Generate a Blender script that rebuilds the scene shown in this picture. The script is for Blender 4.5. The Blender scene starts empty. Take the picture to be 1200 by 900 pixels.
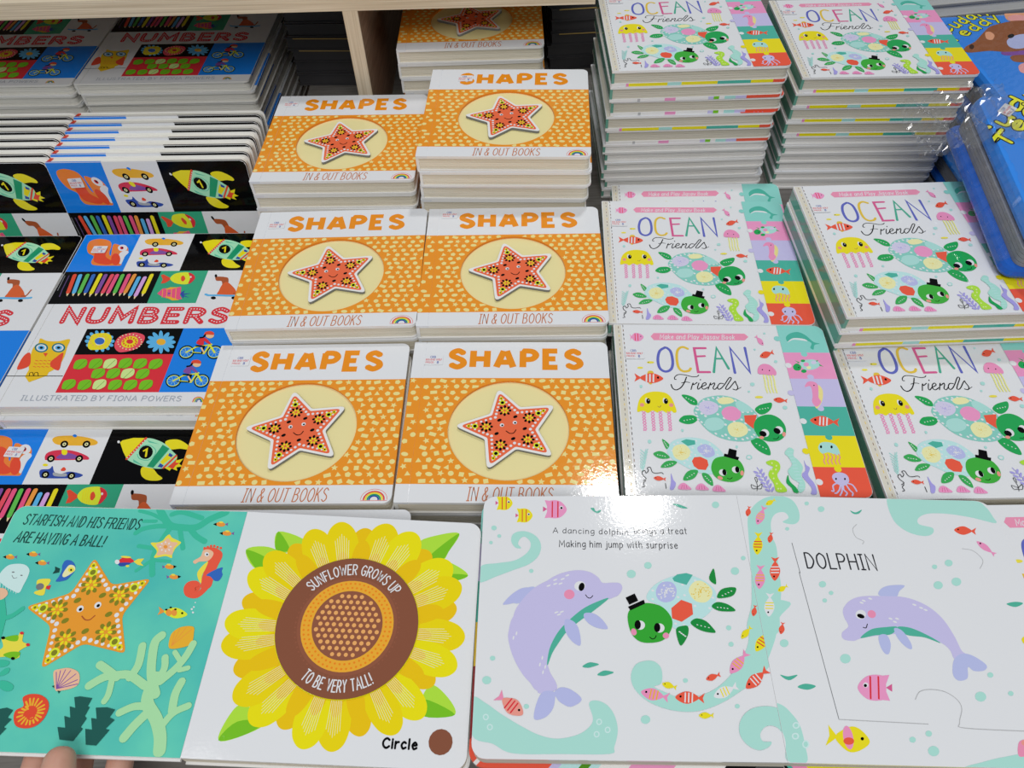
import bpy, math, random
from mathutils import Vector, Matrix
random.seed(7)
SC = bpy.context.scene
COL = SC.collection
R = math.radians
# ------------------------------------------------------------------ camera
cam_d = bpy.data.cameras.new('camera'); cam = bpy.data.objects.new('camera', cam_d); COL.objects.link(cam)
cam_d.sensor_width = 36.0; cam_d.lens = 870.2 * 36 / 1200; cam_d.clip_start = 0.01
_R = Vector((0.99930327, -0.02917821, -0.02327241)); _U = Vector((0.03732255, 0.78124017, 0.62311382)); _F = Vector((0, 0.62354826, -0.78178486))
cam.matrix_world = Matrix(((_R.x, _U.x, -_F.x, 0), (_R.y, _U.y, -_F.y, 0), (_R.z, _U.z, -_F.z, 0.52304), (0, 0, 0, 1)))
SC.camera = cam
# ------------------------------------------------------------------ light of the shop, with two added fills
wd = bpy.data.worlds.new('shop'); SC.world = wd; wd.use_nodes = True
bg = wd.node_tree.nodes['Background']; bg.inputs[0].default_value = (0.93, 0.97, 1.0, 1); bg.inputs[1].default_value = 0.27
def area(name, loc, target, sx, sy, power, col=(1, 0.98, 0.95)):
    l = bpy.data.lights.new(name, 'AREA'); l.shape = 'RECTANGLE'; l.size = sx; l.size_y = sy; l.energy = power; l.color = col
    o = bpy.data.objects.new(name, l); COL.objects.link(o); o.location = loc
    o.rotation_euler = (Vector(target) - Vector(loc)).to_track_quat('-Z', 'Y').to_euler(); return o
area('ceiling_panel', (0.385, 1.53, 2.2), (0.2, 0.4, 0), 0.15, 0.15, 13)
area('fill_side', (-0.9, 0.1, 2.4), (-0.1, 0.5, 0), 0.6, 0.6, 8)  # added soft fill that lifts the overall level, not a known fitting
area('fill_front', (0.1, -1.45, 2.3), (0, 0.6, 0), 1.6, 1.0, 35)  # added fill to brighten the book fronts facing the camera
SC.view_settings.view_transform = 'Standard'; SC.view_settings.look = 'None'
SC.view_settings.exposure = 0.0; SC.view_settings.gamma = 1.0; SC.view_settings.use_curve_mapping = False
# ------------------------------------------------------------------ inks and other materials
INK = dict(white='d2d5da', beige='c9c6bb', brown='7a5a44', ochre='d8b848', greyd='6f7276', greyl='a9abae', black='060608', pink='e48fba', redl='d8405a', pinkb='de8aa9',
 indigo='5a62b4', mustard='d3b440', rose='c8588a', seag='43a088', yellow2='dcd048', red='e0553f', yellow='e6cf1e', salmon='e58f84', pinkm='df8ab4', green='1f9a50',
 green2='35a052', green3='3aa33a', green4='2f9c2f', greenl='158238', turq='7fc0b6', aqua='9fcfcb', lilacl='c3c0e2', cream='e8dea6', aqual='b0d6d8', teal2='48a898', lilacd='aab0dc',
 aquab='82c6c0', lilac='b8b4de', ochrel='e8cf8a', yellowp='e4da86', lilacp='9b96d6', lime='a3d23c', limel='cfe59a', aquam='9ed2c8',
 blue='1478e0', greent='2f9c78', redn='cc2c38', orange='e27a35', redo='d4472f', amber='eaa62e', crim='c8304c', navy='2b479c', plum='7a4a98', grey='9aa0a6', mint='9bd6b4', greend='1c8f66', mintd='57b79a',
 skyb='55a8e8', greenp='58b04a', bluep='2f62b4', crimp='d84a5c', pinkr='d9507c', orangep='ee8f3c', mauve='c89ad4', wood='e6c79c', plumd='4d3a66', limey='cfe030', brownd='a0502c', browno='cc5a2c',
 owl='eeb41e', teald='1d6f78', limep='bfe08a', leaf='6fb520', leafd='4c8a18', peach='f0b890', greyt='9aa2ae', creamp='e8cf88', orangeT='e8861c', rust='b8704a', orangeB='e48a26', redr='d0483a', disc='ddd19a', starred='dc6440', starw='e6dcdc',
 inkt='17443f', inkd='24262c', coralt='38b194', peachp='eeb193', aquaw='bfe0e0', orangeS='f5922e', olive='7a7a20', tealink='1c544e', coralp='9ed2a0', teal='58bfae', petal='eed20c', petalb='e8c808', petal2='e2b60c', petall='f8f2a8', brownm='7d4c38', browne='86513c', orangeD='dd7c1c', amber2='f2a030', seed='e6a060',
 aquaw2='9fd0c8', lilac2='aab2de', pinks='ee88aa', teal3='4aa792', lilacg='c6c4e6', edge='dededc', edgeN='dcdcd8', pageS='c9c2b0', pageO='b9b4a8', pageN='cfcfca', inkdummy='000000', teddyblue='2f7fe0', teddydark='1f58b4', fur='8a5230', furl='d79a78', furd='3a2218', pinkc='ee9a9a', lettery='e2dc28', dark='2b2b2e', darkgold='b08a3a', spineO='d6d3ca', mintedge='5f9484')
def lin(h):
    o = []
    for i in (0, 2, 4):
        v = int(h[i:i+2], 16) / 255; o.append(v / 12.92 if v < 0.04045 else ((v + 0.055) / 1.055) ** 2.4)
    return o
MATS = {}
def pr(name, col, rough=0.5, spec=0.5):
    m = bpy.data.materials.new(name); m.use_nodes = True; b = m.node_tree.nodes['Principled BSDF']
    b.inputs['Base Color'].default_value = (*col, 1); b.inputs['Roughness'].default_value = rough; b.inputs['Specular IOR Level'].default_value = spec
    return m, b, m.node_tree
def ink(name):                                   # printed ink under a glossy laminate with a faint orange peel
    if name in MATS: return MATS[name]
    c = [min(0.86, v * 1.22) for v in lin(INK[name])]
    m, b, nt = pr('ink_' + name, c, 0.075, 0.12 if name == 'black' else 0.34)
    tc = nt.nodes.new('ShaderNodeTexCoord'); n = nt.nodes.new('ShaderNodeTexNoise'); n.inputs['Scale'].default_value = 420; n.inputs['Detail'].default_value = 2
    bp = nt.nodes.new('ShaderNodeBump'); bp.inputs['Strength'].default_value = 0.10; bp.inputs['Distance'].default_value = 0.0004
    nt.links.new(tc.outputs['Object'], n.inputs['Vector']); nt.links.new(n.outputs['Fac'], bp.inputs['Height']); nt.links.new(bp.outputs['Normal'], b.inputs['Normal'])
    MATS[name] = m; return m
def paper(name, col, freq=900, dark=0.8):        # stacked board edges: fine streaks along the boards
    c = [min(0.9, v * 1.22) for v in lin(col)]
    m, b, nt = pr(name, c, 0.75, 0.2)
    tc = nt.nodes.new('ShaderNodeTexCoord'); mp = nt.nodes.new('ShaderNodeMapping'); mp.inputs['Scale'].default_value = (8, 8, freq)
    n = nt.nodes.new('ShaderNodeTexNoise'); n.inputs['Scale'].default_value = 1.0; n.inputs['Detail'].default_value = 3
    r = nt.nodes.new('ShaderNodeValToRGB'); r.color_ramp.elements[0].position = 0.35; r.color_ramp.elements[1].position = 0.65
    r.color_ramp.elements[0].color = (c[0] * dark, c[1] * dark * .98, c[2] * dark * .93, 1); r.color_ramp.elements[1].color = (*c, 1)
    nt.links.new(tc.outputs['Object'], mp.inputs['Vector']); nt.links.new(mp.outputs['Vector'], n.inputs['Vector']); nt.links.new(n.outputs['Fac'], r.inputs['Fac']); nt.links.new(r.outputs['Color'], b.inputs['Base Color'])
    MATS[name] = m; return m
paper('edge_pages_shapes', 'ddd7c8', 700, .8); paper('edge_pages_ocean', 'c6c2b6', 700, .82); paper('edge_pages_numbers', 'dededa', 500, .88); paper('edge_pages_white', 'ecece6', 500, .86)
def teal_paper():
    m = ink('teal'); nt = m.node_tree; b = nt.nodes['Principled BSDF']
    tc = nt.nodes.new('ShaderNodeTexCoord'); n = nt.nodes.new('ShaderNodeTexNoise'); n.inputs['Scale'].default_value = 14; n.inputs['Detail'].default_value = 4
    r = nt.nodes.new('ShaderNodeValToRGB'); a = [v * 1.2 for v in lin('60c6b0')]; c = [v * 1.2 for v in lin('48b3ac')]
    r.color_ramp.elements[0].position = .35; r.color_ramp.elements[1].position = .65; r.color_ramp.elements[0].color = (*a, 1); r.color_ramp.elements[1].color = (*c, 1)
    nt.links.new(tc.outputs['Object'], n.inputs['Vector']); nt.links.new(n.outputs['Fac'], r.inputs['Fac']); nt.links.new(r.outputs['Color'], b.inputs['Base Color'])
teal_paper()
def plywood(name, c1, c2, sc=(2, 2, 60)):
    m, b, nt = pr(name, c1, 0.6, 0.3)
    tc = nt.nodes.new('ShaderNodeTexCoord'); mp = nt.nodes.new('ShaderNodeMapping'); mp.inputs['Scale'].default_value = sc
    n = nt.nodes.new('ShaderNodeTexNoise'); n.inputs['Scale'].default_value = 6; n.inputs['Detail'].default_value = 5
    r = nt.nodes.new('ShaderNodeValToRGB'); r.color_ramp.elements[0].position = .38; r.color_ramp.elements[1].position = .62
    r.color_ramp.elements[0].color = (*c1, 1); r.color_ramp.elements[1].color = (*c2, 1)
    nt.links.new(tc.outputs['Object'], mp.inputs['Vector']); nt.links.new(mp.outputs['Vector'], n.inputs['Vector']); nt.links.new(n.outputs['Fac'], r.inputs['Fac']); nt.links.new(r.outputs['Color'], b.inputs['Base Color'])
    MATS[name] = m
plywood('ply_edge', (.60, .50, .36), (.78, .68, .53), (1, 1, 90)); plywood('ply_edge_upright', (.60, .50, .36), (.78, .68, .53), (90, 1, 1)); plywood('ply_shaded', (.30, .20, .14), (.40, .28, .20), (3, 3, 40)); plywood('table_laminate', (.16, .15, .14), (.22, .21, .20), (4, 40, 4))  # dark brown plywood has the shade under the shelf put into its colour
MATS['dark_cover'] = pr('dark_cover', (.05, .05, .055), .35)[0]; MATS['grey_edge'] = pr('grey_edge', (.26, .27, .30), .6)[0]
MATS['concrete'] = pr('concrete', (.35, .34, .33), .7)[0]
MATS['gold'] = pr('gold', (.55, .38, .12), .4)[0]
def skin_mat():
    m, b, nt = pr('skin', (.62, .33, .24), .5, .4); b.inputs['Subsurface Weight'].default_value = .12; b.inputs['Subsurface Radius'].default_value = (.006, .002, .001); b.inputs['Subsurface Scale'].default_value = 1
    tc = nt.nodes.new('ShaderNodeTexCoord'); n = nt.nodes.new('ShaderNodeTexNoise'); n.inputs['Scale'].default_value = 90
    r = nt.nodes.new('ShaderNodeValToRGB'); r.color_ramp.elements[0].color = (.54, .27, .20, 1); r.color_ramp.elements[1].color = (.70, .42, .32, 1)
    nt.links.new(tc.outputs['Object'], n.inputs['Vector']); nt.links.new(n.outputs['Fac'], r.inputs['Fac']); nt.links.new(r.outputs['Color'], b.inputs['Base Color'])
    MATS['skin'] = m; MATS['nail'] = pr('nail', (.78, .52, .45), .25)[0]; MATS['sleeve'] = pr('sleeve', (.05, .05, .06), .9)[0]
skin_mat()
def film_mat(name, fac):
    m, b, nt = pr(name, (1, 1, 1), .08, .5); out = nt.nodes['Material Output']
    tr = nt.nodes.new('ShaderNodeBsdfTransparent'); gl = nt.nodes.new('ShaderNodeBsdfGlossy'); gl.inputs['Roughness'].default_value = .14; mx = nt.nodes.new('ShaderNodeMixShader'); mx.inputs[0].default_value = fac
    nt.links.new(tr.outputs[0], mx.inputs[1]); nt.links.new(gl.outputs[0], mx.inputs[2]); nt.links.new(mx.outputs[0], out.inputs['Surface']); MATS[name] = m
film_mat('film', .09); film_mat('film_fold', .22)
def M(n): return MATS[n] if n in MATS else ink(n)
# ------------------------------------------------------------------ mesh collecting
class MB:
    def __init__(s): s.v = []; s.f = []; s.m = []; s.names = []
    def mi(s, n):
        if n not in s.names: s.names.append(n)
        return s.names.index(n)
    def poly(s, pts, m):
        i = len(s.v); s.v += [tuple(p) for p in pts]; s.f.append(tuple(range(i, i + len(pts)))); s.m.append(s.mi(m))
    def box(s, x0, x1, y0, y1, z0, z1, m):
        c = [(x0, y0, z0), (x1, y0, z0), (x1, y1, z0), (x0, y1, z0), (x0, y0, z1), (x1, y0, z1), (x1, y1, z1), (x0, y1, z1)]
        for q in ((0, 3, 2, 1), (4, 5, 6, 7), (0, 1, 5, 4), (1, 2, 6, 5), (2, 3, 7, 6), (3, 0, 4, 7)): s.poly([c[k] for k in q], m)
    def slab(s, out, z0, z1, top, side, bottom=None):
        n = len(out)
        if top: s.poly([(x, y, z1) for x, y in out], top)
        s.poly([(x, y, z0) for x, y in reversed(out)], bottom or top or 'white')
        for i in range(n):
            a, b = out[i], out[(i + 1) % n]
            m = side((a[0] + b[0]) / 2, (a[1] + b[1]) / 2) if callable(side) else side
            s.poly([(*a, z0), (*b, z0), (*b, z1), (*a, z1)], m)
    def mesh(s, name, xf=None, smooth=False):
        me = bpy.data.meshes.new(name); V = [xf(*p) for p in s.v] if xf else s.v
        me.from_pydata(V, [], s.f)
        for n in s.names: me.materials.append(M(n))
        me.polygons.foreach_set('material_index', s.m)
        if smooth: me.polygons.foreach_set('use_smooth', [True] * len(s.f))
        me.update(); return me
def outline(x0, x1, y0, y1, r=(0, 0, 0, 0), seg=None):        # counter-clockwise; r = bl, br, tr, tl
    P = []
    for (cx, cy, rr, a0) in ((x0 + r[0], y0 + r[0], r[0], 180), (x1 - r[1], y0 + r[1], r[1], 270), (x1 - r[2], y1 - r[2], r[2], 0), (x0 + r[3], y1 - r[3], r[3], 90)):
        if rr == 0: P.append((cx, cy))
        else: P += [(cx + rr * math.cos(R(a0 + 90 * k / 6)), cy + rr * math.sin(R(a0 + 90 * k / 6))) for k in range(7)]
    if seg:
        Q = []
        for i, a in enumerate(P):
            b = P[(i + 1) % len(P)]; n = max(1, int(math.hypot(b[0] - a[0], b[1] - a[1]) / seg))
            Q += [(a[0] + (b[0] - a[0]) * k / n, a[1] + (b[1] - a[1]) * k / n) for k in range(n)]
        P = Q
    return P
# ------------------------------------------------------------------ stroke lettering
def circ(cx, cy, rx, ry, a0=90, a1=450, n=12): return [(cx + rx * math.cos(R(a0 + (a1 - a0) * k / n)), cy + ry * math.sin(R(a0 + (a1 - a0) * k / n))) for k in range(n + 1)]
def _g(s):
    out = []
    for q in s.split('|'):
        q = q.strip(); sm = q[0] == 's'; out.append((sm, [tuple(map(float, a.split(','))) for a in q[1:].split()]))
    return out
GL = {}
for ln in '''A .7 l0,0 .35,1 .7,0|l.13,.34 .57,.34
B .6 l0,0 0,1|s0,1 .35,.98 .5,.77 .35,.55 0,.53|s0,.53 .4,.5 .58,.27 .4,.02 0,0
C .62 s.6,.84 .36,1 .1,.82 0,.5 .1,.16 .36,0 .62,.18
D .62 l0,0 0,1|s0,1 .35,.95 .62,.5 .35,.05 0,0
E .52 l.52,1 0,1 0,0 .52,0|l0,.52 .43,.52
F .5 l.5,1 0,1 0,0|l0,.5 .4,.5
G .66 s.62,.84 .36,1 .1,.82 0,.5 .1,.16 .36,0 .6,.14|l.62,.1 .62,.46 .38,.46
H .62 l0,0 0,1|l.62,0 .62,1|l0,.5 .62,.5
I .3 l0,1 .3,1|l.15,1 .15,0|l0,0 .3,0
J .45 s.45,1 .45,.25 .3,0 .1,.03 0,.2
K .58 l0,0 0,1|l.56,1 0,.42|l.18,.58 .58,0
L .48 l0,1 0,0 .48,0
M .8 l0,0 .04,1 .4,.3 .76,1 .8,0
N .62 l0,0 0,1 .62,0 .62,1
O .68 s.34,1 .08,.82 0,.5 .08,.18 .34,0 .6,.18 .68,.5 .6,.82 .34,1
P .58 l0,0 0,1|s0,1 .4,.97 .57,.74 .4,.5 0,.47
R .6 l0,0 0,1|s0,1 .4,.97 .57,.74 .4,.5 0,.47|l.26,.48 .6,0
S .56 s.54,.84 .3,1 .07,.88 .05,.68 .28,.54 .52,.38 .55,.16 .3,0 .02,.14
T .62 l0,1 .62,1|l.31,1 .31,0
U .62 s0,1 0,.35 .08,.08 .31,0 .54,.08 .62,.35 .62,1
V .66 l0,1 .33,0 .66,1
W .9 l0,1 .22,0 .45,.8 .68,0 .9,1
X .62 l0,0 .62,1|l0,1 .62,0
Y .62 l0,1 .31,.5 .62,1|l.31,.5 .31,0
Z .6 l0,1 .6,1 0,0 .6,0
& .62 s.62,0 .22,.68 .2,.9 .35,1 .47,.88 .4,.7 .08,.42 .02,.18 .2,0 .42,.06 .62,.4
! .1 l.05,1 .05,.3|l.05,.06 .05,0
: .1 l.05,.6 .05,.54|l.05,.08 .05,.02
1 .25 l0,.75 .22,1 .22,0
8 .5 s.25,.55 .04,.75 .25,1 .46,.75 .25,.55 0,.27 .25,0 .5,.27 .25,.55
a .48 s.46,.6 .2,.68 .02,.4 .08,.06 .25,0 .46,.3|l.46,.68 .46,.1 .52,.02
b .48 l0,1 0,0|s0,.4 .25,.68 .46,.4 .3,.02 0,.1
c .44 s.43,.58 .22,.68 .02,.36 .18,0 .44,.12
d .48 s.46,.58 .2,.68 .02,.36 .16,0 .46,.2|l.46,1 .46,0
e .46 s.03,.36 .44,.42 .26,.68 .03,.38 .18,0 .45,.12
g .48 s.46,.6 .2,.68 .02,.4 .16,.04 .46,.3|s.46,.68 .46,-.1 .3,-.32 .04,-.25
h .46 l0,1 0,0|s0,.45 .22,.68 .42,.5 .43,0
i .06 l.03,.66 .03,0|l.03,.92 .03,.86
j .2 s.18,.66 .18,-.1 .1,-.3 -.05,-.25|l.18,.92 .18,.86
k .42 l0,1 0,0|l.4,.62 0,.26|l.12,.36 .42,0
l .08 l.04,1 .04,0
m .7 l0,.68 0,0|s0,.45 .18,.68 .34,.5 .34,0|s.34,.45 .52,.68 .68,.5 .69,0
n .46 l0,.68 0,0|s0,.45 .22,.68 .42,.5 .43,0
o .48 s.24,.68 .02,.36 .24,0 .46,.36 .24,.68
p .48 l0,.68 0,-.32|s0,.5 .25,.68 .46,.38 .28,.0 0,.12
r .32 l0,.68 0,0|s0,.42 .14,.62 .32,.66
s .38 s.36,.58 .18,.68 .04,.52 .32,.2 .2,0 0,.1
t .32 l.15,.95 .15,.1 .28,.02|l0,.66 .32,.66
u .44 s0,.68 .02,.1 .2,0 .42,.25|l.43,.68 .43,0
w .62 l0,.66 .16,0 .31,.5 .46,0 .62,.66
x .42 l0,0 .42,.66|l0,.66 .42,0
y .44 l0,.66 .22,.1|l.44,.66 .08,-.3'''.split('\n'):
    k, w, s = ln.split(' ', 2); GL[k] = (float(w), _g(s))
def crom(P, n=5, closed=False):
    if len(P) < 3: return P
    N = len(P); out = []
    for i in range(N if closed else N - 1):
        if closed: p0, p1, p2, p3 = P[(i - 1) % N], P[i], P[(i + 1) % N], P[(i + 2) % N]
        else: p0, p1, p2, p3 = P[max(i - 1, 0)], P[i], P[i + 1], P[min(i + 2, N - 1)]
        for k in range(n):
            t = k / n; out.append(tuple(.5 * ((2 * p1[j]) + (-p0[j] + p2[j]) * t + (2 * p0[j] - 5 * p1[j] + 4 * p2[j] - p3[j]) * t * t + (-p0[j] + 3 * p1[j] - 3 * p2[j] + p3[j]) * t ** 3) for j in (0, 1)))
    if not closed: out.append(P[-1])
    return out
def ribbon(P, w, cap=True):
    Q = [P[0]]
    for p in P[1:]:
        if math.hypot(p[0] - Q[-1][0], p[1] - Q[-1][1]) > 1e-3: Q.append(p)
    P = Q; N = len(P); out = []; h = w / 2
    if N < 2: return [[(P[0][0] + h * math.cos(R(45 * k)), P[0][1] + h * math.sin(R(45 * k))) for k in range(8)]]
    D = []
    for i in range(N - 1):
        d = (P[i + 1][0] - P[i][0], P[i + 1][1] - P[i][1]); L = math.hypot(*d); D.append((d[0] / L, d[1] / L))
    L, Rr = [], []
    for i in range(N):
        a = D[max(i - 1, 0)]; b = D[min(i, N - 2)]; n = (-(a[1] + b[1]), a[0] + b[0]); l = math.hypot(*n)
        if l < .35: n = (-b[1], b[0]); s = 1
        else: n = (n[0] / l, n[1] / l); s = min(2.2, 1 / max(.3, (n[0] * -b[1] + n[1] * b[0])))
        L.append((P[i][0] + n[0] * h * s, P[i][1] + n[1] * h * s)); Rr.append((P[i][0] - n[0] * h * s, P[i][1] - n[1] * h * s))
    for i in range(N - 1): out.append([Rr[i], Rr[i + 1], L[i + 1], L[i]])
    if cap:
        for p, d in ((P[0], (-D[0][0], -D[0][1])), (P[-1], D[-1])):
            a = math.atan2(d[1], d[0]); out.append([(p[0] + h * math.cos(a + R(-90 + 30 * k)), p[1] + h * math.sin(a + R(-90 + 30 * k))) for k in range(7)])
    return out
def text_strokes(txt, gap=.2, space=.42):
    x = 0; out = []
    for ch in txt:
        if ch == ' ': x += space; continue
        w, st = GL[ch]
        for sm, P in st: out.append([(a + x, b) for a, b in (crom(P, 4) if sm else P)])
        x += w + gap
    return x - gap, out
def round_poly(P, d, n=4, din=None):
    out = []
    N = len(P)
    for i in range(N):
        p, a, b = P[i], P[i - 1], P[(i + 1) % N]
        def tow(q):
            L = math.hypot(q[0] - p[0], q[1] - p[1]); k = min((din if din and i % 2 else d) / L, .45); return (p[0] + (q[0] - p[0]) * k, p[1] + (q[1] - p[1]) * k)
        s, e = tow(a), tow(b)
        for k in range(n + 1):
            t = k / n; out.append(tuple((1 - t) ** 2 * s[j] + 2 * t * (1 - t) * p[j] + t * t * e[j] for j in (0, 1)))
    return out
def clip(P, W, D):
    for ax, lim, sg in ((0, .15, 1), (0, W - .15, -1), (1, .15, 1), (1, D - .15, -1)):
        if all((p[ax] - lim) * sg >= 0 for p in P): continue
        out = []
        for i in range(len(P)):
            a, b = P[i - 1], P[i]; da, db = (a[ax] - lim) * sg, (b[ax] - lim) * sg
            if (da >= 0) != (db >= 0):
                t = da / (da - db); out.append((a[0] + (b[0] - a[0]) * t, a[1] + (b[1] - a[1]) * t))
            if db >= 0: out.append(b)
        P = out
        if len(P) < 3: return []
    return P
def draw(mb, art, W, D, z, step=4e-6, skip=None):
    """print a cover: art in millimetres from the lower left corner of a W x D cover, laid on height z (metres)"""
    lay = 0; pop = ''; extra = 0.0
    def put(P, m, zz):
        P = clip(P, W, D)
        if len(P) < 3: return
        s = sum(P[i - 1][0] * P[i][1] - P[i][0] * P[i - 1][1] for i in range(len(P)))
        if s < 0: P = P[::-1]
        mb.poly([(x / 1000 - W / 2000, y / 1000 - D / 2000, zz) for x, y in P], m)
    def stroke(P, w, c, zz, cap=True):            # later pieces of a stroke lie a hair higher, so that loops do not share a plane
        rb = ribbon(P, w, cap); n = len(rb)
        for i, q in enumerate(rb): put(q, c, zz + (i // 6 + (i >= n - 2)) * 3e-7)
        return (n // 6 + 1) * 3e-7
    for ln in art.strip().split('\n'):
        t = ln.split(' '); op, c = t[0], t[1]; xy = lambda L: [tuple(map(float, q.split(','))) for q in L if q]
        if op != '=' or pop != '=': lay += 1
        pop = op; zz = z0_ = z + (lay + 1) * step + extra
        def nx_():
            nonlocal_zz[0] += 4e-7; return zz + nonlocal_zz[0]
        nonlocal_zz = [0.0]
        if op in 'p=': put(xy(t[2:]), c, zz)
        elif op == 'c': put(crom(xy(t[2:]), 5, True), c, zz)
        elif op == 'R': put(round_poly(xy(t[3:]), float(t[2])), c, zz)
        elif op == 'd':
            r, n = float(t[2]), int(t[3])
            for x, y in xy(t[4:]): put([(x + r * math.cos(6.2832 * k / n), y + r * math.sin(6.2832 * k / n)) for k in range(n)], c, zz)
        elif op in 'lk':
            P = xy(t[3:]); P = crom(P) if op == 'k' else P
            extra += stroke(P, float(t[2]), c, zz)
        elif op == 'e':
            (cx, cy), rx, ry, rot = xy([t[2]])[0], float(t[3]), float(t[4]), R(float(t[5])); n = 10 if rx < 2 else (16 if rx < 8 else 48); co, si = math.cos(rot), math.sin(rot)
            put([(cx + rx * math.cos(6.2832 * k / n) * co - ry * math.sin(6.2832 * k / n) * si, cy + rx * math.cos(6.2832 * k / n) * si + ry * math.sin(6.2832 * k / n) * co) for k in range(n)], c, zz)
        elif op in 'tBN':
            (x0, y0), (x1, y1) = xy([t[2]])[0], xy([t[3]])[0]; h, sw, sl = map(float, t[4:7]); txt = ' '.join(t[7:])
            big = op != 't'
            if op == 'B': GL['A'] = (.74, _g('l0,0 .31,1|l.43,1 .74,0|l.13,.3 .61,.3'))
            elif op == 't': GL['A'] = (.7, _g('l0,0 .35,1 .7,0|l.13,.34 .57,.34'))
            w, st = text_strokes(txt, {'t': .27, 'B': .42, 'N': .36}[op]); L = math.hypot(x1 - x0, y1 - y0); ux, uy = (x1 - x0) / L, (y1 - y0) / L
            pad = sw * .5 if big else 0; kx = (L - 2 * pad) / w; ky = h - 2 * pad
            def T(a, b):
                X = pad + a * kx + sl * b * ky; Y = pad + b * ky; return (x0 + ux * X - uy * Y, y0 + uy * X + ux * Y)
            for P in st:
                P = [T(*p) for p in P]
                zz += stroke(P, sw, c, nx_(), op != 'B') + 4e-7
                if op == 'B' or len(P) < 6:
                    for p in P[1:-1]: put([(p[0] + sw / 2 * math.cos(R(45 * k)), p[1] + sw / 2 * math.sin(R(45 * k))) for k in range(8)], c, nx_())
            extra += nx_() - z0_; zz = z + (lay + 1) * step + extra
            if op == 'N':
                lay += 1
                for P in st:
                    P = [T(*p) for p in P]; acc = 0; nx = .4
                    for i in range(len(P) - 1):
                        a, b = P[i], P[i + 1]; L2 = math.hypot(b[0] - a[0], b[1] - a[1])
                        while nx <= acc + L2:
                            f = (nx - acc) / max(L2, 1e-6); px, py = a[0] + (b[0] - a[0]) * f, a[1] + (b[1] - a[1]) * f
                            put([(px + .75 * math.cos(R(60 * k)), py + .75 * math.sin(R(60 * k))) for k in range(6)], 'white', zz + 3 * step); nx += 2.7
                        acc += L2
                lay += 3
        elif op == 'a':
            (cx, cy), rad, a0, a1, h, sw = xy([t[2]])[0], *map(float, t[3:8]); w, st = text_strokes(' '.join(t[8:]), .3, .5)
            inv = rad < 0; rad = abs(rad)
            if inv and a0 > 0: a0 -= 360
            if inv and a1 > 0: a1 -= 360
            for P in st:
                Q = []
                for a, b in P:
                    th = R(a0 + (a1 - a0) * a / w); rr = rad + (h * (1 - b) - h if inv else h * b); rr = rad - h * b if inv else rr
                    Q.append((cx + rr * math.cos(th), cy + rr * math.sin(th)))
                zz += stroke(Q, sw, c, nx_()) + 4e-7
            extra += nx_() - z0_
    return lay
# ------------------------------------------------------------------ objects
def thing(name, label, cat, loc=(0, 0, 0), rot=(0, 0, 0), group=None):
    o = bpy.data.objects.new(name, None); COL.objects.link(o); o.empty_display_size = .02; o.location = loc; o.rotation_euler = rot
    o['label'] = label; o['category'] = cat
    if group: o['group'] = group
    return o
def part(name, me, parent, loc=(0, 0, 0), rot=(0, 0, 0), label=None):
    o = bpy.data.objects.new(name, me); COL.objects.link(o); o.parent = parent; o.location = loc; o.rotation_euler = rot
    if label: o['label'] = label
    return o
def struct(name, mb):
    o = bpy.data.objects.new(name, mb.mesh(name)); COL.objects.link(o); o['kind'] = 'structure'; return o
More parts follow.
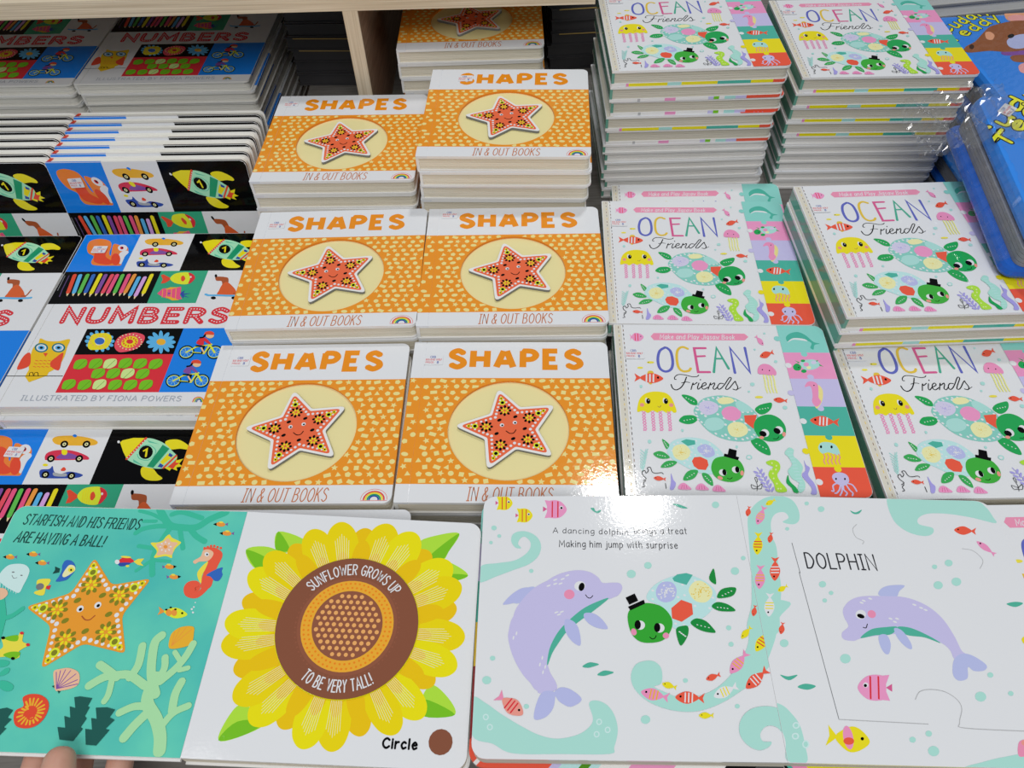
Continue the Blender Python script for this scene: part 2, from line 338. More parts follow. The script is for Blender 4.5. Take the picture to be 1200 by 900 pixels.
# ------------------------------------------------------------------ printed art, millimetres on each cover
ART_SHAPES = """= creamp 4.7,19.5 4.8,21.0 4.0,22.3 2.6,22.8 1.1,22.4 0.2,21.2 0.1,19.7 0.9,18.5 2.3,17.9 3.8,18.3
= creamp 18.0,18.1 24.0,18.4 23.8,22.0 17.8,21.7
= creamp 29.7,22.9 26.7,18.9 31.7,18.3
= creamp 37.8,23.1 35.7,20.7 37.3,18.0 40.4,18.7 40.7,21.8
= creamp 49.4,19.1 49.4,20.1 48.6,21.3 47.3,22.1 45.7,22.4 44.4,22.2 43.7,21.4 43.7,20.3 44.4,19.2 45.8,18.4 47.3,18.0 48.6,18.3
= creamp 55.6,24.0 55.0,22.0 52.9,21.6 54.6,20.4 54.3,18.3 56.0,19.5 57.9,18.6 57.3,20.6 58.8,22.1 56.7,22.2
= creamp 67.6,21.0 66.8,22.3 65.4,22.8 63.9,22.5 62.9,21.3 62.8,19.8 63.6,18.5 65.0,17.9 66.5,18.3 67.5,19.5
= creamp 74.8,22.6 70.8,22.0 71.5,17.9 75.5,18.6
= creamp 100.1,21.2 98.1,20.0 100.2,17.6 103.1,18.8 102.9,21.9
= creamp 112.9,19.7 112.6,20.7 111.6,21.6 110.1,22.0 108.5,22.0 107.3,21.4 106.8,20.4 107.0,19.4 108.1,18.5 109.6,18.1 111.2,18.1 112.4,18.7
= creamp 118.4,23.1 117.4,21.3 115.3,21.2 116.8,19.7 116.2,17.7 118.1,18.6 119.8,17.4 119.5,19.5 121.2,20.8 119.1,21.1
= creamp 130.1,20.3 129.5,21.7 128.2,22.5 126.7,22.4 125.6,21.4 125.2,19.9 125.8,18.5 127.1,17.7 128.6,17.9 129.8,18.9
= creamp 136.6,23.3 132.8,21.7 134.4,17.9 138.2,19.5
= creamp 141.0,19.6 146.5,17.4 148.0,20.4 142.5,22.9
= creamp 155.0,22.7 151.0,19.7 155.6,17.7
= creamp 162.9,23.6 160.2,22.0 160.9,18.9 164.1,18.6 165.3,21.5
= creamp 174.3,19.4 174.3,20.5 173.6,21.6 172.2,22.5 170.7,22.8 169.4,22.6 168.6,21.9 168.6,20.8 169.3,19.7 170.7,18.8 172.2,18.4 173.5,18.7
= creamp 8.0,29.6 6.0,25.0 11.0,25.5
= creamp 17.6,29.3 15.1,27.2 16.3,24.3 19.4,24.5 20.3,27.5
= creamp 29.2,25.9 29.0,27.0 28.1,28.0 26.6,28.6 25.0,28.7 23.8,28.2 23.1,27.4 23.3,26.3 24.2,25.3 25.7,24.7 27.3,24.6 28.5,25.1
= creamp 36.7,30.4 35.2,28.9 33.2,29.5 34.1,27.6 33.0,25.8 35.1,26.2 36.4,24.5 36.7,26.6 38.7,27.3 36.8,28.3
= creamp 46.5,26.8 46.4,28.3 45.4,29.5 44.0,29.9 42.5,29.4 41.7,28.1 41.8,26.6 42.8,25.4 44.2,25.0 45.6,25.5
= creamp 55.2,28.3 51.1,28.8 50.5,24.8 54.6,24.2
= creamp 59.4,24.5 65.2,26.2 63.1,27.8 58.5,28.0
= creamp 121.9,24.0 127.7,25.6 126.7,29.1 120.9,27.4
= creamp 132.6,29.8 131.1,25.1 136.0,26.1
= creamp 141.5,29.9 138.8,28.3 139.6,25.2 142.8,24.9 144.0,27.9
= creamp 153.3,27.2 153.0,28.2 151.9,29.0 150.4,29.5 148.9,29.3 147.7,28.7 147.1,27.8 147.5,26.7 148.5,25.9 150.0,25.5 151.6,25.6 152.8,26.2
= creamp 159.7,30.4 158.6,28.6 156.5,28.7 157.9,27.1 157.2,25.1 159.1,25.9 160.8,24.6 160.6,26.7 162.4,27.9 160.3,28.4
= creamp 170.9,27.5 170.0,28.7 168.6,29.1 167.1,28.6 166.3,27.4 166.3,25.8 167.3,24.6 168.7,24.2 170.1,24.7 171.0,26.0
= creamp 177.8,29.3 174.2,27.4 176.1,23.8 179.6,25.7
= creamp 2.8,36.7 2.9,34.6 1.2,33.4 3.2,32.9 3.8,30.9 4.9,32.7 7.0,32.6 5.7,34.2 6.4,36.2 4.4,35.4
= creamp 23.9,35.7 19.8,35.2 20.3,31.1 24.4,31.6
= creamp 28.6,32.7 34.2,30.6 35.5,34.0 29.9,36.1
= creamp 41.6,35.8 37.5,32.8 42.1,30.8
= creamp 50.4,36.1 47.3,35.5 46.9,32.4 49.8,31.0 52.0,33.4
= creamp 129.2,37.0 128.4,35.1 126.4,34.7 127.9,33.4 127.5,31.4 129.3,32.5 131.2,31.5 130.7,33.5 132.2,35.0 130.1,35.1
= creamp 141.0,34.2 139.9,35.2 138.4,35.4 137.0,34.7 136.4,33.4 136.7,31.9 137.8,30.8 139.3,30.6 140.6,31.3 141.2,32.7
= creamp 149.6,35.6 145.5,35.5 145.6,31.4 149.7,31.5
= creamp 152.6,33.5 158.0,31.0 159.5,34.3 154.1,36.8
= creamp 165.7,36.4 162.4,32.6 167.3,31.6
= creamp 175.2,36.2 172.1,35.5 171.8,32.3 174.7,31.1 176.8,33.5
= creamp 4.4,38.2 10.4,38.1 10.4,41.7 4.4,41.8
= creamp 15.9,42.4 13.8,37.9 18.8,38.4
= creamp 25.4,43.0 22.5,41.9 22.6,38.7 25.7,37.9 27.4,40.5
= creamp 37.3,40.6 36.8,41.6 35.6,42.1 34.0,42.2 32.5,41.8 31.5,40.9 31.2,39.8 31.7,38.9 32.9,38.3 34.5,38.2 36.0,38.7 37.0,39.6
= creamp 42.9,42.6 42.3,40.6 40.2,40.2 41.9,39.0 41.7,36.9 43.4,38.1 45.3,37.2 44.6,39.2 46.1,40.8 44.0,40.8
= creamp 140.6,42.7 139.2,37.9 144.1,39.1
= creamp 149.8,42.7 147.0,41.2 147.6,38.1 150.7,37.6 152.1,40.5
= creamp 161.6,39.0 161.4,40.1 160.5,41.0 159.1,41.7 157.5,41.8 156.2,41.4 155.6,40.5 155.7,39.4 156.7,38.4 158.1,37.8 159.7,37.7 161.0,38.1
= creamp 167.5,42.8 166.5,40.9 164.4,40.8 165.9,39.3 165.4,37.3 167.2,38.3 169.0,37.1 168.7,39.2 170.3,40.5 168.2,40.8
= creamp 179.1,38.6 179.2,40.1 178.4,41.4 177.0,42.0 175.5,41.6 174.6,40.5 174.4,39.0 175.2,37.7 176.6,37.1 178.1,37.4
= creamp 7.0,45.3 6.9,46.4 5.9,47.4 4.5,48.0 2.9,48.1 1.7,47.7 1.0,46.8 1.2,45.7 2.1,44.8 3.5,44.1 5.1,44.0 6.4,44.4
= creamp 23.2,45.8 23.0,47.3 22.0,48.4 20.5,48.7 19.1,48.1 18.4,46.8 18.6,45.3 19.6,44.1 21.1,43.8 22.4,44.5
= creamp 32.1,49.5 28.2,48.4 29.3,44.4 33.3,45.6
= creamp 37.6,44.2 43.2,46.4 41.9,49.7 36.3,47.5
= creamp 138.5,49.7 137.2,48.1 136.4,47.8 136.2,46.7 135.2,44.8 137.2,45.3 138.7,43.8 138.8,45.9 140.7,46.8 138.8,47.6
= creamp 148.2,45.2 148.5,46.7 147.8,48.1 146.5,48.8 145.0,48.5 143.9,47.5 143.6,46.0 144.3,44.6 145.7,43.9 147.1,44.1
= creamp 156.2,49.1 152.3,47.6 153.8,43.8 157.6,45.3
= creamp 160.6,45.0 166.6,45.1 166.5,48.7 160.5,48.6
= creamp 172.8,49.5 169.4,45.8 174.3,44.8
= creamp 15.4,51.9 21.0,49.8 22.2,53.2 16.6,55.3
= creamp 25.7,55.3 24.7,50.4 29.5,52.0
= creamp 37.0,55.8 34.2,54.2 34.9,51.1 38.0,50.8 39.3,53.7
= creamp 139.7,52.7 145.2,50.3 146.7,53.6 141.1,56.0
= creamp 151.1,55.6 148.7,51.2 153.8,51.4
= creamp 162.0,55.3 159.0,54.3 159.0,51.1 162.0,50.2 163.9,52.8
= creamp 172.7,54.0 171.9,54.8 170.6,55.1 169.1,54.8 167.7,54.0 166.9,53.0 166.8,51.9 167.6,51.1 168.9,50.8 170.4,51.0 171.8,51.8 172.6,52.9
= creamp 178.4,56.5 178.0,54.4 176.0,53.7 177.8,52.7 177.9,50.6 179.4,52.0 179.6,51.4 179.6,53.3 179.6,55.0 179.6,54.8
= creamp 1.7,61.6 -0.2,59.1 1.6,56.5 4.7,57.5 4.7,60.6
= creamp 19.7,62.4 19.7,60.3 17.9,59.2 19.9,58.6 20.3,56.5 21.5,58.2 23.6,58.0 22.4,59.7 23.3,61.6 21.3,61.0
= creamp 32.3,58.7 32.0,60.2 30.9,61.3 29.4,61.5 28.1,60.8 27.4,59.4 27.7,57.9 28.8,56.9 30.3,56.7 31.6,57.4
= creamp 38.7,62.4 35.9,60.7 37.7,57.0 39.7,58.4
= creamp 146.2,62.4 145.0,60.7 142.9,61.0 144.1,59.3 143.2,57.3 145.2,58.0 146.8,56.6 146.8,58.7 148.6,59.7 146.6,60.4
= creamp 156.1,60.0 155.1,61.2 153.7,61.6 152.3,61.1 151.4,59.9 151.5,58.3 152.4,57.2 153.9,56.7 155.3,57.2 156.1,58.5
= creamp 163.8,61.8 160.1,60.0 162.0,56.3 165.6,58.2
= creamp 168.8,57.1 174.8,57.8 174.4,61.4 168.4,60.7
= creamp 11.0,64.7 11.3,66.2 10.6,67.6 9.2,68.3 7.7,68.0 6.7,67.0 6.4,65.5 7.1,64.1 8.4,63.4 9.9,63.6
= creamp 18.7,67.7 14.6,67.5 14.7,63.5 18.8,63.6
= creamp 22.3,65.5 28.1,63.8 29.1,67.2 23.4,68.9
= creamp 35.3,68.7 31.4,65.5 36.0,63.7
= creamp 147.0,64.8 152.9,63.6 153.7,67.1 147.8,68.3
= creamp 159.2,68.8 157.8,64.0 162.7,65.2
= creamp 167.0,68.9 165.1,66.4 167.0,63.8 170.0,64.8 170.0,68.0
= creamp 179.6,65.0 179.6,66.1 179.5,67.0 178.0,67.7 176.5,67.8 175.2,67.3 174.5,66.5 174.7,65.4 175.6,64.4 177.1,63.8 178.6,63.7 179.6,64.1
= creamp 3.4,74.7 3.0,69.7 7.5,71.9
= creamp 25.8,73.2 25.2,74.2 24.0,74.7 22.4,74.8 20.9,74.3 19.9,73.4 19.6,72.4 20.2,71.4 21.4,70.9 23.0,70.8 24.5,71.3 25.5,72.2
= creamp 31.5,75.1 30.5,73.2 28.4,73.2 29.9,71.7 29.3,69.6 31.2,70.6 32.9,69.4 32.6,71.5 34.3,72.8 32.2,73.1
= creamp 149.5,73.3 148.8,74.1 147.5,74.5 146.0,74.3 144.6,73.6 143.7,72.6 143.5,71.6 144.2,70.7 145.5,70.3 147.1,70.5 148.5,71.2 149.4,72.2
= creamp 156.4,75.2 155.5,73.3 153.4,73.1 154.9,71.7 154.4,69.6 156.3,70.6 158.1,69.5 157.7,71.6 159.3,73.0 157.2,73.2
= creamp 167.3,71.7 167.4,73.2 166.5,74.5 165.1,75.0 163.7,74.6 162.7,73.4 162.7,71.9 163.5,70.6 164.9,70.1 166.4,70.5
= creamp 176.0,74.8 171.9,74.7 172.0,70.6 176.1,70.7
= creamp 9.2,81.8 7.5,80.5 5.6,81.3 6.3,79.3 4.9,77.7 7.0,77.8 8.1,76.0 8.7,78.0 10.8,78.5 9.0,79.7
= creamp 17.9,78.2 18.1,79.7 17.3,81.0 16.0,81.6 14.5,81.3 13.5,80.2 13.3,78.7 14.1,77.4 15.4,76.8 16.9,77.1
= creamp 27.0,81.7 23.0,80.6 24.1,76.7 28.1,77.8
= creamp 31.2,75.7 36.8,77.9 35.5,81.3 29.9,79.1
= creamp 151.5,80.5 147.6,81.9 146.3,78.0 150.1,76.6
= creamp 154.4,78.9 159.9,76.6 161.3,79.9 155.8,82.2
= creamp 168.4,82.1 164.9,78.5 169.7,77.3
= creamp 175.5,81.4 173.3,79.0 174.9,76.3 178.0,76.9 178.4,80.1
= creamp 1.3,84.0 7.3,83.9 7.3,87.5 1.3,87.6
= creamp 20.6,87.9 18.4,85.6 19.9,82.8 23.1,83.4 23.4,86.6
= creamp 33.0,86.7 32.3,87.6 31.1,88.0 29.5,87.9 28.1,87.3 27.1,86.4 26.9,85.3 27.6,84.4 28.8,84.0 30.4,84.0 31.9,84.6 32.8,85.6
= creamp 147.4,88.2 144.4,87.3 144.4,84.1 147.4,83.1 149.2,85.7
= creamp 157.2,84.8 157.2,85.9 156.4,87.0 155.0,87.8 153.5,88.1 152.2,87.8 151.4,87.0 151.4,85.9 152.2,84.9 153.6,84.0 155.1,83.7 156.4,84.0
= creamp 163.8,88.8 163.1,86.8 161.1,86.4 162.8,85.1 162.5,83.0 164.2,84.2 166.1,83.4 165.5,85.4 167.0,86.9 164.8,86.9
= creamp 175.1,84.9 174.9,86.4 173.9,87.5 172.4,87.9 171.0,87.3 170.3,85.9 170.4,84.4 171.4,83.3 172.9,83.0 174.3,83.6
= creamp 16.7,94.7 16.6,92.6 14.8,91.6 16.8,90.9 17.1,88.9 18.4,90.5 20.5,90.2 19.3,92.0 20.2,93.9 18.2,93.3
= creamp 29.6,92.5 28.9,93.9 27.6,94.6 26.1,94.3 25.0,93.3 24.8,91.8 25.4,90.4 26.8,89.7 28.3,90.0 29.4,91.0
= creamp 36.5,94.9 32.6,93.4 34.1,89.6 38.0,91.1
= creamp 141.6,94.8 141.3,92.7 139.4,91.9 141.3,91.0 141.4,88.9 142.9,90.5 144.9,90.0 143.9,91.8 145.0,93.6 143.0,93.2
= creamp 154.1,92.4 153.3,93.6 151.9,94.2 150.5,93.8 149.5,92.7 149.4,91.2 150.2,89.9 151.6,89.3 153.1,89.7 154.0,90.9
= creamp 161.7,93.9 157.7,93.2 158.5,89.1 162.5,89.9
= creamp 167.4,89.9 173.3,91.1 172.6,94.6 166.7,93.4
= creamp 178.8,95.3 176.6,90.8 179.6,91.1
= creamp 4.2,100.5 0.2,100.8 -0.1,96.7 3.9,96.4
= creamp 19.2,101.0 17.8,96.2 22.6,97.3
= creamp 30.0,101.2 27.1,99.8 27.5,96.7 30.6,96.1 32.1,98.9
= creamp 41.5,98.4 41.1,99.4 40.0,100.2 38.4,100.4 36.9,100.2 35.7,99.5 35.3,98.5 35.7,97.5 36.9,96.7 38.4,96.4 40.0,96.7 41.1,97.4
= creamp 142.9,101.5 142.8,96.5 147.2,98.8
= creamp 152.7,100.9 151.0,98.2 153.0,95.7 156.0,96.9 155.8,100.1
= creamp 165.9,97.8 165.8,98.9 164.9,99.9 163.6,100.6 162.0,100.9 160.7,100.5 160.0,99.7 160.1,98.6 160.9,97.6 162.3,96.8 163.9,96.6 165.2,97.0
= creamp 173.3,101.2 171.7,99.9 169.7,100.6 170.5,98.6 169.2,97.0 171.3,97.1 172.5,95.4 173.0,97.4 175.0,98.0 173.2,99.1
= creamp 8.3,107.4 5.3,106.2 5.5,103.1 8.5,102.2 10.3,104.9
= creamp 19.9,105.1 19.5,106.1 18.5,107.0 17.0,107.4 15.4,107.3 14.2,106.7 13.7,105.7 14.0,104.7 15.1,103.8 16.6,103.4 18.1,103.5 19.3,104.1
= creamp 26.9,107.4 25.3,106.0 23.3,106.7 24.2,104.8 22.9,103.1 25.0,103.3 26.2,101.6 26.6,103.6 28.7,104.2 26.9,105.3
= creamp 37.0,103.9 37.2,105.4 36.4,106.7 35.0,107.4 33.5,107.0 32.5,105.9 32.4,104.4 33.1,103.1 34.5,102.5 36.0,102.8
= creamp 46.6,105.7 43.0,107.6 41.1,104.0 44.7,102.1
= creamp 132.5,107.8 131.2,105.5 133.2,103.0 135.8,103.9 135.6,107.1
= creamp 144.3,104.6 143.9,105.6 142.8,106.4 141.3,106.8 139.7,106.6 138.6,106.0 138.1,105.0 138.4,104.0 139.5,103.2 141.0,102.8 142.6,102.9 143.8,103.6
= creamp 149.0,107.8 149.1,105.7 147.3,104.6 149.3,104.0 149.8,101.9 151.0,103.7 153.1,103.5 151.8,105.2 152.6,107.1 150.6,106.4
= creamp 161.8,104.6 161.5,106.1 160.5,107.2 159.0,107.4 157.6,106.8 156.9,105.4 157.1,103.9 158.2,102.8 159.7,102.6 161.0,103.2
= creamp 171.1,106.4 167.2,107.6 165.9,103.7 169.8,102.5
= creamp 174.4,102.6 179.6,104.5 178.9,107.9 173.3,106.0
= creamp 6.7,110.2 6.9,111.8 6.1,113.1 4.7,113.6 3.2,113.3 2.2,112.2 2.1,110.6 2.9,109.3 4.3,108.8 5.7,109.1
= creamp 19.9,109.5 25.9,110.1 25.6,113.6 19.6,113.1
= creamp 32.9,114.7 29.1,111.4 33.9,109.7
= creamp 41.0,113.5 37.9,113.1 37.3,109.9 40.2,108.5 42.4,110.7
= creamp 52.8,112.0 52.4,113.0 51.2,113.7 49.7,114.0 48.1,113.7 47.0,113.0 46.6,112.0 47.0,111.0 48.1,110.2 49.7,110.0 51.2,110.2 52.4,111.0
= creamp 131.6,111.8 130.7,113.0 129.3,113.5 127.8,113.0 127.0,111.8 127.0,110.2 128.1,109.2 129.3,108.6 130.8,109.1 131.7,110.3
= creamp 140.5,113.4 136.4,114.0 135.8,109.9 139.9,109.3
= creamp 145.4,108.3 151.0,110.5 149.7,113.9 144.1,111.7
= creamp 155.5,114.4 153.2,109.9 158.2,110.2
= creamp 164.6,114.2 162.5,111.8 164.1,109.1 167.2,109.8 167.5,112.9
= creamp 176.3,111.5 175.9,112.5 174.7,113.3 173.2,113.5 171.6,113.3 170.5,112.5 170.1,111.5 170.5,110.5 171.6,109.8 173.2,109.5 174.7,109.8 175.9,110.5
= creamp 6.7,120.4 5.1,115.7 10.0,116.7
= creamp 16.6,120.0 13.5,119.4 13.0,116.3 15.9,114.9 18.1,117.2
= creamp 28.6,118.2 28.0,119.1 26.8,119.6 25.2,119.6 23.7,119.1 22.7,118.2 22.5,117.1 23.1,116.2 24.4,115.7 25.9,115.7 27.4,116.2 28.4,117.2
= creamp 34.0,121.1 32.7,119.5 30.6,119.8 31.7,118.1 30.7,116.2 32.8,116.7 34.2,115.2 34.4,117.3 36.3,118.2 34.3,119.0
= creamp 45.3,118.7 44.5,120.0 43.2,120.7 41.7,120.4 40.6,119.3 40.4,117.8 41.1,116.5 42.5,115.8 44.0,116.1 45.0,117.2
= creamp 54.4,119.0 50.8,121.0 48.9,117.4 52.5,115.4
= creamp 56.8,116.1 62.0,117.1 63.0,119.4 57.0,119.7
= creamp 120.8,115.4 126.5,116.6 125.7,120.1 119.8,118.7
= creamp 131.6,120.5 129.8,115.8 134.8,116.6
= creamp 139.9,120.3 138.1,117.7 140.0,115.1 143.0,116.1 142.9,119.3
= creamp 153.1,117.5 152.7,118.5 151.6,119.3 150.1,119.6 148.5,119.3 147.3,118.7 146.9,117.7 147.3,116.7 148.4,115.9 149.9,115.6 151.5,115.8 152.7,116.5
= creamp 158.5,120.6 157.7,118.7 155.6,118.4 157.2,117.0 156.7,115.0 158.5,116.1 160.4,115.0 159.9,117.1 161.5,118.5 159.4,118.7
= creamp 170.4,117.8 169.9,119.3 168.7,120.2 167.2,120.2 165.9,119.3 165.5,117.8 165.9,116.4 167.1,115.5 168.7,115.5 169.9,116.4
= creamp 177.8,121.1 174.1,119.3 175.9,115.6 179.6,117.4
= creamp 3.5,127.8 2.4,126.3 0.3,126.4 1.6,124.8 0.8,122.8 2.8,123.6 4.4,122.2 4.3,124.3 6.1,125.4 4.1,126.0
= creamp 23.6,126.5 19.5,126.5 19.5,122.4 23.6,122.4
= creamp 26.9,123.9 32.5,121.9 33.8,125.3 28.1,127.3
= creamp 40.8,126.8 36.6,124.1 41.1,121.8
= creamp 47.9,126.7 46.0,124.1 47.9,121.5 50.9,122.5 50.9,125.7
= creamp 60.5,124.8 59.9,125.7 58.7,126.3 57.2,126.4 55.6,126.0 54.6,125.1 54.3,124.1 54.8,123.1 56.0,122.5 57.6,122.4 59.1,122.9 60.2,123.7
= creamp 64.4,127.1 64.3,125.0 62.4,124.0 64.4,123.3 64.8,121.2 66.1,122.9 68.2,122.6 67.0,124.3 67.9,126.2 65.9,125.6
= creamp 77.6,124.7 77.2,126.1 76.0,127.1 74.5,127.1 73.2,126.3 72.7,124.9 73.1,123.4 74.2,122.8 75.6,123.2 77.0,123.6
= creamp 103.4,127.3 99.3,124.5 104.1,123.4
= creamp 110.9,127.4 108.2,125.7 109.0,122.6 112.1,122.4 113.3,125.3
= creamp 122.5,125.5 121.9,126.4 120.6,126.9 119.1,126.9 117.6,126.4 116.6,125.4 116.4,124.4 117.0,123.5 118.2,122.9 119.8,123.0 121.3,123.5 122.2,124.4
= creamp 127.7,127.8 127.2,126.0 125.1,125.5 126.9,124.3 126.7,122.2 128.4,123.5 130.3,122.7 129.6,124.7 131.0,126.3 128.8,126.2
= creamp 139.9,125.2 139.0,126.5 137.6,127.0 136.2,126.6 135.2,125.4 135.1,123.9 135.9,122.7 137.3,122.1 138.8,122.5 139.8,123.7
= creamp 148.5,126.5 144.4,126.6 144.3,122.5 148.4,122.4
= creamp 152.0,122.2 157.8,123.6 157.0,127.1 151.1,125.7
= creamp 163.1,126.9 161.5,122.1 166.4,123.2
= creamp 173.8,127.2 170.8,126.3 170.7,123.1 173.7,122.1 175.6,124.6
B orangeT 32.3,137.9 157.0,137.3 25.93 6.25 0.00 SHAPES
t rust 58.5,2.0 126.7,2.1 12.37 0.90 0.12 IN & OUT BOOKS
k redo 0.35 176.47,3.44 175.94,6.41 174.41,9.08 172.03,11.21 169.04,12.57 165.72,13.04 162.39,12.57 159.40,11.21 157.02,9.08 155.49,6.41 154.96,3.44
l redo .35 155.0,2.5 176.4,2.5
k redr 1.30 174.00,3.44 173.60,5.73 172.42,7.79 170.59,9.43 168.28,10.48 165.72,10.84 163.15,10.48 160.84,9.43 159.01,7.79 157.83,5.73 157.43,3.44
k yellow 1.30 172.44,3.44 172.11,5.29 171.15,6.97 169.66,8.29 167.79,9.15 165.72,9.44 163.64,9.15 161.77,8.29 160.28,6.97 159.32,5.29 159.00,3.44
k greend 1.30 170.87,3.44 170.61,4.86 169.88,6.14 168.74,7.16 167.31,7.82 165.72,8.04 164.12,7.82 162.69,7.16 161.55,6.14 160.82,4.86 160.56,3.44
k navy 1.30 169.41,3.44 169.23,4.46 168.71,5.38 167.89,6.11 166.86,6.58 165.72,6.74 164.57,6.58 163.54,6.11 162.72,5.38 162.20,4.46 162.02,3.44"""
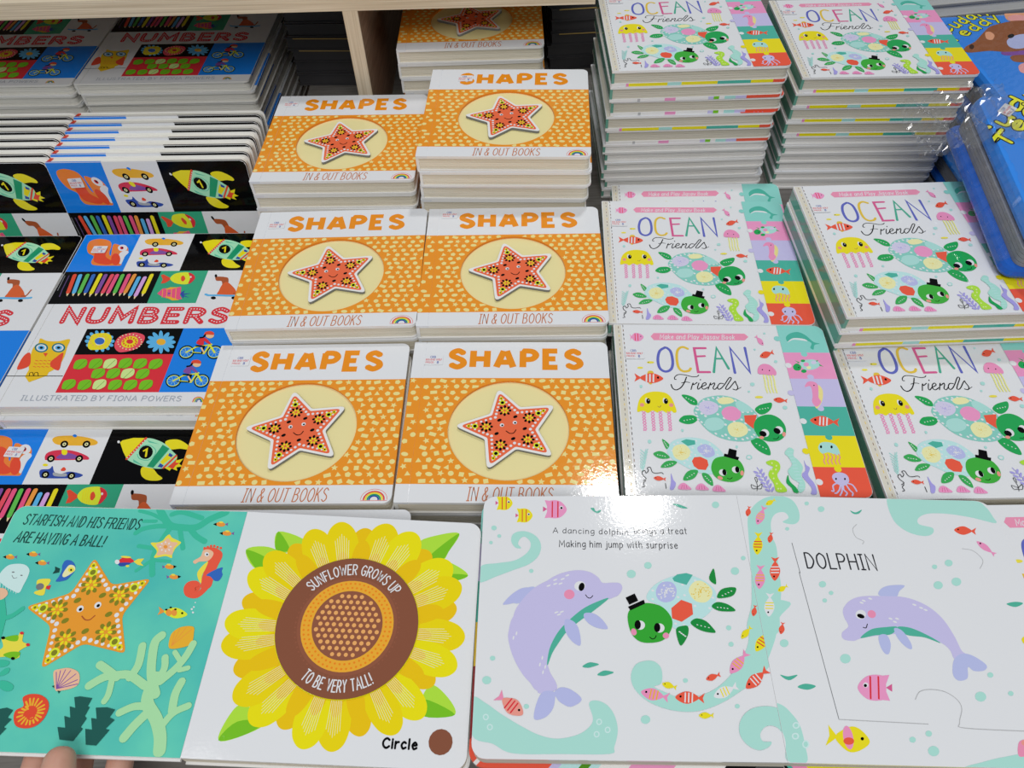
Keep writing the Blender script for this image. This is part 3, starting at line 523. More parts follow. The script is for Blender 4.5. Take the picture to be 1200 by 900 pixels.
ART_STAR = """d white 0.8 7 82.8,105.7
d white 0.9 7 85.3,102.9
d white 1.0 7 87.8,100.0
d white 1.1 7 90.3,97.2
d white 1.2 7 92.8,94.3
d white 1.3 7 95.3,91.5
d white 1.4 7 97.8,88.7
d white 1.3 7 101.8,89.2
d white 1.2 7 105.8,89.7
d white 1.1 7 109.8,90.2
d white 1.0 7 113.8,90.7
d white 0.9 7 117.8,91.2
d white 0.8 7 121.8,91.7
d white 0.9 7 119.7,88.3
d white 1.0 7 117.6,84.9
d white 1.1 7 115.5,81.5
d white 1.2 7 113.3,78.1
d white 1.3 7 111.2,74.7
d white 1.4 7 109.1,71.3
d white 1.3 7 110.9,67.8
d white 1.2 7 112.7,64.3
d white 1.1 7 114.5,60.9
d white 1.0 7 116.3,57.4
d white 0.9 7 118.0,53.9
d white 0.8 7 119.8,50.4
d white 0.9 7 115.8,51.5
d white 1.0 7 111.8,52.6
d white 1.1 7 107.8,53.7
d white 1.2 7 103.8,54.8
d white 1.3 7 99.8,55.9
d white 1.4 7 95.8,57.0
d white 1.3 7 92.8,54.2
d white 1.2 7 89.8,51.4
d white 1.1 7 86.8,48.6
d white 1.0 7 83.9,45.8
d white 0.9 7 80.9,43.0
d white 0.8 7 77.9,40.2
d white 0.9 7 77.6,44.2
d white 1.0 7 77.3,48.2
d white 1.1 7 77.1,52.1
d white 1.2 7 76.8,56.1
d white 1.3 7 76.5,60.1
d white 1.4 7 76.2,64.1
d white 1.3 7 72.6,65.8
d white 1.2 7 69.0,67.5
d white 1.1 7 65.4,69.2
d white 1.0 7 61.8,70.9
d white 0.9 7 58.2,72.6
d white 0.8 7 54.6,74.4
d white 0.9 7 58.6,75.9
d white 1.0 7 62.6,77.4
d white 1.1 7 66.7,78.9
d white 1.2 7 70.7,80.5
d white 1.3 7 74.7,82.0
d white 1.4 7 78.8,83.5
d white 1.3 7 79.4,87.2
d white 1.2 7 80.1,90.9
d white 1.1 7 80.8,94.6
d white 1.0 7 81.4,98.3
d white 0.9 7 82.1,102.0
e limey 84.4,99.5 2.70 2.70 0
e black 84.4,99.5 1.60 1.60 0
e yellow 83.2,104.1 1.70 1.70 0
e black 83.2,104.1 0.80 0.80 0
e black 91.0,90.9 1.60 1.15 0
e black 89.8,93.9 1.60 1.15 45
e black 86.7,95.2 1.60 1.15 90
e black 83.7,93.9 1.60 1.15 135
e black 82.4,90.9 1.60 1.15 180
e black 83.7,87.8 1.60 1.15 225
e black 86.7,86.6 1.60 1.15 270
e black 89.8,87.8 1.60 1.15 315
e yellow 89.0,90.9 1.30 0.80 0
e yellow 87.9,92.9 1.30 0.80 60
e yellow 85.6,92.9 1.30 0.80 120
e yellow 84.4,90.9 1.30 0.80 180
e yellow 85.6,88.9 1.30 0.80 240
e yellow 87.9,88.9 1.30 0.80 300
e black 96.0,84.3 2.00 1.40 30
e limey 116.0,88.1 2.70 2.70 0
e black 116.0,88.1 1.60 1.60 0
e yellow 120.3,90.8 1.70 1.70 0
e black 120.3,90.8 0.80 0.80 0
e black 112.4,83.2 1.60 1.15 0
e black 111.1,86.2 1.60 1.15 45
e black 108.1,87.5 1.60 1.15 90
e black 105.1,86.2 1.60 1.15 135
e black 103.8,83.2 1.60 1.15 180
e black 105.1,80.2 1.60 1.15 225
e black 108.1,78.9 1.60 1.15 270
e black 111.1,80.2 1.60 1.15 315
e yellow 110.4,83.2 1.30 0.80 0
e yellow 109.2,85.2 1.30 0.80 60
e yellow 106.9,85.2 1.30 0.80 120
e yellow 105.8,83.2 1.30 0.80 180
e yellow 106.9,81.2 1.30 0.80 240
e yellow 109.2,81.2 1.30 0.80 300
e black 104.3,71.8 2.00 1.40 30
e limey 114.4,54.7 2.70 2.70 0
e black 114.4,54.7 1.60 1.60 0
e yellow 118.5,51.5 1.70 1.70 0
e black 118.5,51.5 0.80 0.80 0
e black 111.3,60.6 1.60 1.15 0
e black 110.1,63.6 1.60 1.15 45
e black 107.0,64.9 1.60 1.15 90
e black 104.0,63.6 1.60 1.15 135
e black 102.7,60.6 1.60 1.15 180
e black 104.0,57.5 1.60 1.15 225
e black 107.0,56.3 1.60 1.15 270
e black 110.1,57.5 1.60 1.15 315
e yellow 109.3,60.6 1.30 0.80 0
e yellow 108.2,62.6 1.30 0.80 60
e yellow 105.9,62.6 1.30 0.80 120
e yellow 104.7,60.6 1.30 0.80 180
e yellow 105.9,58.6 1.30 0.80 240
e yellow 108.2,58.6 1.30 0.80 300
e black 94.6,61.4 2.00 1.40 30
e limey 80.5,46.4 2.70 2.70 0
e black 80.5,46.4 1.60 1.60 0
e yellow 78.5,41.7 1.70 1.70 0
e black 78.5,41.7 0.80 0.80 0
e black 88.4,55.0 1.60 1.15 0
e black 87.1,58.0 1.60 1.15 45
e black 84.1,59.3 1.60 1.15 90
e black 81.0,58.0 1.60 1.15 135
e black 79.8,55.0 1.60 1.15 180
e black 81.0,51.9 1.60 1.15 225
e black 84.1,50.7 1.60 1.15 270
e black 87.1,51.9 1.60 1.15 315
e yellow 86.4,55.0 1.30 0.80 0
e yellow 85.2,57.0 1.30 0.80 60
e yellow 82.9,57.0 1.30 0.80 120
e yellow 81.8,55.0 1.30 0.80 180
e yellow 82.9,53.0 1.30 0.80 240
e yellow 85.2,53.0 1.30 0.80 300
e black 80.4,66.5 2.00 1.40 30
e limey 61.6,74.1 2.70 2.70 0
e black 61.6,74.1 1.60 1.60 0
e yellow 56.3,74.3 1.70 1.70 0
e black 56.3,74.3 0.80 0.80 0
e black 75.6,73.7 1.60 1.15 0
e black 74.3,76.7 1.60 1.15 45
e black 71.3,78.0 1.60 1.15 90
e black 68.2,76.7 1.60 1.15 135
e black 67.0,73.7 1.60 1.15 180
e black 68.2,70.7 1.60 1.15 225
e black 71.3,69.4 1.60 1.15 270
e black 74.3,70.7 1.60 1.15 315
e yellow 73.6,73.7 1.30 0.80 0
e yellow 72.4,75.7 1.30 0.80 60
e yellow 70.1,75.7 1.30 0.80 120
e yellow 69.0,73.7 1.30 0.80 180
e yellow 70.1,71.7 1.30 0.80 240
e yellow 72.4,71.7 1.30 0.80 300
e black 82.3,80.6 2.00 1.40 30
e white 84.7,75.3 1.90 1.90 0
e black 85.0,75.0 0.95 0.95 0
e white 95.7,78.0 1.90 1.90 0
e black 96.0,77.7 0.95 0.95 0
k black 0.72 88.4,69.2 91.7,66.8 94.9,67.3 96.8,70.5"""
ART_OCEAN = """p beige 0.8,.6 7.2,.6 7.2,182 .8,182
l brown .55 4.6,3.0 4.6,5.2
l greyd .6 8.9,4.5 8.9,6.8
l ochre .55 4.6,8.3 4.6,10.5
l black .6 8.9,9.8 8.9,12.1
l greyd .55 4.6,13.6 4.6,15.8
l brown .6 8.9,15.1 8.9,17.4
l brown .55 4.6,18.9 4.6,21.1
l greyd .6 8.9,20.4 8.9,22.7
l ochre .55 4.6,24.2 4.6,26.4
l black .6 8.9,25.7 8.9,28.0
l greyd .55 4.6,29.5 4.6,31.7
l brown .6 8.9,31.0 8.9,33.3
l brown .55 4.6,34.8 4.6,37.0
l greyd .6 8.9,36.3 8.9,38.6
l ochre .55 4.6,40.1 4.6,42.3
l black .6 8.9,41.6 8.9,43.9
l greyd .55 4.6,45.4 4.6,47.6
l brown .6 8.9,46.9 8.9,49.2
l brown .55 4.6,50.7 4.6,52.9
l greyd .6 8.9,52.2 8.9,54.5
l ochre .55 4.6,56.0 4.6,58.2
l black .6 8.9,57.5 8.9,59.8
l greyd .55 4.6,61.3 4.6,63.5
l brown .6 8.9,62.8 8.9,65.1
l brown .55 4.6,66.6 4.6,68.8
l greyd .6 8.9,68.1 8.9,70.4
l ochre .55 4.6,71.9 4.6,74.1
l black .6 8.9,73.4 8.9,75.7
l greyd .55 4.6,77.2 4.6,79.4
l brown .6 8.9,78.7 8.9,81.0
l brown .55 4.6,82.5 4.6,84.7
l greyd .6 8.9,84.0 8.9,86.3
l ochre .55 4.6,87.8 4.6,90.0
l black .6 8.9,89.3 8.9,91.6
l greyd .55 4.6,93.1 4.6,95.3
l brown .6 8.9,94.6 8.9,96.9
l brown .55 4.6,98.4 4.6,100.6
l greyd .6 8.9,99.9 8.9,102.2
l ochre .55 4.6,103.7 4.6,105.9
l black .6 8.9,105.2 8.9,107.5
l greyd .55 4.6,109.0 4.6,111.2
l brown .6 8.9,110.5 8.9,112.8
l brown .55 4.6,114.3 4.6,116.5
l greyd .6 8.9,115.8 8.9,118.1
l ochre .55 4.6,119.6 4.6,121.8
l black .6 8.9,121.1 8.9,123.4
l greyd .55 4.6,124.9 4.6,127.1
l brown .6 8.9,126.4 8.9,128.7
l brown .55 4.6,130.2 4.6,132.4
l greyd .6 8.9,131.7 8.9,134.0
l ochre .55 4.6,135.5 4.6,137.7
l black .6 8.9,137.0 8.9,139.3
l greyd .55 4.6,140.8 4.6,143.0
l brown .6 8.9,142.3 8.9,144.6
l brown .55 4.6,146.1 4.6,148.3
l greyd .6 8.9,147.6 8.9,149.9
l ochre .55 4.6,151.4 4.6,153.6
l black .6 8.9,152.9 8.9,155.2
l greyd .55 4.6,156.7 4.6,158.9
l brown .6 8.9,158.2 8.9,160.5
l brown .55 4.6,162.0 4.6,164.2
l greyd .6 8.9,163.5 8.9,165.8
l ochre .55 4.6,167.3 4.6,169.5
l black .6 8.9,168.8 8.9,171.1
l greyd .55 4.6,172.6 4.6,174.8
l brown .6 8.9,174.1 8.9,176.4
l brown .55 4.6,177.9 4.6,180.1
l greyd .6 8.9,179.4 8.9,181.7
p pink 16.6,167.1 14.5,171.0 15.1,167.0 14.5,162.3
c pink 16.0,167.1 19.1,171.9 24.2,171.1 27.1,167.2 23.7,162.4 18.6,162.0
l redl 0.81 19.4,171.1 19.2,162.8
l redl 0.81 21.9,171.1 21.7,162.8
e black 24.5,167.9 0.64 0.45 83
p pinkb 33.6,168.0 36.7,172.1 120.0,172.1 123.0,168.2 118.8,163.8 36.1,163.3
t white 41.9,164.9 109.8,165.0 5.37 0.61 0.15 Make and Play Jigsaw Book
k indigo 2.50 45.4,154.3 40.3,150.1 37.7,140.2 38.5,129.7 43.4,125.9 48.6,129.1 50.7,137.3 50.2,148.7 47.7,153.3 45.4,154.3
k mustard 2.37 65.8,153.0 61.1,155.1 56.5,151.0 54.7,141.1 55.3,130.6 58.9,126.4 63.7,127.0 65.8,129.7
l rose 2.37 81.9,153.9 71.7,153.8 71.9,125.6 82.1,125.7
l rose 2.08 71.8,143.8 80.1,144.4
l seag 2.28 85.7,125.7 91.9,154.5 99.3,129.9
l seag 1.95 89.1,141.4 95.5,141.5
l indigo 2.41 104.1,125.1 104.1,154.6 117.4,125.6 117.5,154.7
k black 0.76 71.9,122.1 70.1,120.5 65.8,120.3 59.4,122.3 54.0,122.5 50.8,119.9 50.3,117.3 51.6,117.0
k black 1.00 60.9,119.7 58.4,113.6 54.9,108.1 50.6,105.3 47.6,107.0 46.6,111.2
k black 0.62 55.9,113.1 59.8,114.2 63.0,113.6
k black 0.86 63.3,105.9 65.7,112.8 66.2,111.3 69.4,113.7
k black 0.87 71.0,113.1 69.2,108.2 69.7,106.3 72.6,109.1
e black 72.8,116.9 0.73 0.53 76
k black 0.86 72.6,109.1 76.9,111.4 76.5,113.7 74.0,112.0 72.9,108.3 74.5,106.3 78.3,108.6
k black 0.86 78.1,106.3 81.0,113.2 81.0,111.2 84.3,113.5 84.3,111.5 82.5,107.8 83.9,106.3 86.8,109.2
k black 0.87 92.2,112.7 89.2,112.9 86.6,109.2 87.3,106.4 90.1,108.1 93.7,112.7 98.2,119.4 99.9,118.5 96.3,112.7 93.3,107.5 94.8,106.4 97.4,108.7
k black 0.87 97.4,108.7 102.5,115.3 103.1,113.3 104.0,108.8 102.3,105.9 99.6,106.7
k black 0.49 103.0,106.3 106.8,108.8
e yellow2 30.8,136.4 3.30 1.35 -179
e black 28.9,136.4 0.60 0.44 82
e yellow2 21.1,130.0 2.62 1.18 -179
c mustard 27.1,124.5 29.9,126.7 32.5,124.5 30.7,113.7 28.9,111.1 26.9,113.6
p red 21.4,118.5 15.5,123.5 16.7,118.7 14.8,114.0
c red 40.4,117.8 35.7,122.3 29.5,123.9 22.4,121.0 20.2,118.6 22.0,116.0 28.5,112.6 34.9,113.7
l white 1.33 26.1,122.4 25.4,114.3
l white 1.33 29.1,122.3 28.4,114.2
l white 1.33 32.2,122.2 31.4,114.1
e black 35.9,118.8 1.37 1.01 81
c yellow 15.1,81.0 15.6,87.1 18.2,95.3 23.0,100.6 29.0,102.9 35.3,103.1 41.6,101.3 45.4,96.2 47.4,88.6 48.2,81.8 45.7,80.5 43.8,82.4 40.0,80.2 36.0,82.6 32.2,80.4 28.2,82.6 23.9,80.1 19.9,82.2
e white 23.7,93.4 3.03 1.26 86
e black 25.2,92.6 3.03 1.78 85
e white 25.6,93.7 0.55 0.42 81
e white 38.9,93.5 3.04 1.26 85
e black 40.3,92.7 3.04 1.78 83
e white 40.8,93.8 0.55 0.42 79
e salmon 19.5,88.5 2.06 1.86 71
e salmon 44.4,88.6 2.08 1.85 65
k brown 0.48 32.7,87.2 34.2,86.1 35.5,87.9
k pinkm 0.83 19.1,81.4 21.6,78.4 19.0,75.3 21.5,72.4 18.9,69.5 21.4,66.5 18.9,63.5 20.7,61.7
k pinkm 0.83 21.6,81.4 19.1,78.3 21.4,75.3 19.0,72.4 21.5,69.5 19.1,66.5 21.4,63.5 18.8,61.7
k pinkm 0.83 26.6,81.5 29.1,78.4 26.4,75.3 28.9,72.4 26.3,69.5 28.7,66.5 26.3,63.5 28.0,61.7
k pinkm 0.83 29.1,81.5 26.6,78.4 28.9,75.3 26.4,72.4 28.9,69.5 26.5,66.5 28.7,63.5 26.2,61.7
k pinkm 0.83 33.1,81.5 35.6,78.4 32.9,75.4 35.4,72.5 32.7,69.5 35.2,66.6 32.7,63.6 34.4,61.8
k pinkm 0.83 35.6,81.5 33.1,78.4 35.4,75.4 32.9,72.4 35.4,69.6 32.9,66.5 35.2,63.6 32.6,61.7
k pinkm 0.83 40.4,81.5 42.9,78.5 40.2,75.4 42.6,72.5 39.9,69.6 42.4,66.6 39.9,63.6 41.6,61.8
k pinkm 0.83 42.9,81.5 40.4,78.5 42.6,75.4 40.1,72.5 42.6,69.6 40.1,66.6 42.3,63.6 39.7,61.8
c green 54.4,99.4 57.9,100.0 63.6,97.7 66.9,93.5 66.1,89.0 61.2,89.8 57.4,94.2
e white 64.0,92.5 0.63 0.41 150
e white 62.0,93.9 0.64 0.41 150
e white 60.0,95.3 0.64 0.41 150
e white 58.0,96.7 0.64 0.41 149
c green 49.2,71.9 52.7,76.8 57.5,78.1 62.6,77.6 65.0,73.9 60.8,69.7 54.6,68.9
e white 61.1,74.2 0.62 0.40 151
e white 58.6,73.6 0.62 0.40 151
e white 56.1,73.0 0.62 0.40 151
e white 53.6,72.4 0.62 0.39 151
c green 114.6,84.6 118.4,89.0 124.6,91.5 130.0,92.1 128.6,86.3 123.5,81.1 118.0,79.8
e white 126.0,86.6 0.62 0.42 151
e white 123.6,86.1 0.62 0.42 151
e white 121.2,85.6 0.62 0.42 151
e white 118.8,85.1 0.62 0.42 151
c green 105.8,53.0 111.7,55.6 116.8,52.3 119.5,46.4 119.2,38.9 113.5,40.5 108.2,45.7
e white 116.9,44.9 0.59 0.39 153
e white 114.6,46.5 0.59 0.39 153
e white 112.2,48.2 0.59 0.39 153
e white 109.9,49.9 0.59 0.39 153
c turq 62.9,80.6 64.9,87.3 71.8,95.3 80.7,98.7 90.3,99.4 100.5,96.1 110.0,88.3 115.2,80.8 116.9,71.5 114.3,61.0 109.2,54.6 99.6,51.8 87.6,53.0 77.0,57.7 68.8,66.7
e white 64.5,80.6 1.30 0.90 132
e white 65.6,84.0 1.31 0.91 131
e white 66.7,87.4 1.32 0.91 131
e white 69.7,90.4 1.32 0.92 131
e white 72.7,93.6 1.32 0.92 130
e white 76.8,95.2 1.33 0.93 130
e white 81.0,96.8 1.33 0.93 130
e white 85.5,97.1 1.32 0.94 130
e white 90.1,97.4 1.32 0.94 129
e white 94.9,95.8 1.32 0.94 129
e white 99.7,94.1 1.31 0.94 129
e white 104.3,90.5 1.30 0.94 129
e white 108.8,86.9 1.29 0.94 130
e white 111.3,83.2 1.28 0.93 130
e white 113.8,79.5 1.27 0.93 130
e white 114.1,74.8 1.26 0.92 130
e white 114.4,70.2 1.25 0.92 131
e white 113.1,65.6 1.25 0.91 131
e white 111.7,61.0 1.24 0.90 132
e white 109.6,58.7 1.23 0.90 132
e white 107.4,56.5 1.23 0.89 132
e white 103.4,55.2 1.23 0.89 133
e white 99.4,53.9 1.23 0.89 133
e white 93.9,54.4 1.23 0.88 133
e white 88.3,54.9 1.24 0.88 133
e white 83.3,57.1 1.25 0.88 133
e white 78.2,59.3 1.25 0.88 133
e white 74.3,63.7 1.26 0.88 133
e white 70.4,68.0 1.27 0.89 133
e white 67.9,71.0 1.28 0.89 132
e white 65.4,73.9 1.29 0.89 132
e white 64.9,77.2 1.30 0.90 132
e white 84.5,95.0 1.28 1.10 138
e white 85.7,87.5 1.26 1.09 140
e white 82.6,79.3 1.25 1.08 141
e white 87.3,75.3 1.24 1.07 142
e white 87.5,68.7 1.23 1.06 143
e white 101.7,74.1 1.23 1.08 143
e white 103.9,82.1 1.24 1.09 141
e white 100.6,88.9 1.26 1.10 140
e white 104.3,70.1 1.22 1.07 144
e white 86.2,58.3 1.21 1.04 145
e white 106.4,63.6 1.21 1.06 145
e white 72.0,77.3 1.25 1.07 141
e white 108.1,82.1 1.24 1.10 141
e white 69.1,79.9 1.26 1.07 141
e white 95.2,72.1 1.23 1.07 143
e white 66.4,84.0 1.26 1.07 140
e white 100.2,66.8 1.22 1.06 144
c lilacl 67.1,85.3 70.4,92.2 76.9,93.6 83.4,90.2 83.8,84.7 79.5,80.0 72.1,78.6
c cream 84.3,93.6 87.9,97.1 95.4,97.4 98.6,93.7 94.5,90.9 87.1,90.2
c pink 86.0,81.4 90.3,86.8 97.3,87.5 102.3,82.1 100.3,75.4 94.3,72.7 88.3,74.7
c aqua 70.1,69.3 73.7,74.6 82.2,75.6 86.8,70.7 84.0,64.8 76.5,62.2 71.6,64.1
c cream 88.8,66.1 94.1,71.1 101.3,70.8 105.2,65.5 103.8,59.7 97.2,56.1 90.2,57.7
c aqua 99.4,91.6 103.9,93.7 111.0,87.6 112.0,83.5 103.9,82.1 99.7,86.2
e lilacp 75.5,85.5 0.36 0.27 75
e mustard 96.6,63.0 0.29 0.22 71
e lilacp 74.7,85.5 0.36 0.27 75
e mustard 95.9,63.0 0.29 0.22 71
e lilacp 77.7,85.2 0.36 0.27 75
e mustard 98.7,62.7 0.29 0.22 71
e lilacp 80.0,88.1 0.36 0.27 74
e mustard 101.1,65.7 0.29 0.22 71
e lilacp 75.8,87.2 0.36 0.27 75
e mustard 96.9,64.7 0.29 0.22 71
e lilacp 73.9,86.4 0.36 0.27 75
e mustard 95.1,63.9 0.29 0.22 71
e lilacp 75.8,85.6 0.36 0.27 75
e mustard 96.9,63.1 0.29 0.22 71
e lilacp 76.3,81.4 0.36 0.27 75
e mustard 97.2,58.8 0.29 0.22 71
e lilacp 78.3,89.8 0.36 0.27 75
e mustard 99.4,67.3 0.29 0.22 71
e lilacp 76.0,87.0 0.36 0.27 75
e mustard 97.1,64.5 0.29 0.22 71
e lilacp 73.8,83.0 0.36 0.27 75
e mustard 94.9,60.5 0.29 0.22 71
e lilacp 75.4,90.5 0.36 0.27 75
e mustard 96.7,68.1 0.30 0.22 71
e lilacp 75.9,86.4 0.36 0.27 75
e mustard 97.1,63.9 0.29 0.22 71
e lilacp 72.5,88.2 0.36 0.27 75
e mustard 93.8,65.7 0.29 0.22 72
e lilacp 74.5,86.1 0.36 0.27 75
e mustard 95.6,63.6 0.29 0.22 71
e lilacp 75.0,86.0 0.36 0.27 75
e mustard 96.1,63.5 0.29 0.22 71
e lilacp 80.5,87.9 0.36 0.27 74
e mustard 101.6,65.4 0.29 0.22 71
e lilacp 73.8,86.5 0.36 0.27 75
e mustard 95.0,64.0 0.29 0.22 71
e lilacp 78.6,87.7 0.36 0.27 75
e mustard 99.7,65.2 0.29 0.22 71
e lilacp 79.7,89.1 0.36 0.27 74
e mustard 100.8,66.6 0.29 0.22 71
e lilacp 73.0,86.1 0.36 0.27 75
e mustard 94.2,63.7 0.29 0.22 71
e lilacp 73.5,87.3 0.36 0.27 75
e mustard 94.7,64.9 0.29 0.22 71
e lilacp 76.4,84.7 0.36 0.27 75
e mustard 97.4,62.2 0.29 0.22 71
e lilacp 75.6,86.2 0.36 0.27 75
e mustard 96.8,63.8 0.29 0.22 71
e lilacp 79.1,85.1 0.36 0.27 74
e mustard 100.1,62.6 0.29 0.22 71
e lilacp 74.6,83.3 0.36 0.27 75
e mustard 95.7,60.8 0.29 0.22 71
p red 104.5,78.4 115.3,79.2 112.7,72.1 110.0,64.6 104.0,71.7
c green 110.4,65.6 113.5,74.1 120.5,78.8 127.9,79.3 134.0,74.9 136.8,67.0 134.8,58.5 128.7,53.1 119.4,52.3 112.9,56.5
e white 118.7,60.5 4.00 3.39 71
e black 116.9,59.7 3.02 2.90 127
e white 130.8,63.6 4.08 3.36 75
e black 129.0,62.8 3.18 2.78 108
e salmon 115.1,55.9 2.08 1.51 -169
e salmon 134.1,59.5 2.38 1.41 74
k black 0.57 124.4,54.9 127.5,54.9 129.4,57.0
c aqual 36.2,42.4 41.8,51.2 52.3,54.9 63.4,54.4 73.1,50.4 80.8,40.7 81.5,32.1 75.8,22.5 67.7,19.8 56.2,22.4 46.9,28.4 39.5,33.8
e white 42.6,48.0 0.94 0.72 130
e white 45.8,49.9 0.95 0.72 129
e white 61.1,51.9 0.94 0.73 128
e white 64.8,48.7 0.94 0.73 128
e white 57.4,45.0 0.93 0.72 129
e white 56.0,40.6 0.93 0.72 130
e white 71.9,48.8 0.93 0.73 128
e white 76.3,43.1 0.92 0.73 129
e white 54.6,36.9 0.92 0.71 130
e white 58.7,38.1 0.92 0.72 130
e white 76.7,38.2 0.92 0.72 129
e white 73.2,33.3 0.91 0.72 130
e white 49.1,30.2 0.92 0.70 131
e white 52.7,27.2 0.91 0.70 132
e white 68.2,24.8 0.90 0.71 131
e white 40.1,41.8 0.94 0.71 130
e white 51.8,33.2 0.92 0.71 131
e white 73.4,27.2 0.90 0.71 131
c cream 40.6,41.8 43.5,46.8 50.7,48.1 55.0,42.5 53.0,35.7 47.3,32.6 42.0,35.0
p teal2 48.4,51.2 53.1,53.4 60.1,52.1 59.9,48.3 53.5,46.6
c lilacd 61.5,45.6 67.9,48.7 73.5,45.0 74.2,38.2 67.5,35.7 62.0,40.6
p red 55.2,32.0 57.5,35.7 62.5,36.3 67.7,33.3 68.1,28.4 65.2,23.6 59.3,24.2 56.2,27.2
e white 66.0,41.8 0.50 0.39 74
e ochre 45.6,40.0 0.37 0.30 76
e white 68.9,42.1 0.50 0.39 73
e ochre 48.5,40.4 0.37 0.30 76
e white 66.9,41.6 0.50 0.39 73
e ochre 46.5,39.8 0.37 0.30 76
e white 66.9,43.1 0.50 0.40 74
e ochre 46.6,41.5 0.37 0.30 76
e white 65.0,39.2 0.50 0.39 74
e ochre 44.7,37.1 0.37 0.30 76
e white 66.3,39.6 0.50 0.39 73
e ochre 45.9,37.5 0.37 0.30 76
e white 68.3,42.4 0.50 0.39 73
e ochre 47.9,40.7 0.37 0.30 76
e white 68.9,41.7 0.50 0.39 73
e ochre 48.6,39.9 0.37 0.30 76
e white 68.5,45.2 0.51 0.40 73
e ochre 48.1,43.8 0.38 0.30 76
e white 67.8,40.5 0.50 0.39 73
e ochre 47.5,38.5 0.37 0.30 76
e white 68.7,40.1 0.50 0.39 73
e ochre 48.4,38.1 0.37 0.30 76
e white 71.4,41.2 0.50 0.39 73
e ochre 51.0,39.3 0.37 0.30 76
e white 72.3,45.1 0.51 0.40 73
e ochre 51.8,43.6 0.38 0.30 76
e white 67.9,46.9 0.51 0.40 74
e ochre 47.4,45.7 0.38 0.30 77
e white 69.4,42.0 0.50 0.39 73
e ochre 49.0,40.2 0.37 0.30 76
e white 72.0,43.0 0.51 0.39 73
e ochre 51.6,41.3 0.38 0.30 76
e white 63.3,39.6 0.50 0.39 74
e ochre 42.9,37.5 0.37 0.30 77
e white 64.9,44.9 0.51 0.40 74
e ochre 44.5,43.5 0.38 0.30 77
e white 67.5,41.2 0.50 0.39 73
e ochre 47.1,39.3 0.37 0.30 76
e white 67.1,41.9 0.50 0.39 73
e ochre 46.8,40.1 0.37 0.30 76
e white 63.7,38.9 0.50 0.39 74
e ochre 43.4,36.7 0.37 0.30 77
e white 67.8,42.1 0.50 0.39 73
e ochre 47.4,40.3 0.37 0.30 76
e white 68.7,41.9 0.50 0.39 73
e ochre 48.3,40.1 0.37 0.30 76
e white 68.4,43.9 0.51 0.40 73
e ochre 48.0,42.3 0.38 0.30 76
e white 67.7,41.7 0.50 0.39 73
e ochre 47.3,39.8 0.37 0.30 76
e white 70.2,42.4 0.50 0.39 73
e ochre 49.8,40.6 0.37 0.30 76
e white 67.9,41.8 0.50 0.39 73
e ochre 47.5,40.0 0.37 0.30 76
e white 68.7,41.8 0.50 0.39 73
e ochre 48.3,40.0 0.37 0.30 76
e white 67.6,42.8 0.50 0.39 73
e ochre 47.2,41.1 0.37 0.30 76
e white 70.3,41.5 0.50 0.39 73
e ochre 50.0,39.7 0.37 0.30 76
c green2 33.4,53.3 38.6,47.8 36.2,43.3 34.3,47.4
e white 36.8,45.4 0.60 0.37 152
e white 36.1,47.0 0.60 0.37 152
e white 35.5,48.6 0.61 0.37 152
e white 34.8,50.2 0.61 0.38 152
c green2 24.7,38.7 29.6,41.2 34.4,39.6 37.8,35.0 32.5,33.8 27.7,35.0
e white 34.0,36.2 0.60 0.37 153
e white 32.0,36.7 0.60 0.37 152
e white 30.1,37.1 0.60 0.37 152
e white 28.2,37.6 0.60 0.37 152
c green2 29.5,26.0 33.8,31.0 38.9,32.2 43.2,30.8 38.9,26.6 33.4,25.4
e white 39.3,29.4 0.59 0.36 153
e white 37.2,28.6 0.59 0.36 153
e white 35.2,27.8 0.59 0.36 153
e white 33.2,26.9 0.59 0.36 153
c green2 46.2,14.2 49.2,20.6 53.9,23.6 59.0,23.0 56.2,17.1 51.5,14.2
e white 55.5,20.3 0.58 0.36 154
e white 53.6,18.9 0.58 0.36 154
e white 51.6,17.5 0.58 0.36 154
e white 49.7,16.1 0.58 0.35 154
c green2 61.9,20.7 66.2,20.1 69.1,15.4 69.0,9.3 65.3,11.3 62.5,15.4
e white 67.5,12.9 0.57 0.35 154
e white 66.3,14.4 0.57 0.36 154
e white 65.2,16.0 0.58 0.36 154
e white 64.1,17.6 0.58 0.36 154
c green3 69.9,26.6 73.2,33.9 79.5,36.7 87.5,36.4 93.5,32.7 95.9,24.9 93.4,17.7 87.5,13.6 80.6,13.0 74.0,15.4 70.5,20.1
p black 82.4,39.7 93.7,36.3 92.3,33.3 81.4,37.0
p black 86.9,44.7 92.8,42.9 91.0,35.5 84.4,37.5
e white 78.5,21.5 3.15 3.07 63
e black 79.7,21.7 2.95 1.68 86
e white 89.1,24.3 3.19 3.07 59
e black 90.3,24.5 2.97 1.69 85
e salmon 75.6,16.5 2.11 1.67 152
e salmon 93.6,21.3 2.41 1.36 78
k black 0.54 81.2,16.3 83.3,15.6 85.2,17.0
p aquab 150.6,149.2 191.9,149.2 191.9,175 190.5,179 188,181.3 184.5,182.2 150.6,182.2
p pink 150.6,118.9 191.9,118.9 191.9,149.2 150.6,149.2
p lilac 150.6,88.5 191.9,88.5 191.9,118.9 150.6,118.9
p teal2 150.6,58.5 191.9,58.5 191.9,88.5 150.6,88.5
p yellow 150.6,28.0 191.9,28.0 191.9,58.5 150.6,58.5
p red 150.6,0.5 185,0.5 188.5,1.5 191,4 191.9,8 191.9,28.0 150.6,28.0
e aquab 148.6,166.0 2.9 2.9 0
e white 152.4,134.0 2.9 2.9 0
e lilac 148.6,103.0 2.9 2.9 0
e white 152.6,73.0 2.9 2.9 0
e yellow 148.4,43.0 2.9 2.9 0
e white 152.6,14.0 2.9 2.9 0
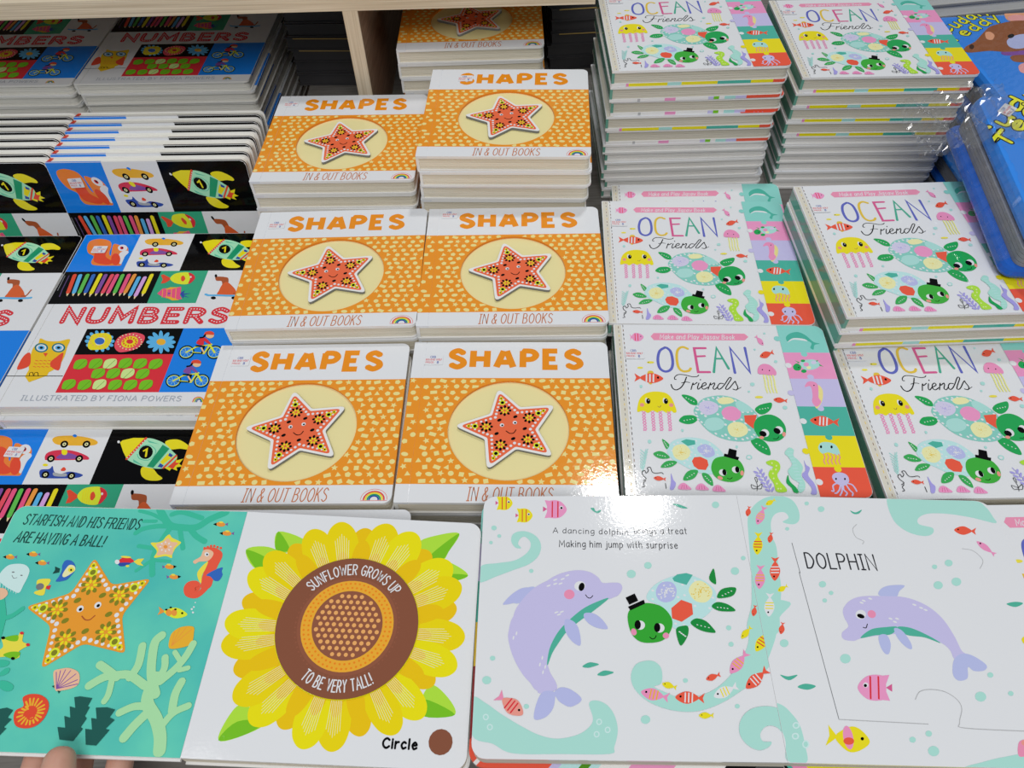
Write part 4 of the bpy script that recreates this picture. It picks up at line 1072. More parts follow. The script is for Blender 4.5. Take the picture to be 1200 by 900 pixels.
e aquab 169.0,147.3 2.9 2.9 0
e lilac 169.0,120.8 2.9 2.9 0
e lilac 170.0,86.6 2.9 2.9 0
e teal2 170.0,57.0 2.9 2.9 0
e yellow 170.0,26.2 2.9 2.9 0
c teal2 156.9,167.7 161.8,172.6 169.0,174.3 175.1,170.3 180.4,162.4 185.7,160.1 180.8,158.5 178.5,153.0 176.2,155.3 178.4,160.8 171.9,165.5 164.1,166.5 157.6,162.2
c white 156.9,161.4 162.9,166.5 172.0,166.0 175.4,163.1 168.2,164.3 162.6,164.6
c aqua 163.0,136.7 169.3,140.6 177.2,140.7 180.6,135.4 175.0,130.1 166.0,129.3
c green 156.2,132.9 160.2,136.4 163.4,133.0 161.4,128.5 157.0,128.5
e green 164.6,127.5 2.54 1.99 -158
e green 166.3,139.5 2.06 1.48 -166
p green 159.2,140.0 163.1,137.5 161.8,136.4
p green 180.5,140.7 177.5,139.6 178.4,138.4
p green 183.1,132.7 179.6,136.1 179.7,133.9
e pink 168.3,135.3 2.69 2.19 -140
e cream 169.8,131.6 2.12 1.69 -152
e lilacl 175.4,137.6 2.58 2.01 -156
e black 160.9,131.5 0.77 0.53 68
c ochrel 173.5,111.8 176.1,106.1 173.2,94.8 167.2,86.5 166.0,90.6 171.4,100.4
c pinkm 161.6,109.6 165.5,115.4 170.9,115.4 173.3,111.1 170.9,99.0 171.9,93.4 167.0,88.2 164.4,93.4 166.3,100.4 166.7,110.3
e black 169.9,111.5 0.75 0.52 67
p red 176.2,72.6 183.3,76.5 180.6,72.2 180.8,67.6
c red 158.5,74.1 164.2,77.7 170.5,78.5 176.1,75.0 177.3,72.5 174.8,70.3 167.7,67.9 162.1,69.6
l white 1.23 173.2,76.7 171.1,69.1
l white 1.23 170.3,77.0 168.3,69.3
l white 1.23 167.5,77.2 165.5,69.6
e black 162.9,74.6 1.28 0.92 65
c aqua 159.0,45.9 162.1,51.2 168.4,52.0 173.9,49.1 175.2,40.9 171.8,39.7 166.3,42.1 161.0,40.9
k salmon 1.01 161.9,40.3 162.3,37.2 160.7,34.1 161.0,30.8
k salmon 1.01 164.9,40.3 165.3,37.2 163.7,34.1 164.0,30.8
k salmon 1.01 167.9,40.3 168.4,37.2 166.7,34.1 167.0,30.8
k salmon 1.01 171.0,40.3 171.4,37.2 169.7,34.1 170.0,30.8
k salmon 1.01 174.0,40.3 174.4,37.2 172.7,34.1 173.0,30.8
e black 161.5,47.4 1.56 0.89 72
e black 170.0,47.4 1.57 0.89 72
c lilac 163.6,17.8 166.0,22.0 171.2,23.1 175.7,20.8 176.2,15.5 172.5,11.4 166.8,11.9
k lilac 1.18 166.0,13.1 162.6,10.8 162.1,6.1 160.6,6.1
k lilac 1.18 168.7,11.9 166.7,7.3 164.1,4.4 162.6,4.0
k lilac 1.18 170.6,11.4 170.1,7.3 171.9,4.4 170.4,2.1
k lilac 1.18 172.8,12.5 174.5,7.3 176.3,4.4 175.3,2.1
k lilac 1.18 174.4,13.1 177.6,11.9 179.2,8.4 179.6,6.1
k lilac 1.18 169.7,11.9 168.4,6.1 166.0,2.1
e black 166.4,17.1 1.10 0.67 70
e black 173.3,17.1 1.11 0.66 70
p pinkm 130.9,166.4 131.1,170.8 129.9,168.6 128.0,167.7
c pinkm 134.7,157.8 135.1,161.5 134.3,164.8 131.9,166.8 130.6,166.9 130.2,165.2 130.6,161.1 132.3,158.7
e black 134.1,160.1 0.61 0.42 72
p red 139.0,148.2 142.1,152.7 141.5,149.3 142.5,146.6
c red 129.2,144.1 131.6,147.9 134.8,150.2 138.5,149.7 139.7,148.5 138.8,146.5 135.4,142.9 132.0,142.4
e black 131.5,145.7 0.72 0.50 72
p red 140.8,94.6 144.3,96.6 143.0,94.4 143.1,92.0
c red 132.2,95.5 135.0,97.4 138.1,97.8 140.8,95.9 141.4,94.5 140.2,93.4 136.7,92.2 134.0,93.2
e black 134.4,95.8 0.63 0.45 69
e yellow2 120.3,98.0 3.43 1.25 -178
c pinkm 124.2,124.5 125.5,131.2 130.0,135.3 135.9,134.3 139.9,128.3 139.6,123.2 135.1,122.4 129.7,123.4
k yellowp 1.14 128.5,122.4 128.5,115.8 128.0,109.3 128.4,103.0
k yellowp 1.14 131.2,122.4 131.3,115.8 130.7,109.4 131.1,103.0
k yellowp 1.14 134.0,122.4 134.0,115.8 133.4,109.4 133.8,103.0
k yellowp 1.14 136.7,122.4 136.7,115.9 136.2,109.4 136.5,103.0
e black 128.6,128.7 0.76 0.54 71
e black 134.6,127.8 0.76 0.53 71
e aqua 138.1,172.3 1.16 0.97 51
e aqua 125.9,152.5 1.12 0.95 48
e aqua 142.1,138.4 1.72 1.44 45
e aqua 117.1,112.1 2.10 1.80 -138
e aqua 112.7,104.0 1.15 0.99 -140
e aqua 140.3,87.1 2.05 1.71 -143
e aqua 22.7,50.5 1.90 1.50 81
e aqua 50.9,62.1 1.44 1.11 77
e aqua 93.3,46.3 1.41 1.08 70
e aqua 101.7,36.4 2.50 2.12 -152
e white 101.5,36.3 1.44 1.19 -159
e aqua 20.2,108.6 1.71 1.28 83
k aqua 0.77 18.0,38.7 14.7,42.4
k aqua 0.77 18.0,38.7 20.7,43.0
k aqua 0.77 17.4,36.0 14.5,39.6
k aqua 0.77 17.4,36.0 20.1,40.3
k aqua 0.77 16.9,33.3 14.2,36.9
k aqua 0.77 16.9,33.3 19.4,37.6
k aqua 0.76 16.4,30.6 14.0,34.3
k aqua 0.76 16.4,30.6 18.8,34.9
k aqua 0.76 15.8,28.0 13.7,31.6
k aqua 0.76 15.8,28.0 18.1,32.2
k aqua 0.76 15.3,25.3 13.5,28.9
k aqua 0.76 15.3,25.3 17.5,29.5
k aqua 0.75 14.8,22.7 13.3,26.3
k aqua 0.75 14.8,22.7 16.8,26.9
k aqua 0.44 19.2,43.0 16.8,35.6 14.5,24.7
k black 0.53 14.6,13.0 17.1,14.7 14.9,17.7 14.3,20.9 16.6,22.4 17.4,20.0 19.5,22.4 18.7,24.8 21.2,25.4 22.4,21.2 25.2,20.0 29.7,20.6 31.0,19.4
k black 0.52 13.4,7.2 15.3,7.8 14.5,10.7 16.6,13.0
p red 30.2,14.8 32.9,16.3 32.0,14.6 32.4,12.8
c red 23.0,15.6 25.2,17.0 27.6,17.2 30.1,15.8 30.7,14.8 29.8,13.9 27.0,13.1 24.7,13.8
e black 24.8,15.7 0.47 0.39 79
k black 0.53 31.9,10.7 32.0,6.1
c lilacp 37.2,20.0 38.4,14.2 40.1,10.7 37.7,5.5 34.9,5.5 36.3,11.8
c pink 41.8,5.7 43.0,9.8 46.6,11.4 49.8,8.6 51.3,5.5
k rose 0.42 44.0,6.1 44.9,9.5
k rose 0.42 46.1,6.1 46.4,9.5
k rose 0.42 48.3,6.1 48.0,9.5
c pink 55.5,5.5 56.8,9.5 60.4,11.1 63.6,8.4 65.0,5.3
k rose 0.42 57.7,5.9 58.7,9.3
k rose 0.42 59.9,5.9 60.2,9.3
k rose 0.42 62.1,5.9 61.8,9.3
c pink 68.4,4.4 69.7,8.4 73.4,10.0 76.5,7.2 77.9,4.1
k rose 0.42 70.6,4.7 71.6,8.2
k rose 0.42 72.8,4.7 73.2,8.2
k rose 0.42 74.9,4.7 74.7,8.2
e lilacp 108.8,23.1 2.69 0.87 -122
e lilacp 104.7,22.1 2.10 0.98 155
e lilacp 110.0,19.8 2.68 0.86 -122
e lilacp 105.9,18.8 2.09 0.98 155
e lilacp 111.3,16.5 2.66 0.86 -122
e lilacp 107.2,15.5 2.08 0.97 155
e lilacp 112.5,13.2 2.65 0.85 -122
e lilacp 108.5,12.2 2.07 0.96 155
e lilacp 113.7,9.9 2.63 0.85 -122
e lilacp 109.7,9.0 2.07 0.96 155
e lilacp 115.0,6.7 2.62 0.85 -123
e lilacp 110.9,5.8 2.06 0.95 155
k lilacp 0.55 106.3,26.7 110.7,16.6 112.8,5.5
k black 0.42 102.7,5.5 103.7,10.7 102.9,16.6 104.4,17.2 104.3,13.1
k black 0.42 103.1,8.4 99.1,10.7 99.5,7.2 102.9,7.3
k black 0.42 103.4,8.4 107.4,11.3 106.3,7.3 103.2,7.0
c lime 114.7,32.2 120.4,34.0 124.5,31.6 124.6,26.1 121.1,20.1 122.1,14.2 125.5,8.4 125.1,4.7 117.7,4.7 116.8,11.9 114.2,18.9 115.8,23.7 119.3,27.3 115.3,29.7
e limel 118.9,30.9 0.88 0.67 66
e limel 122.0,28.5 0.88 0.67 65
e limel 120.9,24.9 0.87 0.67 65
e limel 117.9,21.3 0.86 0.67 65
e limel 117.6,16.6 0.86 0.66 65
e limel 119.2,11.9 0.85 0.66 64
e limel 121.4,7.3 0.84 0.65 64
e limel 119.4,7.3 0.84 0.65 64
e limel 117.5,24.9 0.87 0.67 66
c aquam 131.4,42.0 135.6,46.1 138.8,43.9 137.3,38.3 140.5,34.0 142.7,27.4 139.9,20.2 141.3,13.1 139.9,7.3 135.8,4.0 134.5,7.3 136.6,13.1 132.3,16.6 130.1,23.7 134.7,29.8 133.0,37.1 131.2,39.6
l aqual 0.56 133.4,42.0 137.5,42.3
l aqual 0.56 133.6,38.8 137.7,39.1
l aqual 0.55 133.8,35.6 137.9,35.9
l aqual 0.55 134.1,32.4 138.1,32.7
l aqual 0.55 134.3,29.3 138.3,29.5
l aqual 0.55 134.5,26.1 138.6,26.4
l aqual 0.54 134.8,23.0 138.8,23.3
l aqual 0.54 135.0,19.9 139.0,20.2
l aqual 0.54 135.2,16.8 139.2,17.1
l aqual 0.54 135.4,13.8 139.4,14.0
l aqual 0.53 135.6,10.7 139.6,11.0
l aqual 0.53 135.9,7.7 139.8,8.0
c lilacp 145.0,34.0 145.7,29.8 148.1,26.8 145.3,20.2 148.3,13.1 149.1,7.3 147.9,2.9 143.9,3.2 145.5,8.4 140.9,17.8 141.1,21.4 144.2,24.9
c green 129.5,20.1 129.9,14.2 133.7,8.4 134.4,4.0 131.0,4.3 129.8,8.4 126.8,13.1"""
ART_NUMBERS = """p blue 0.3,162 56,162 56,216 0.3,216
p black 111,162 197.5,162 197.5,211 196,214.5 192.5,216 111,216
p black 0.3,118.6 93.5,118.6 93.5,162 .3,162
p greent 93.5,118.6 139,118.6 139,162 93.5,162
p black 49.5,56.5 137,56.5 137,87 49.5,87
p redn 49.5,14.6 137,14.6 137,56.5 49.5,56.5
p blue 137,14.6 197.5,14.6 197.5,87 137,87
c orange 12.1,189.2 7.6,198.8 8.2,207.0 16.6,209.7 27.0,206.8 31.7,199.8 33.4,188.9 36.3,184.8 33.2,199.8 35.3,201.9 39.6,200.2 45.4,199.6 49.9,195.4 51.4,190.0 47.2,188.7 46.7,183.4 51.4,171.4 43.7,170.2 25.3,171.0 20.2,175.8 19.7,183.7
c redo 18.4,194.5 22.5,198.5 29.6,194.4 31.6,183.6 41.8,175.5 37.7,171.6 25.8,174.4 21.1,179.7
e white 44.3,195.8 5.82 4.06 138
e redn 43.5,195.8 2.48 1.63 129
e black 43.8,196.1 1.50 0.84 120
c white 44.0,187.4 48.9,191.9 52.6,189.2 50.9,183.3 50.9,172.7 47.6,175.4
e redo 43.1,179.4 9.18 4.22 115
c amber 63.5,204.9 65.3,208.4 73.7,209.4 84.3,208.9 97.0,206.2 103.0,202.7 100.9,199.6 87.9,199.2 70.1,200.2
c blue 78.9,209.4 80.6,210.8 83.0,209.0 81.8,207.6
e black 75.4,200.7 4.00 3.03 129
e cream 75.4,200.7 1.80 1.52 127
e black 75.4,200.7 0.86 0.59 144
e black 94.2,200.6 3.96 3.06 128
e cream 94.2,200.6 1.78 1.53 125
e black 94.2,200.6 0.85 0.59 144
c crim 64.7,186.5 64.1,191.6 69.4,194.5 79.4,195.0 88.8,193.2 99.0,189.0 101.7,185.6 94.7,185.3 69.0,184.8
c plum 73.7,187.3 80.4,192.4 93.9,187.3 82.9,186.0
c yellow 75.7,194.1 76.9,195.8 80.5,194.1 81.2,190.4 78.0,190.4
e black 69.8,186.5 3.93 2.97 131
e cream 69.8,186.5 1.77 1.48 130
e black 69.8,186.5 0.85 0.57 145
e black 93.5,186.4 3.87 3.00 129
e cream 93.5,186.4 1.74 1.50 128
e black 93.5,186.4 0.84 0.58 145
c navy 66.9,170.8 65.6,175.7 72.4,176.5 74.1,179.3 77.6,174.0 82.9,171.5 90.4,174.0 101.3,171.5 101.8,169.4 95.7,167.8 71.7,167.8
c grey 77.3,173.2 83.4,172.0 88.2,172.3 88.7,169.4 79.3,169.9
c redo 82.3,176.0 83.8,178.3 86.4,176.3 85.9,174.6 83.1,174.7
e yellow 67.7,180.3 2.39 1.28 169
e black 71.5,171.1 3.83 2.90 132
e cream 71.5,171.1 1.72 1.45 132
e black 71.5,171.1 0.83 0.56 146
e black 93.4,169.9 3.77 2.93 131
e cream 93.4,169.9 1.70 1.46 131
e black 93.4,169.9 0.82 0.56 146
c yellow 160.1,202.8 164.5,205.1 171.9,204.5 180.8,198.9 181.2,195.2 174.5,195.9 167.5,195.2 163.2,197.3
c yellow 148.6,178.0 157.5,176.8 163.4,171.4 168.5,167.6 165.3,165.4 156.7,166.0 150.3,170.6
p yellow 170.2,186.2 174.4,188.7 175.0,184.5 180.2,186.2 178.1,181.2 181.7,178.7 176.9,177.9 178.6,174.6 173.0,176.7 172.3,174.6 166.3,177.9
p redo 171.4,184.5 174.6,185.7 174.9,182.4 178.3,182.0 175.7,179.5 174.6,176.2 168.9,178.7
c mint 142.3,206.4 149.8,205.6 159.9,201.1 168.6,193.8 174.3,187.9 171.7,181.2 166.0,176.8 154.4,177.4 141.8,181.3 132.7,186.3 133.0,190.5 137.7,202.5
p yellow 122.1,202.2 123.2,204.3 131.8,206.9 142.4,206.7 133.0,186.3 127.8,193.1
l redo 2.24 142.5,206.4 133.3,186.2
e white 142.2,204.3 0.66 0.44 127
e white 141.1,202.1 0.66 0.44 127
e white 140.0,199.9 0.66 0.44 127
e white 138.9,197.8 0.65 0.44 127
e white 137.8,195.6 0.65 0.44 128
e white 136.7,193.5 0.65 0.44 128
e white 135.6,191.4 0.65 0.44 128
e white 134.5,189.3 0.65 0.43 128
e white 133.4,187.2 0.64 0.43 128
p greend 158.8,199.9 165.8,195.9 158.0,177.4 152.3,178.8
p mintd 139.8,183.0 149.6,179.1 138.6,185.8
p mintd 144.3,204.6 155.8,200.4 146.5,202.2
k mintd 0.63 139.9,195.6 143.2,199.1 149.0,199.0 154.9,193.9 154.6,188.0 150.7,184.6 143.7,186.3 140.5,190.5
p yellow 165.8,191.3 171.1,187.9 164.8,180.4 161.9,182.9
p navy 167.1,191.8 170.6,189.6 169.8,187.4 166.5,189.1
p navy 162.3,181.7 165.8,179.7 165.1,177.4 161.2,178.4
l redo 1.86 173.3,189.1 166.5,177.4
e black 147.0,192.5 7.22 5.41 126
l yellow 1.57 144.8,193.9 146.9,195.6 148.3,188.5
e white 120.6,202.9 1.57 1.03 128
p wood 12.2,134.0 15.4,134.0 14.7,127.9
l redo 3.85 11.1,157.0 13.8,134.0
l black 0.52 14.3,129.1 14.7,127.9
p wood 17.8,133.9 21.0,133.8 20.3,127.8
l skyb 3.85 16.6,156.7 19.4,133.9
l black 0.52 20.0,129.0 20.3,127.8
p wood 23.1,133.9 26.3,133.9 25.2,127.8
l greenp 3.85 23.6,157.1 24.7,133.9
l black 0.52 24.9,129.0 25.2,127.8
p wood 28.8,134.4 32.0,134.4 30.9,128.4
l bluep 3.85 29.5,156.7 30.4,134.4
l black 0.52 30.6,129.6 30.9,128.4
p wood 34.6,133.1 37.8,133.1 36.4,126.7
l yellow 3.85 36.0,157.4 36.2,133.1
l black 0.51 36.1,127.9 36.4,126.7
p wood 39.8,133.7 43.0,133.6 41.6,127.6
l plum 3.84 41.3,156.6 41.4,133.7
l black 0.51 41.4,128.8 41.6,127.6
p wood 45.3,133.6 48.5,133.6 46.9,127.5
l crimp 3.84 47.6,156.5 46.9,133.6
l black 0.51 46.6,128.7 46.9,127.5
p wood 50.5,133.6 53.6,133.5 52.1,127.5
l pinkr 3.84 52.4,156.5 52.1,133.5
l black 0.51 51.9,128.7 52.1,127.5
p wood 56.7,133.9 59.9,133.9 58.6,127.9
l greenp 3.84 57.8,156.4 58.3,133.9
l black 0.51 58.3,129.1 58.6,127.9
p wood 62.5,133.5 65.7,133.4 64.4,127.3
l pinkr 3.84 63.8,156.6 64.1,133.5
l black 0.51 64.1,128.6 64.4,127.3
p wood 66.7,133.8 69.9,133.8 68.2,127.8
l orangep 3.84 69.4,156.5 68.3,133.8
l black 0.51 68.0,129.0 68.2,127.8
p wood 72.6,130.0 75.8,129.9 74.2,123.9
l skyb 3.82 74.7,152.9 74.2,129.9
l black 0.51 74.0,125.1 74.2,123.9
p wood 78.1,129.5 81.2,129.5 79.6,123.3
l mauve 3.82 80.4,152.8 79.6,129.5
l black 0.51 79.4,124.5 79.6,123.3
p wood 84.3,132.8 87.4,132.8 86.0,126.6
l yellow 3.83 86.0,156.3 85.9,132.8
l black 0.51 85.8,127.8 86.0,126.6
l plumd 1.07 6.0,156.3 6.7,137.7 7.8,128.4
l greyd 0.86 2.0,156.3 2.8,136.6
p redo 97.3,157.2 95.0,156.2 98.6,150.3 98.6,144.6 102.3,145.3 107.2,151.0
c limey 105.3,151.5 107.8,157.8 115.3,159.8 121.8,158.9 126.3,151.3 125.1,144.3 118.3,143.4 110.5,146.0
c redn 120.9,158.9 125.9,156.8 129.1,151.7 127.3,145.8 124.7,144.3 124.3,151.8
c redo 115.4,153.4 117.0,155.2 119.9,151.3 119.2,147.6 116.9,148.4
e white 124.6,153.3 1.35 0.83 117
l yellow 0.85 108.8,156.5 111.2,145.9
l yellow 0.85 110.5,156.8 113.1,145.7
l yellow 0.85 112.2,157.0 114.9,145.4
l yellow 0.85 113.9,157.2 116.7,145.1
p navy 120.1,131.6 124.2,135.2 124.0,131.0 131.4,131.4 124.6,129.1 131.4,125.4 125.7,127.2 125.5,124.8
p pinkr 99.2,131.3 102.4,137.9 109.2,138.5 119.3,140.1 121.1,132.8 121.3,128.7 124.9,123.8 117.6,122.4 106.0,126.4
p amber 104.6,136.6 108.9,139.5 117.7,139.4 109.8,136.6
p amber 107.4,127.4 116.0,122.0 122.8,122.4 112.8,126.8
p plum 106.6,132.9 113.1,131.7 108.7,128.8 109.7,131.2
l amber 0.62 103.0,136.2 105.3,126.4
l amber 0.62 107.0,136.6 109.7,125.6
l amber 0.62 111.1,137.0 114.1,124.9
l amber 0.62 115.2,137.5 118.5,124.1
c brownd 148.2,153.0 150.8,153.5 157.1,152.9 161.2,150.9 162.5,143.4 158.1,142.2 155.6,147.2 150.5,148.0
c browno 157.3,128.7 156.5,134.8 157.8,143.4 161.6,145.8 169.6,138.3 173.7,132.2 175.3,129.0
e black 148.4,154.5 2.39 1.18 110
k brownd 1.43 171.5,130.5 175.6,131.4 176.9,137.0 177.3,138.7
k skyb 2.25 145.2,129.8 148.7,128.4 157.4,128.3 167.9,127.7 178.2,128.0 181.5,128.5
e black 153.8,124.9 2.55 1.82 160
e black 173.0,124.7 2.53 1.82 160
N redn 20.5,93.4 173.8,91.5 21.52 4.98 0.00 NUMBERS
c owl 11.5,75.8 18.8,72.8 29.3,72.3 38.5,74.5 39.8,65.4 41.6,54.4 40.8,43.5 35.2,36.8 28.2,35.5 19.3,36.9 13.8,45.9 9.8,63.4 12.1,70.1
p owl 16.5,41.6 35.0,41.4 35.1,33.0 22.4,25.8 16.4,32.0
c redo 9.1,59.0 12.8,52.4 14.8,43.7 6.3,39.9 4.8,49.2 5.8,56.8
c redo 39.0,58.8 41.6,47.8 42.7,38.8 34.9,42.5 32.0,47.9 34.4,53.3
e teald 17.0,64.7 7.22 4.78 147
e white 17.0,64.7 5.32 3.50 150
e skyb 17.0,64.7 3.54 2.33 150
e black 17.0,64.7 1.77 1.17 150
e teald 32.4,64.6 7.16 4.80 147
e white 32.4,64.6 5.28 3.52 150
e skyb 32.4,64.6 3.52 2.35 150
e black 32.4,64.6 1.76 1.17 150
p redo 21.2,58.5 25.5,58.4 25.1,54.0
l redo 0.57 17.9,50.2 20.7,49.3
l redo 0.57 21.7,50.1 24.4,49.3
l redo 0.57 25.4,50.1 28.1,49.2
l redo 0.57 29.1,50.1 31.8,49.2
l redo 0.57 32.8,50.1 35.5,49.2
l redo 0.57 18.4,46.7 21.1,45.8
l redo 0.57 22.1,46.7 24.8,45.8
l redo 0.57 25.8,46.7 28.5,45.8
l redo 0.57 29.5,46.6 32.2,45.7
l redo 0.57 33.2,46.6 35.9,45.7
l redo 0.57 18.8,43.3 21.5,42.4
l redo 0.57 22.5,43.2 25.2,42.4
l redo 0.57 26.2,43.2 28.9,42.3
l redo 0.57 29.9,43.2 32.6,42.3
l redo 0.57 33.6,43.2 36.3,42.3
l black 0.65 -4.7,32.8 48.6,32.5
k black 0.56 19.8,33.1 18.9,36.0 21.2,36.4 23.1,33.1
k black 0.56 23.8,33.0 23.2,36.0 25.4,36.4 27.5,33.0
e skyb 77.8,71.9 2.45 1.71 141
e skyb 78.3,67.4 2.67 1.55 139
e skyb 76.4,63.8 2.88 1.42 133
e skyb 72.6,61.9 2.98 1.37 123
e skyb 67.6,61.9 2.74 1.49 112
e skyb 62.3,63.9 2.38 1.73 109
e skyb 57.9,67.5 2.28 1.82 131
e skyb 55.1,72.1 2.48 1.70 141
e skyb 54.5,76.6 2.73 1.56 139
e skyb 56.3,80.2 2.99 1.44 133
e skyb 60.1,82.3 3.10 1.40 123
e skyb 65.2,82.2 2.84 1.52 111
e skyb 70.6,80.1 2.44 1.76 108
e skyb 75.1,76.4 2.29 1.85 129
c yellow 56.8,72.5 57.4,80.0 69.0,81.5 75.7,76.4 76.6,67.4 74.0,62.9 62.4,61.9 57.7,66.4
e ochre 74.5,71.9 1.29 0.84 160
e ochre 74.8,69.3 1.44 0.75 151
e ochre 73.8,67.1 1.60 0.67 141
e ochre 71.7,65.7 1.74 0.62 129
e ochre 68.7,65.2 1.69 0.63 114
e ochre 65.4,65.7 1.40 0.77 -84
e ochre 62.2,67.2 1.13 0.95 -104
e ochre 59.6,69.4 1.13 0.95 174
e ochre 58.0,72.0 1.30 0.84 160
e ochre 57.6,74.6 1.46 0.75 151
e ochre 58.6,76.8 1.64 0.67 141
e ochre 60.8,78.3 1.78 0.62 129
e ochre 63.8,78.8 1.73 0.64 114
e ochre 67.1,78.3 1.43 0.77 -84
e ochre 70.4,76.7 1.16 0.95 -105
e ochre 73.0,74.5 1.14 0.96 175
c white 62.5,72.0 63.2,76.1 68.4,76.0 70.9,72.4 70.3,68.3 65.5,67.5
e bluep 66.3,72.0 5.13 3.55 147
c crimp 80.9,68.5 82.5,77.5 93.1,82.0 103.6,78.9 106.0,71.6 102.1,62.7 90.7,58.8 84.6,61.7
e cream 104.4,70.7 0.80 0.58 141
e cream 104.8,68.0 0.85 0.54 140
e cream 104.1,65.5 0.90 0.51 137
e cream 102.4,63.5 0.95 0.48 132
e cream 99.9,62.3 0.98 0.46 125
e cream 96.8,61.9 0.96 0.47 115
e cream 93.4,62.3 0.87 0.52 -73
e cream 90.0,63.6 0.79 0.58 106
e cream 87.0,65.6 0.75 0.61 120
e cream 84.6,68.1 0.77 0.60 137
e cream 83.1,70.9 0.81 0.57 141
e cream 82.6,73.7 0.87 0.54 140
e cream 83.3,76.2 0.92 0.51 137
e cream 84.9,78.3 0.98 0.48 132
e cream 87.5,79.5 1.01 0.47 124
e cream 90.7,80.0 0.99 0.48 115
e cream 94.1,79.5 0.90 0.53 -73
e cream 97.5,78.1 0.81 0.59 105
e cream 100.6,76.1 0.75 0.62 117
e cream 102.9,73.6 0.76 0.61 135
e yellow 93.7,70.8 7.73 6.75 148
e redo 99.6,70.8 1.14 0.81 150
e redo 99.7,68.6 1.28 0.72 144
e redo 98.7,66.9 1.41 0.65 135
e redo 96.7,66.0 1.48 0.62 122
e redo 94.1,66.0 1.33 0.69 106
e redo 91.4,67.0 1.10 0.84 -85
e redo 89.2,68.7 1.02 0.91 144
e redo 87.9,70.9 1.15 0.81 150
e redo 87.7,73.0 1.29 0.72 144
e redo 88.8,74.8 1.43 0.65 135
e redo 90.8,75.7 1.51 0.62 122
e redo 93.4,75.7 1.36 0.69 105
e redo 96.1,74.7 1.11 0.84 -86
e redo 98.3,73.0 1.02 0.92 144
e redn 93.6,71.3 3.44 2.43 150
e skyb 130.3,70.3 4.71 2.42 173
e skyb 130.3,66.5 5.53 2.04 151
e skyb 128.1,63.7 6.37 1.76 132
e skyb 124.1,62.8 6.30 1.77 109
e skyb 119.6,63.8 4.91 2.28 -102
e skyb 115.6,66.6 4.19 2.70 -149
e skyb 113.2,70.4 4.72 2.42 172
e skyb 113.1,74.3 5.63 2.05 151
e skyb 115.4,77.1 6.54 1.78 132
e skyb 119.3,78.1 6.49 1.80 109
e skyb 124.0,77.0 5.04 2.31 -102
e skyb 128.0,74.2 4.25 2.72 -149
e amber 121.8,70.6 4.64 3.38 146
c leaf 54.6,41.3 53.9,48.8 58.8,51.2 63.4,49.8 65.0,43.8 61.4,40.0 57.8,40.0
l leafd 0.47 57.6,39.6 62.2,49.4
c leaf 67.7,41.9 67.1,49.4 72.1,51.7 76.6,50.4 78.2,44.4 74.5,40.5 70.9,40.6
l leafd 0.47 70.7,40.1 75.4,50.0
c limep 80.3,41.8 79.7,49.3 84.8,51.6 89.3,50.3 90.7,44.3 87.1,40.5 83.4,40.5
l leafd 0.47 83.2,40.1 88.1,49.9
c leaf 93.5,42.1 93.0,49.6 98.1,52.0 102.6,50.6 104.0,44.6 100.3,40.8 96.6,40.8
l leafd 0.47 96.4,40.4 101.4,50.2
c leaf 106.5,41.6 106.1,49.1 111.2,51.5 115.7,50.1 117.0,44.1 113.2,40.3 109.6,40.3
l leafd 0.47 109.4,39.9 114.5,49.7
c leaf 120.1,41.1 119.8,48.6 125.0,50.9 129.4,49.6 130.6,43.6 126.8,39.8 123.2,39.8
l leafd 0.47 123.0,39.4 128.2,49.2
c leaf 73.9,31.1 73.3,38.4 78.3,40.7 82.8,39.4 84.2,33.5 80.7,29.8 77.0,29.8
l leafd 0.46 76.8,29.4 81.6,39.0
c leaf 87.0,31.0 86.5,38.3 91.5,40.6 95.9,39.3 97.3,33.4 93.7,29.7 90.1,29.7
l leafd 0.46 89.9,29.3 94.8,38.9
c limep 99.4,30.9 99.0,38.2 104.0,40.5 108.4,39.2 109.7,33.3 106.0,29.6 102.4,29.6
l leafd 0.46 102.2,29.2 107.2,38.8
c leaf 112.4,30.4 112.1,37.7 117.1,40.0 121.5,38.7 122.7,32.8 119.0,29.1 115.4,29.1
l leafd 0.46 115.2,28.7 120.3,38.3
c leaf 53.3,19.2 52.6,26.4 57.5,28.7 62.0,27.4 63.5,21.6 60.0,17.9 56.4,18.0
l leafd 0.46 56.3,17.6 60.8,27.0
c leaf 66.9,18.7 66.3,25.9 71.2,28.2 75.6,26.9 77.1,21.1 73.6,17.5 70.0,17.5
l leafd 0.45 69.8,17.1 74.5,26.5
c limep 79.5,19.1 79.0,26.2 83.9,28.5 88.3,27.2 89.7,21.4 86.2,17.8 82.6,17.8
l leafd 0.45 82.4,17.4 87.1,26.8
c leaf 92.9,18.6 92.5,25.7 97.4,28.0 101.8,26.7 103.1,21.0 99.5,17.3 95.9,17.3
l leafd 0.45 95.7,16.9 100.6,26.3
c leaf 105.9,18.5 105.6,25.7 110.6,27.9 114.9,26.6 116.2,20.9 112.5,17.2 108.9,17.3
l leafd 0.45 108.8,16.9 113.7,26.2
c leaf 119.1,18.4 118.9,25.6 123.9,27.8 128.2,26.6 129.4,20.8 125.7,17.2 122.1,17.2
l leafd 0.45 121.9,16.8 127.0,26.2
e black 147.9,58.4 8.33 6.53 121
e limep 147.9,58.4 6.91 5.60 122
e blue 147.9,58.4 5.95 4.97 122
l limep 0.23 142.8,60.7 153.0,56.0
l limep 0.23 145.1,63.1 150.7,53.7
l limep 0.23 149.1,62.6 146.7,54.2
l limep 0.23 152.4,59.7 143.4,57.1
e black 172.7,58.2 8.24 6.59 119
e limep 172.7,58.2 6.82 5.64 119
e blue 172.7,58.2 5.88 5.02 120
l limep 0.23 167.6,60.6 177.7,55.8
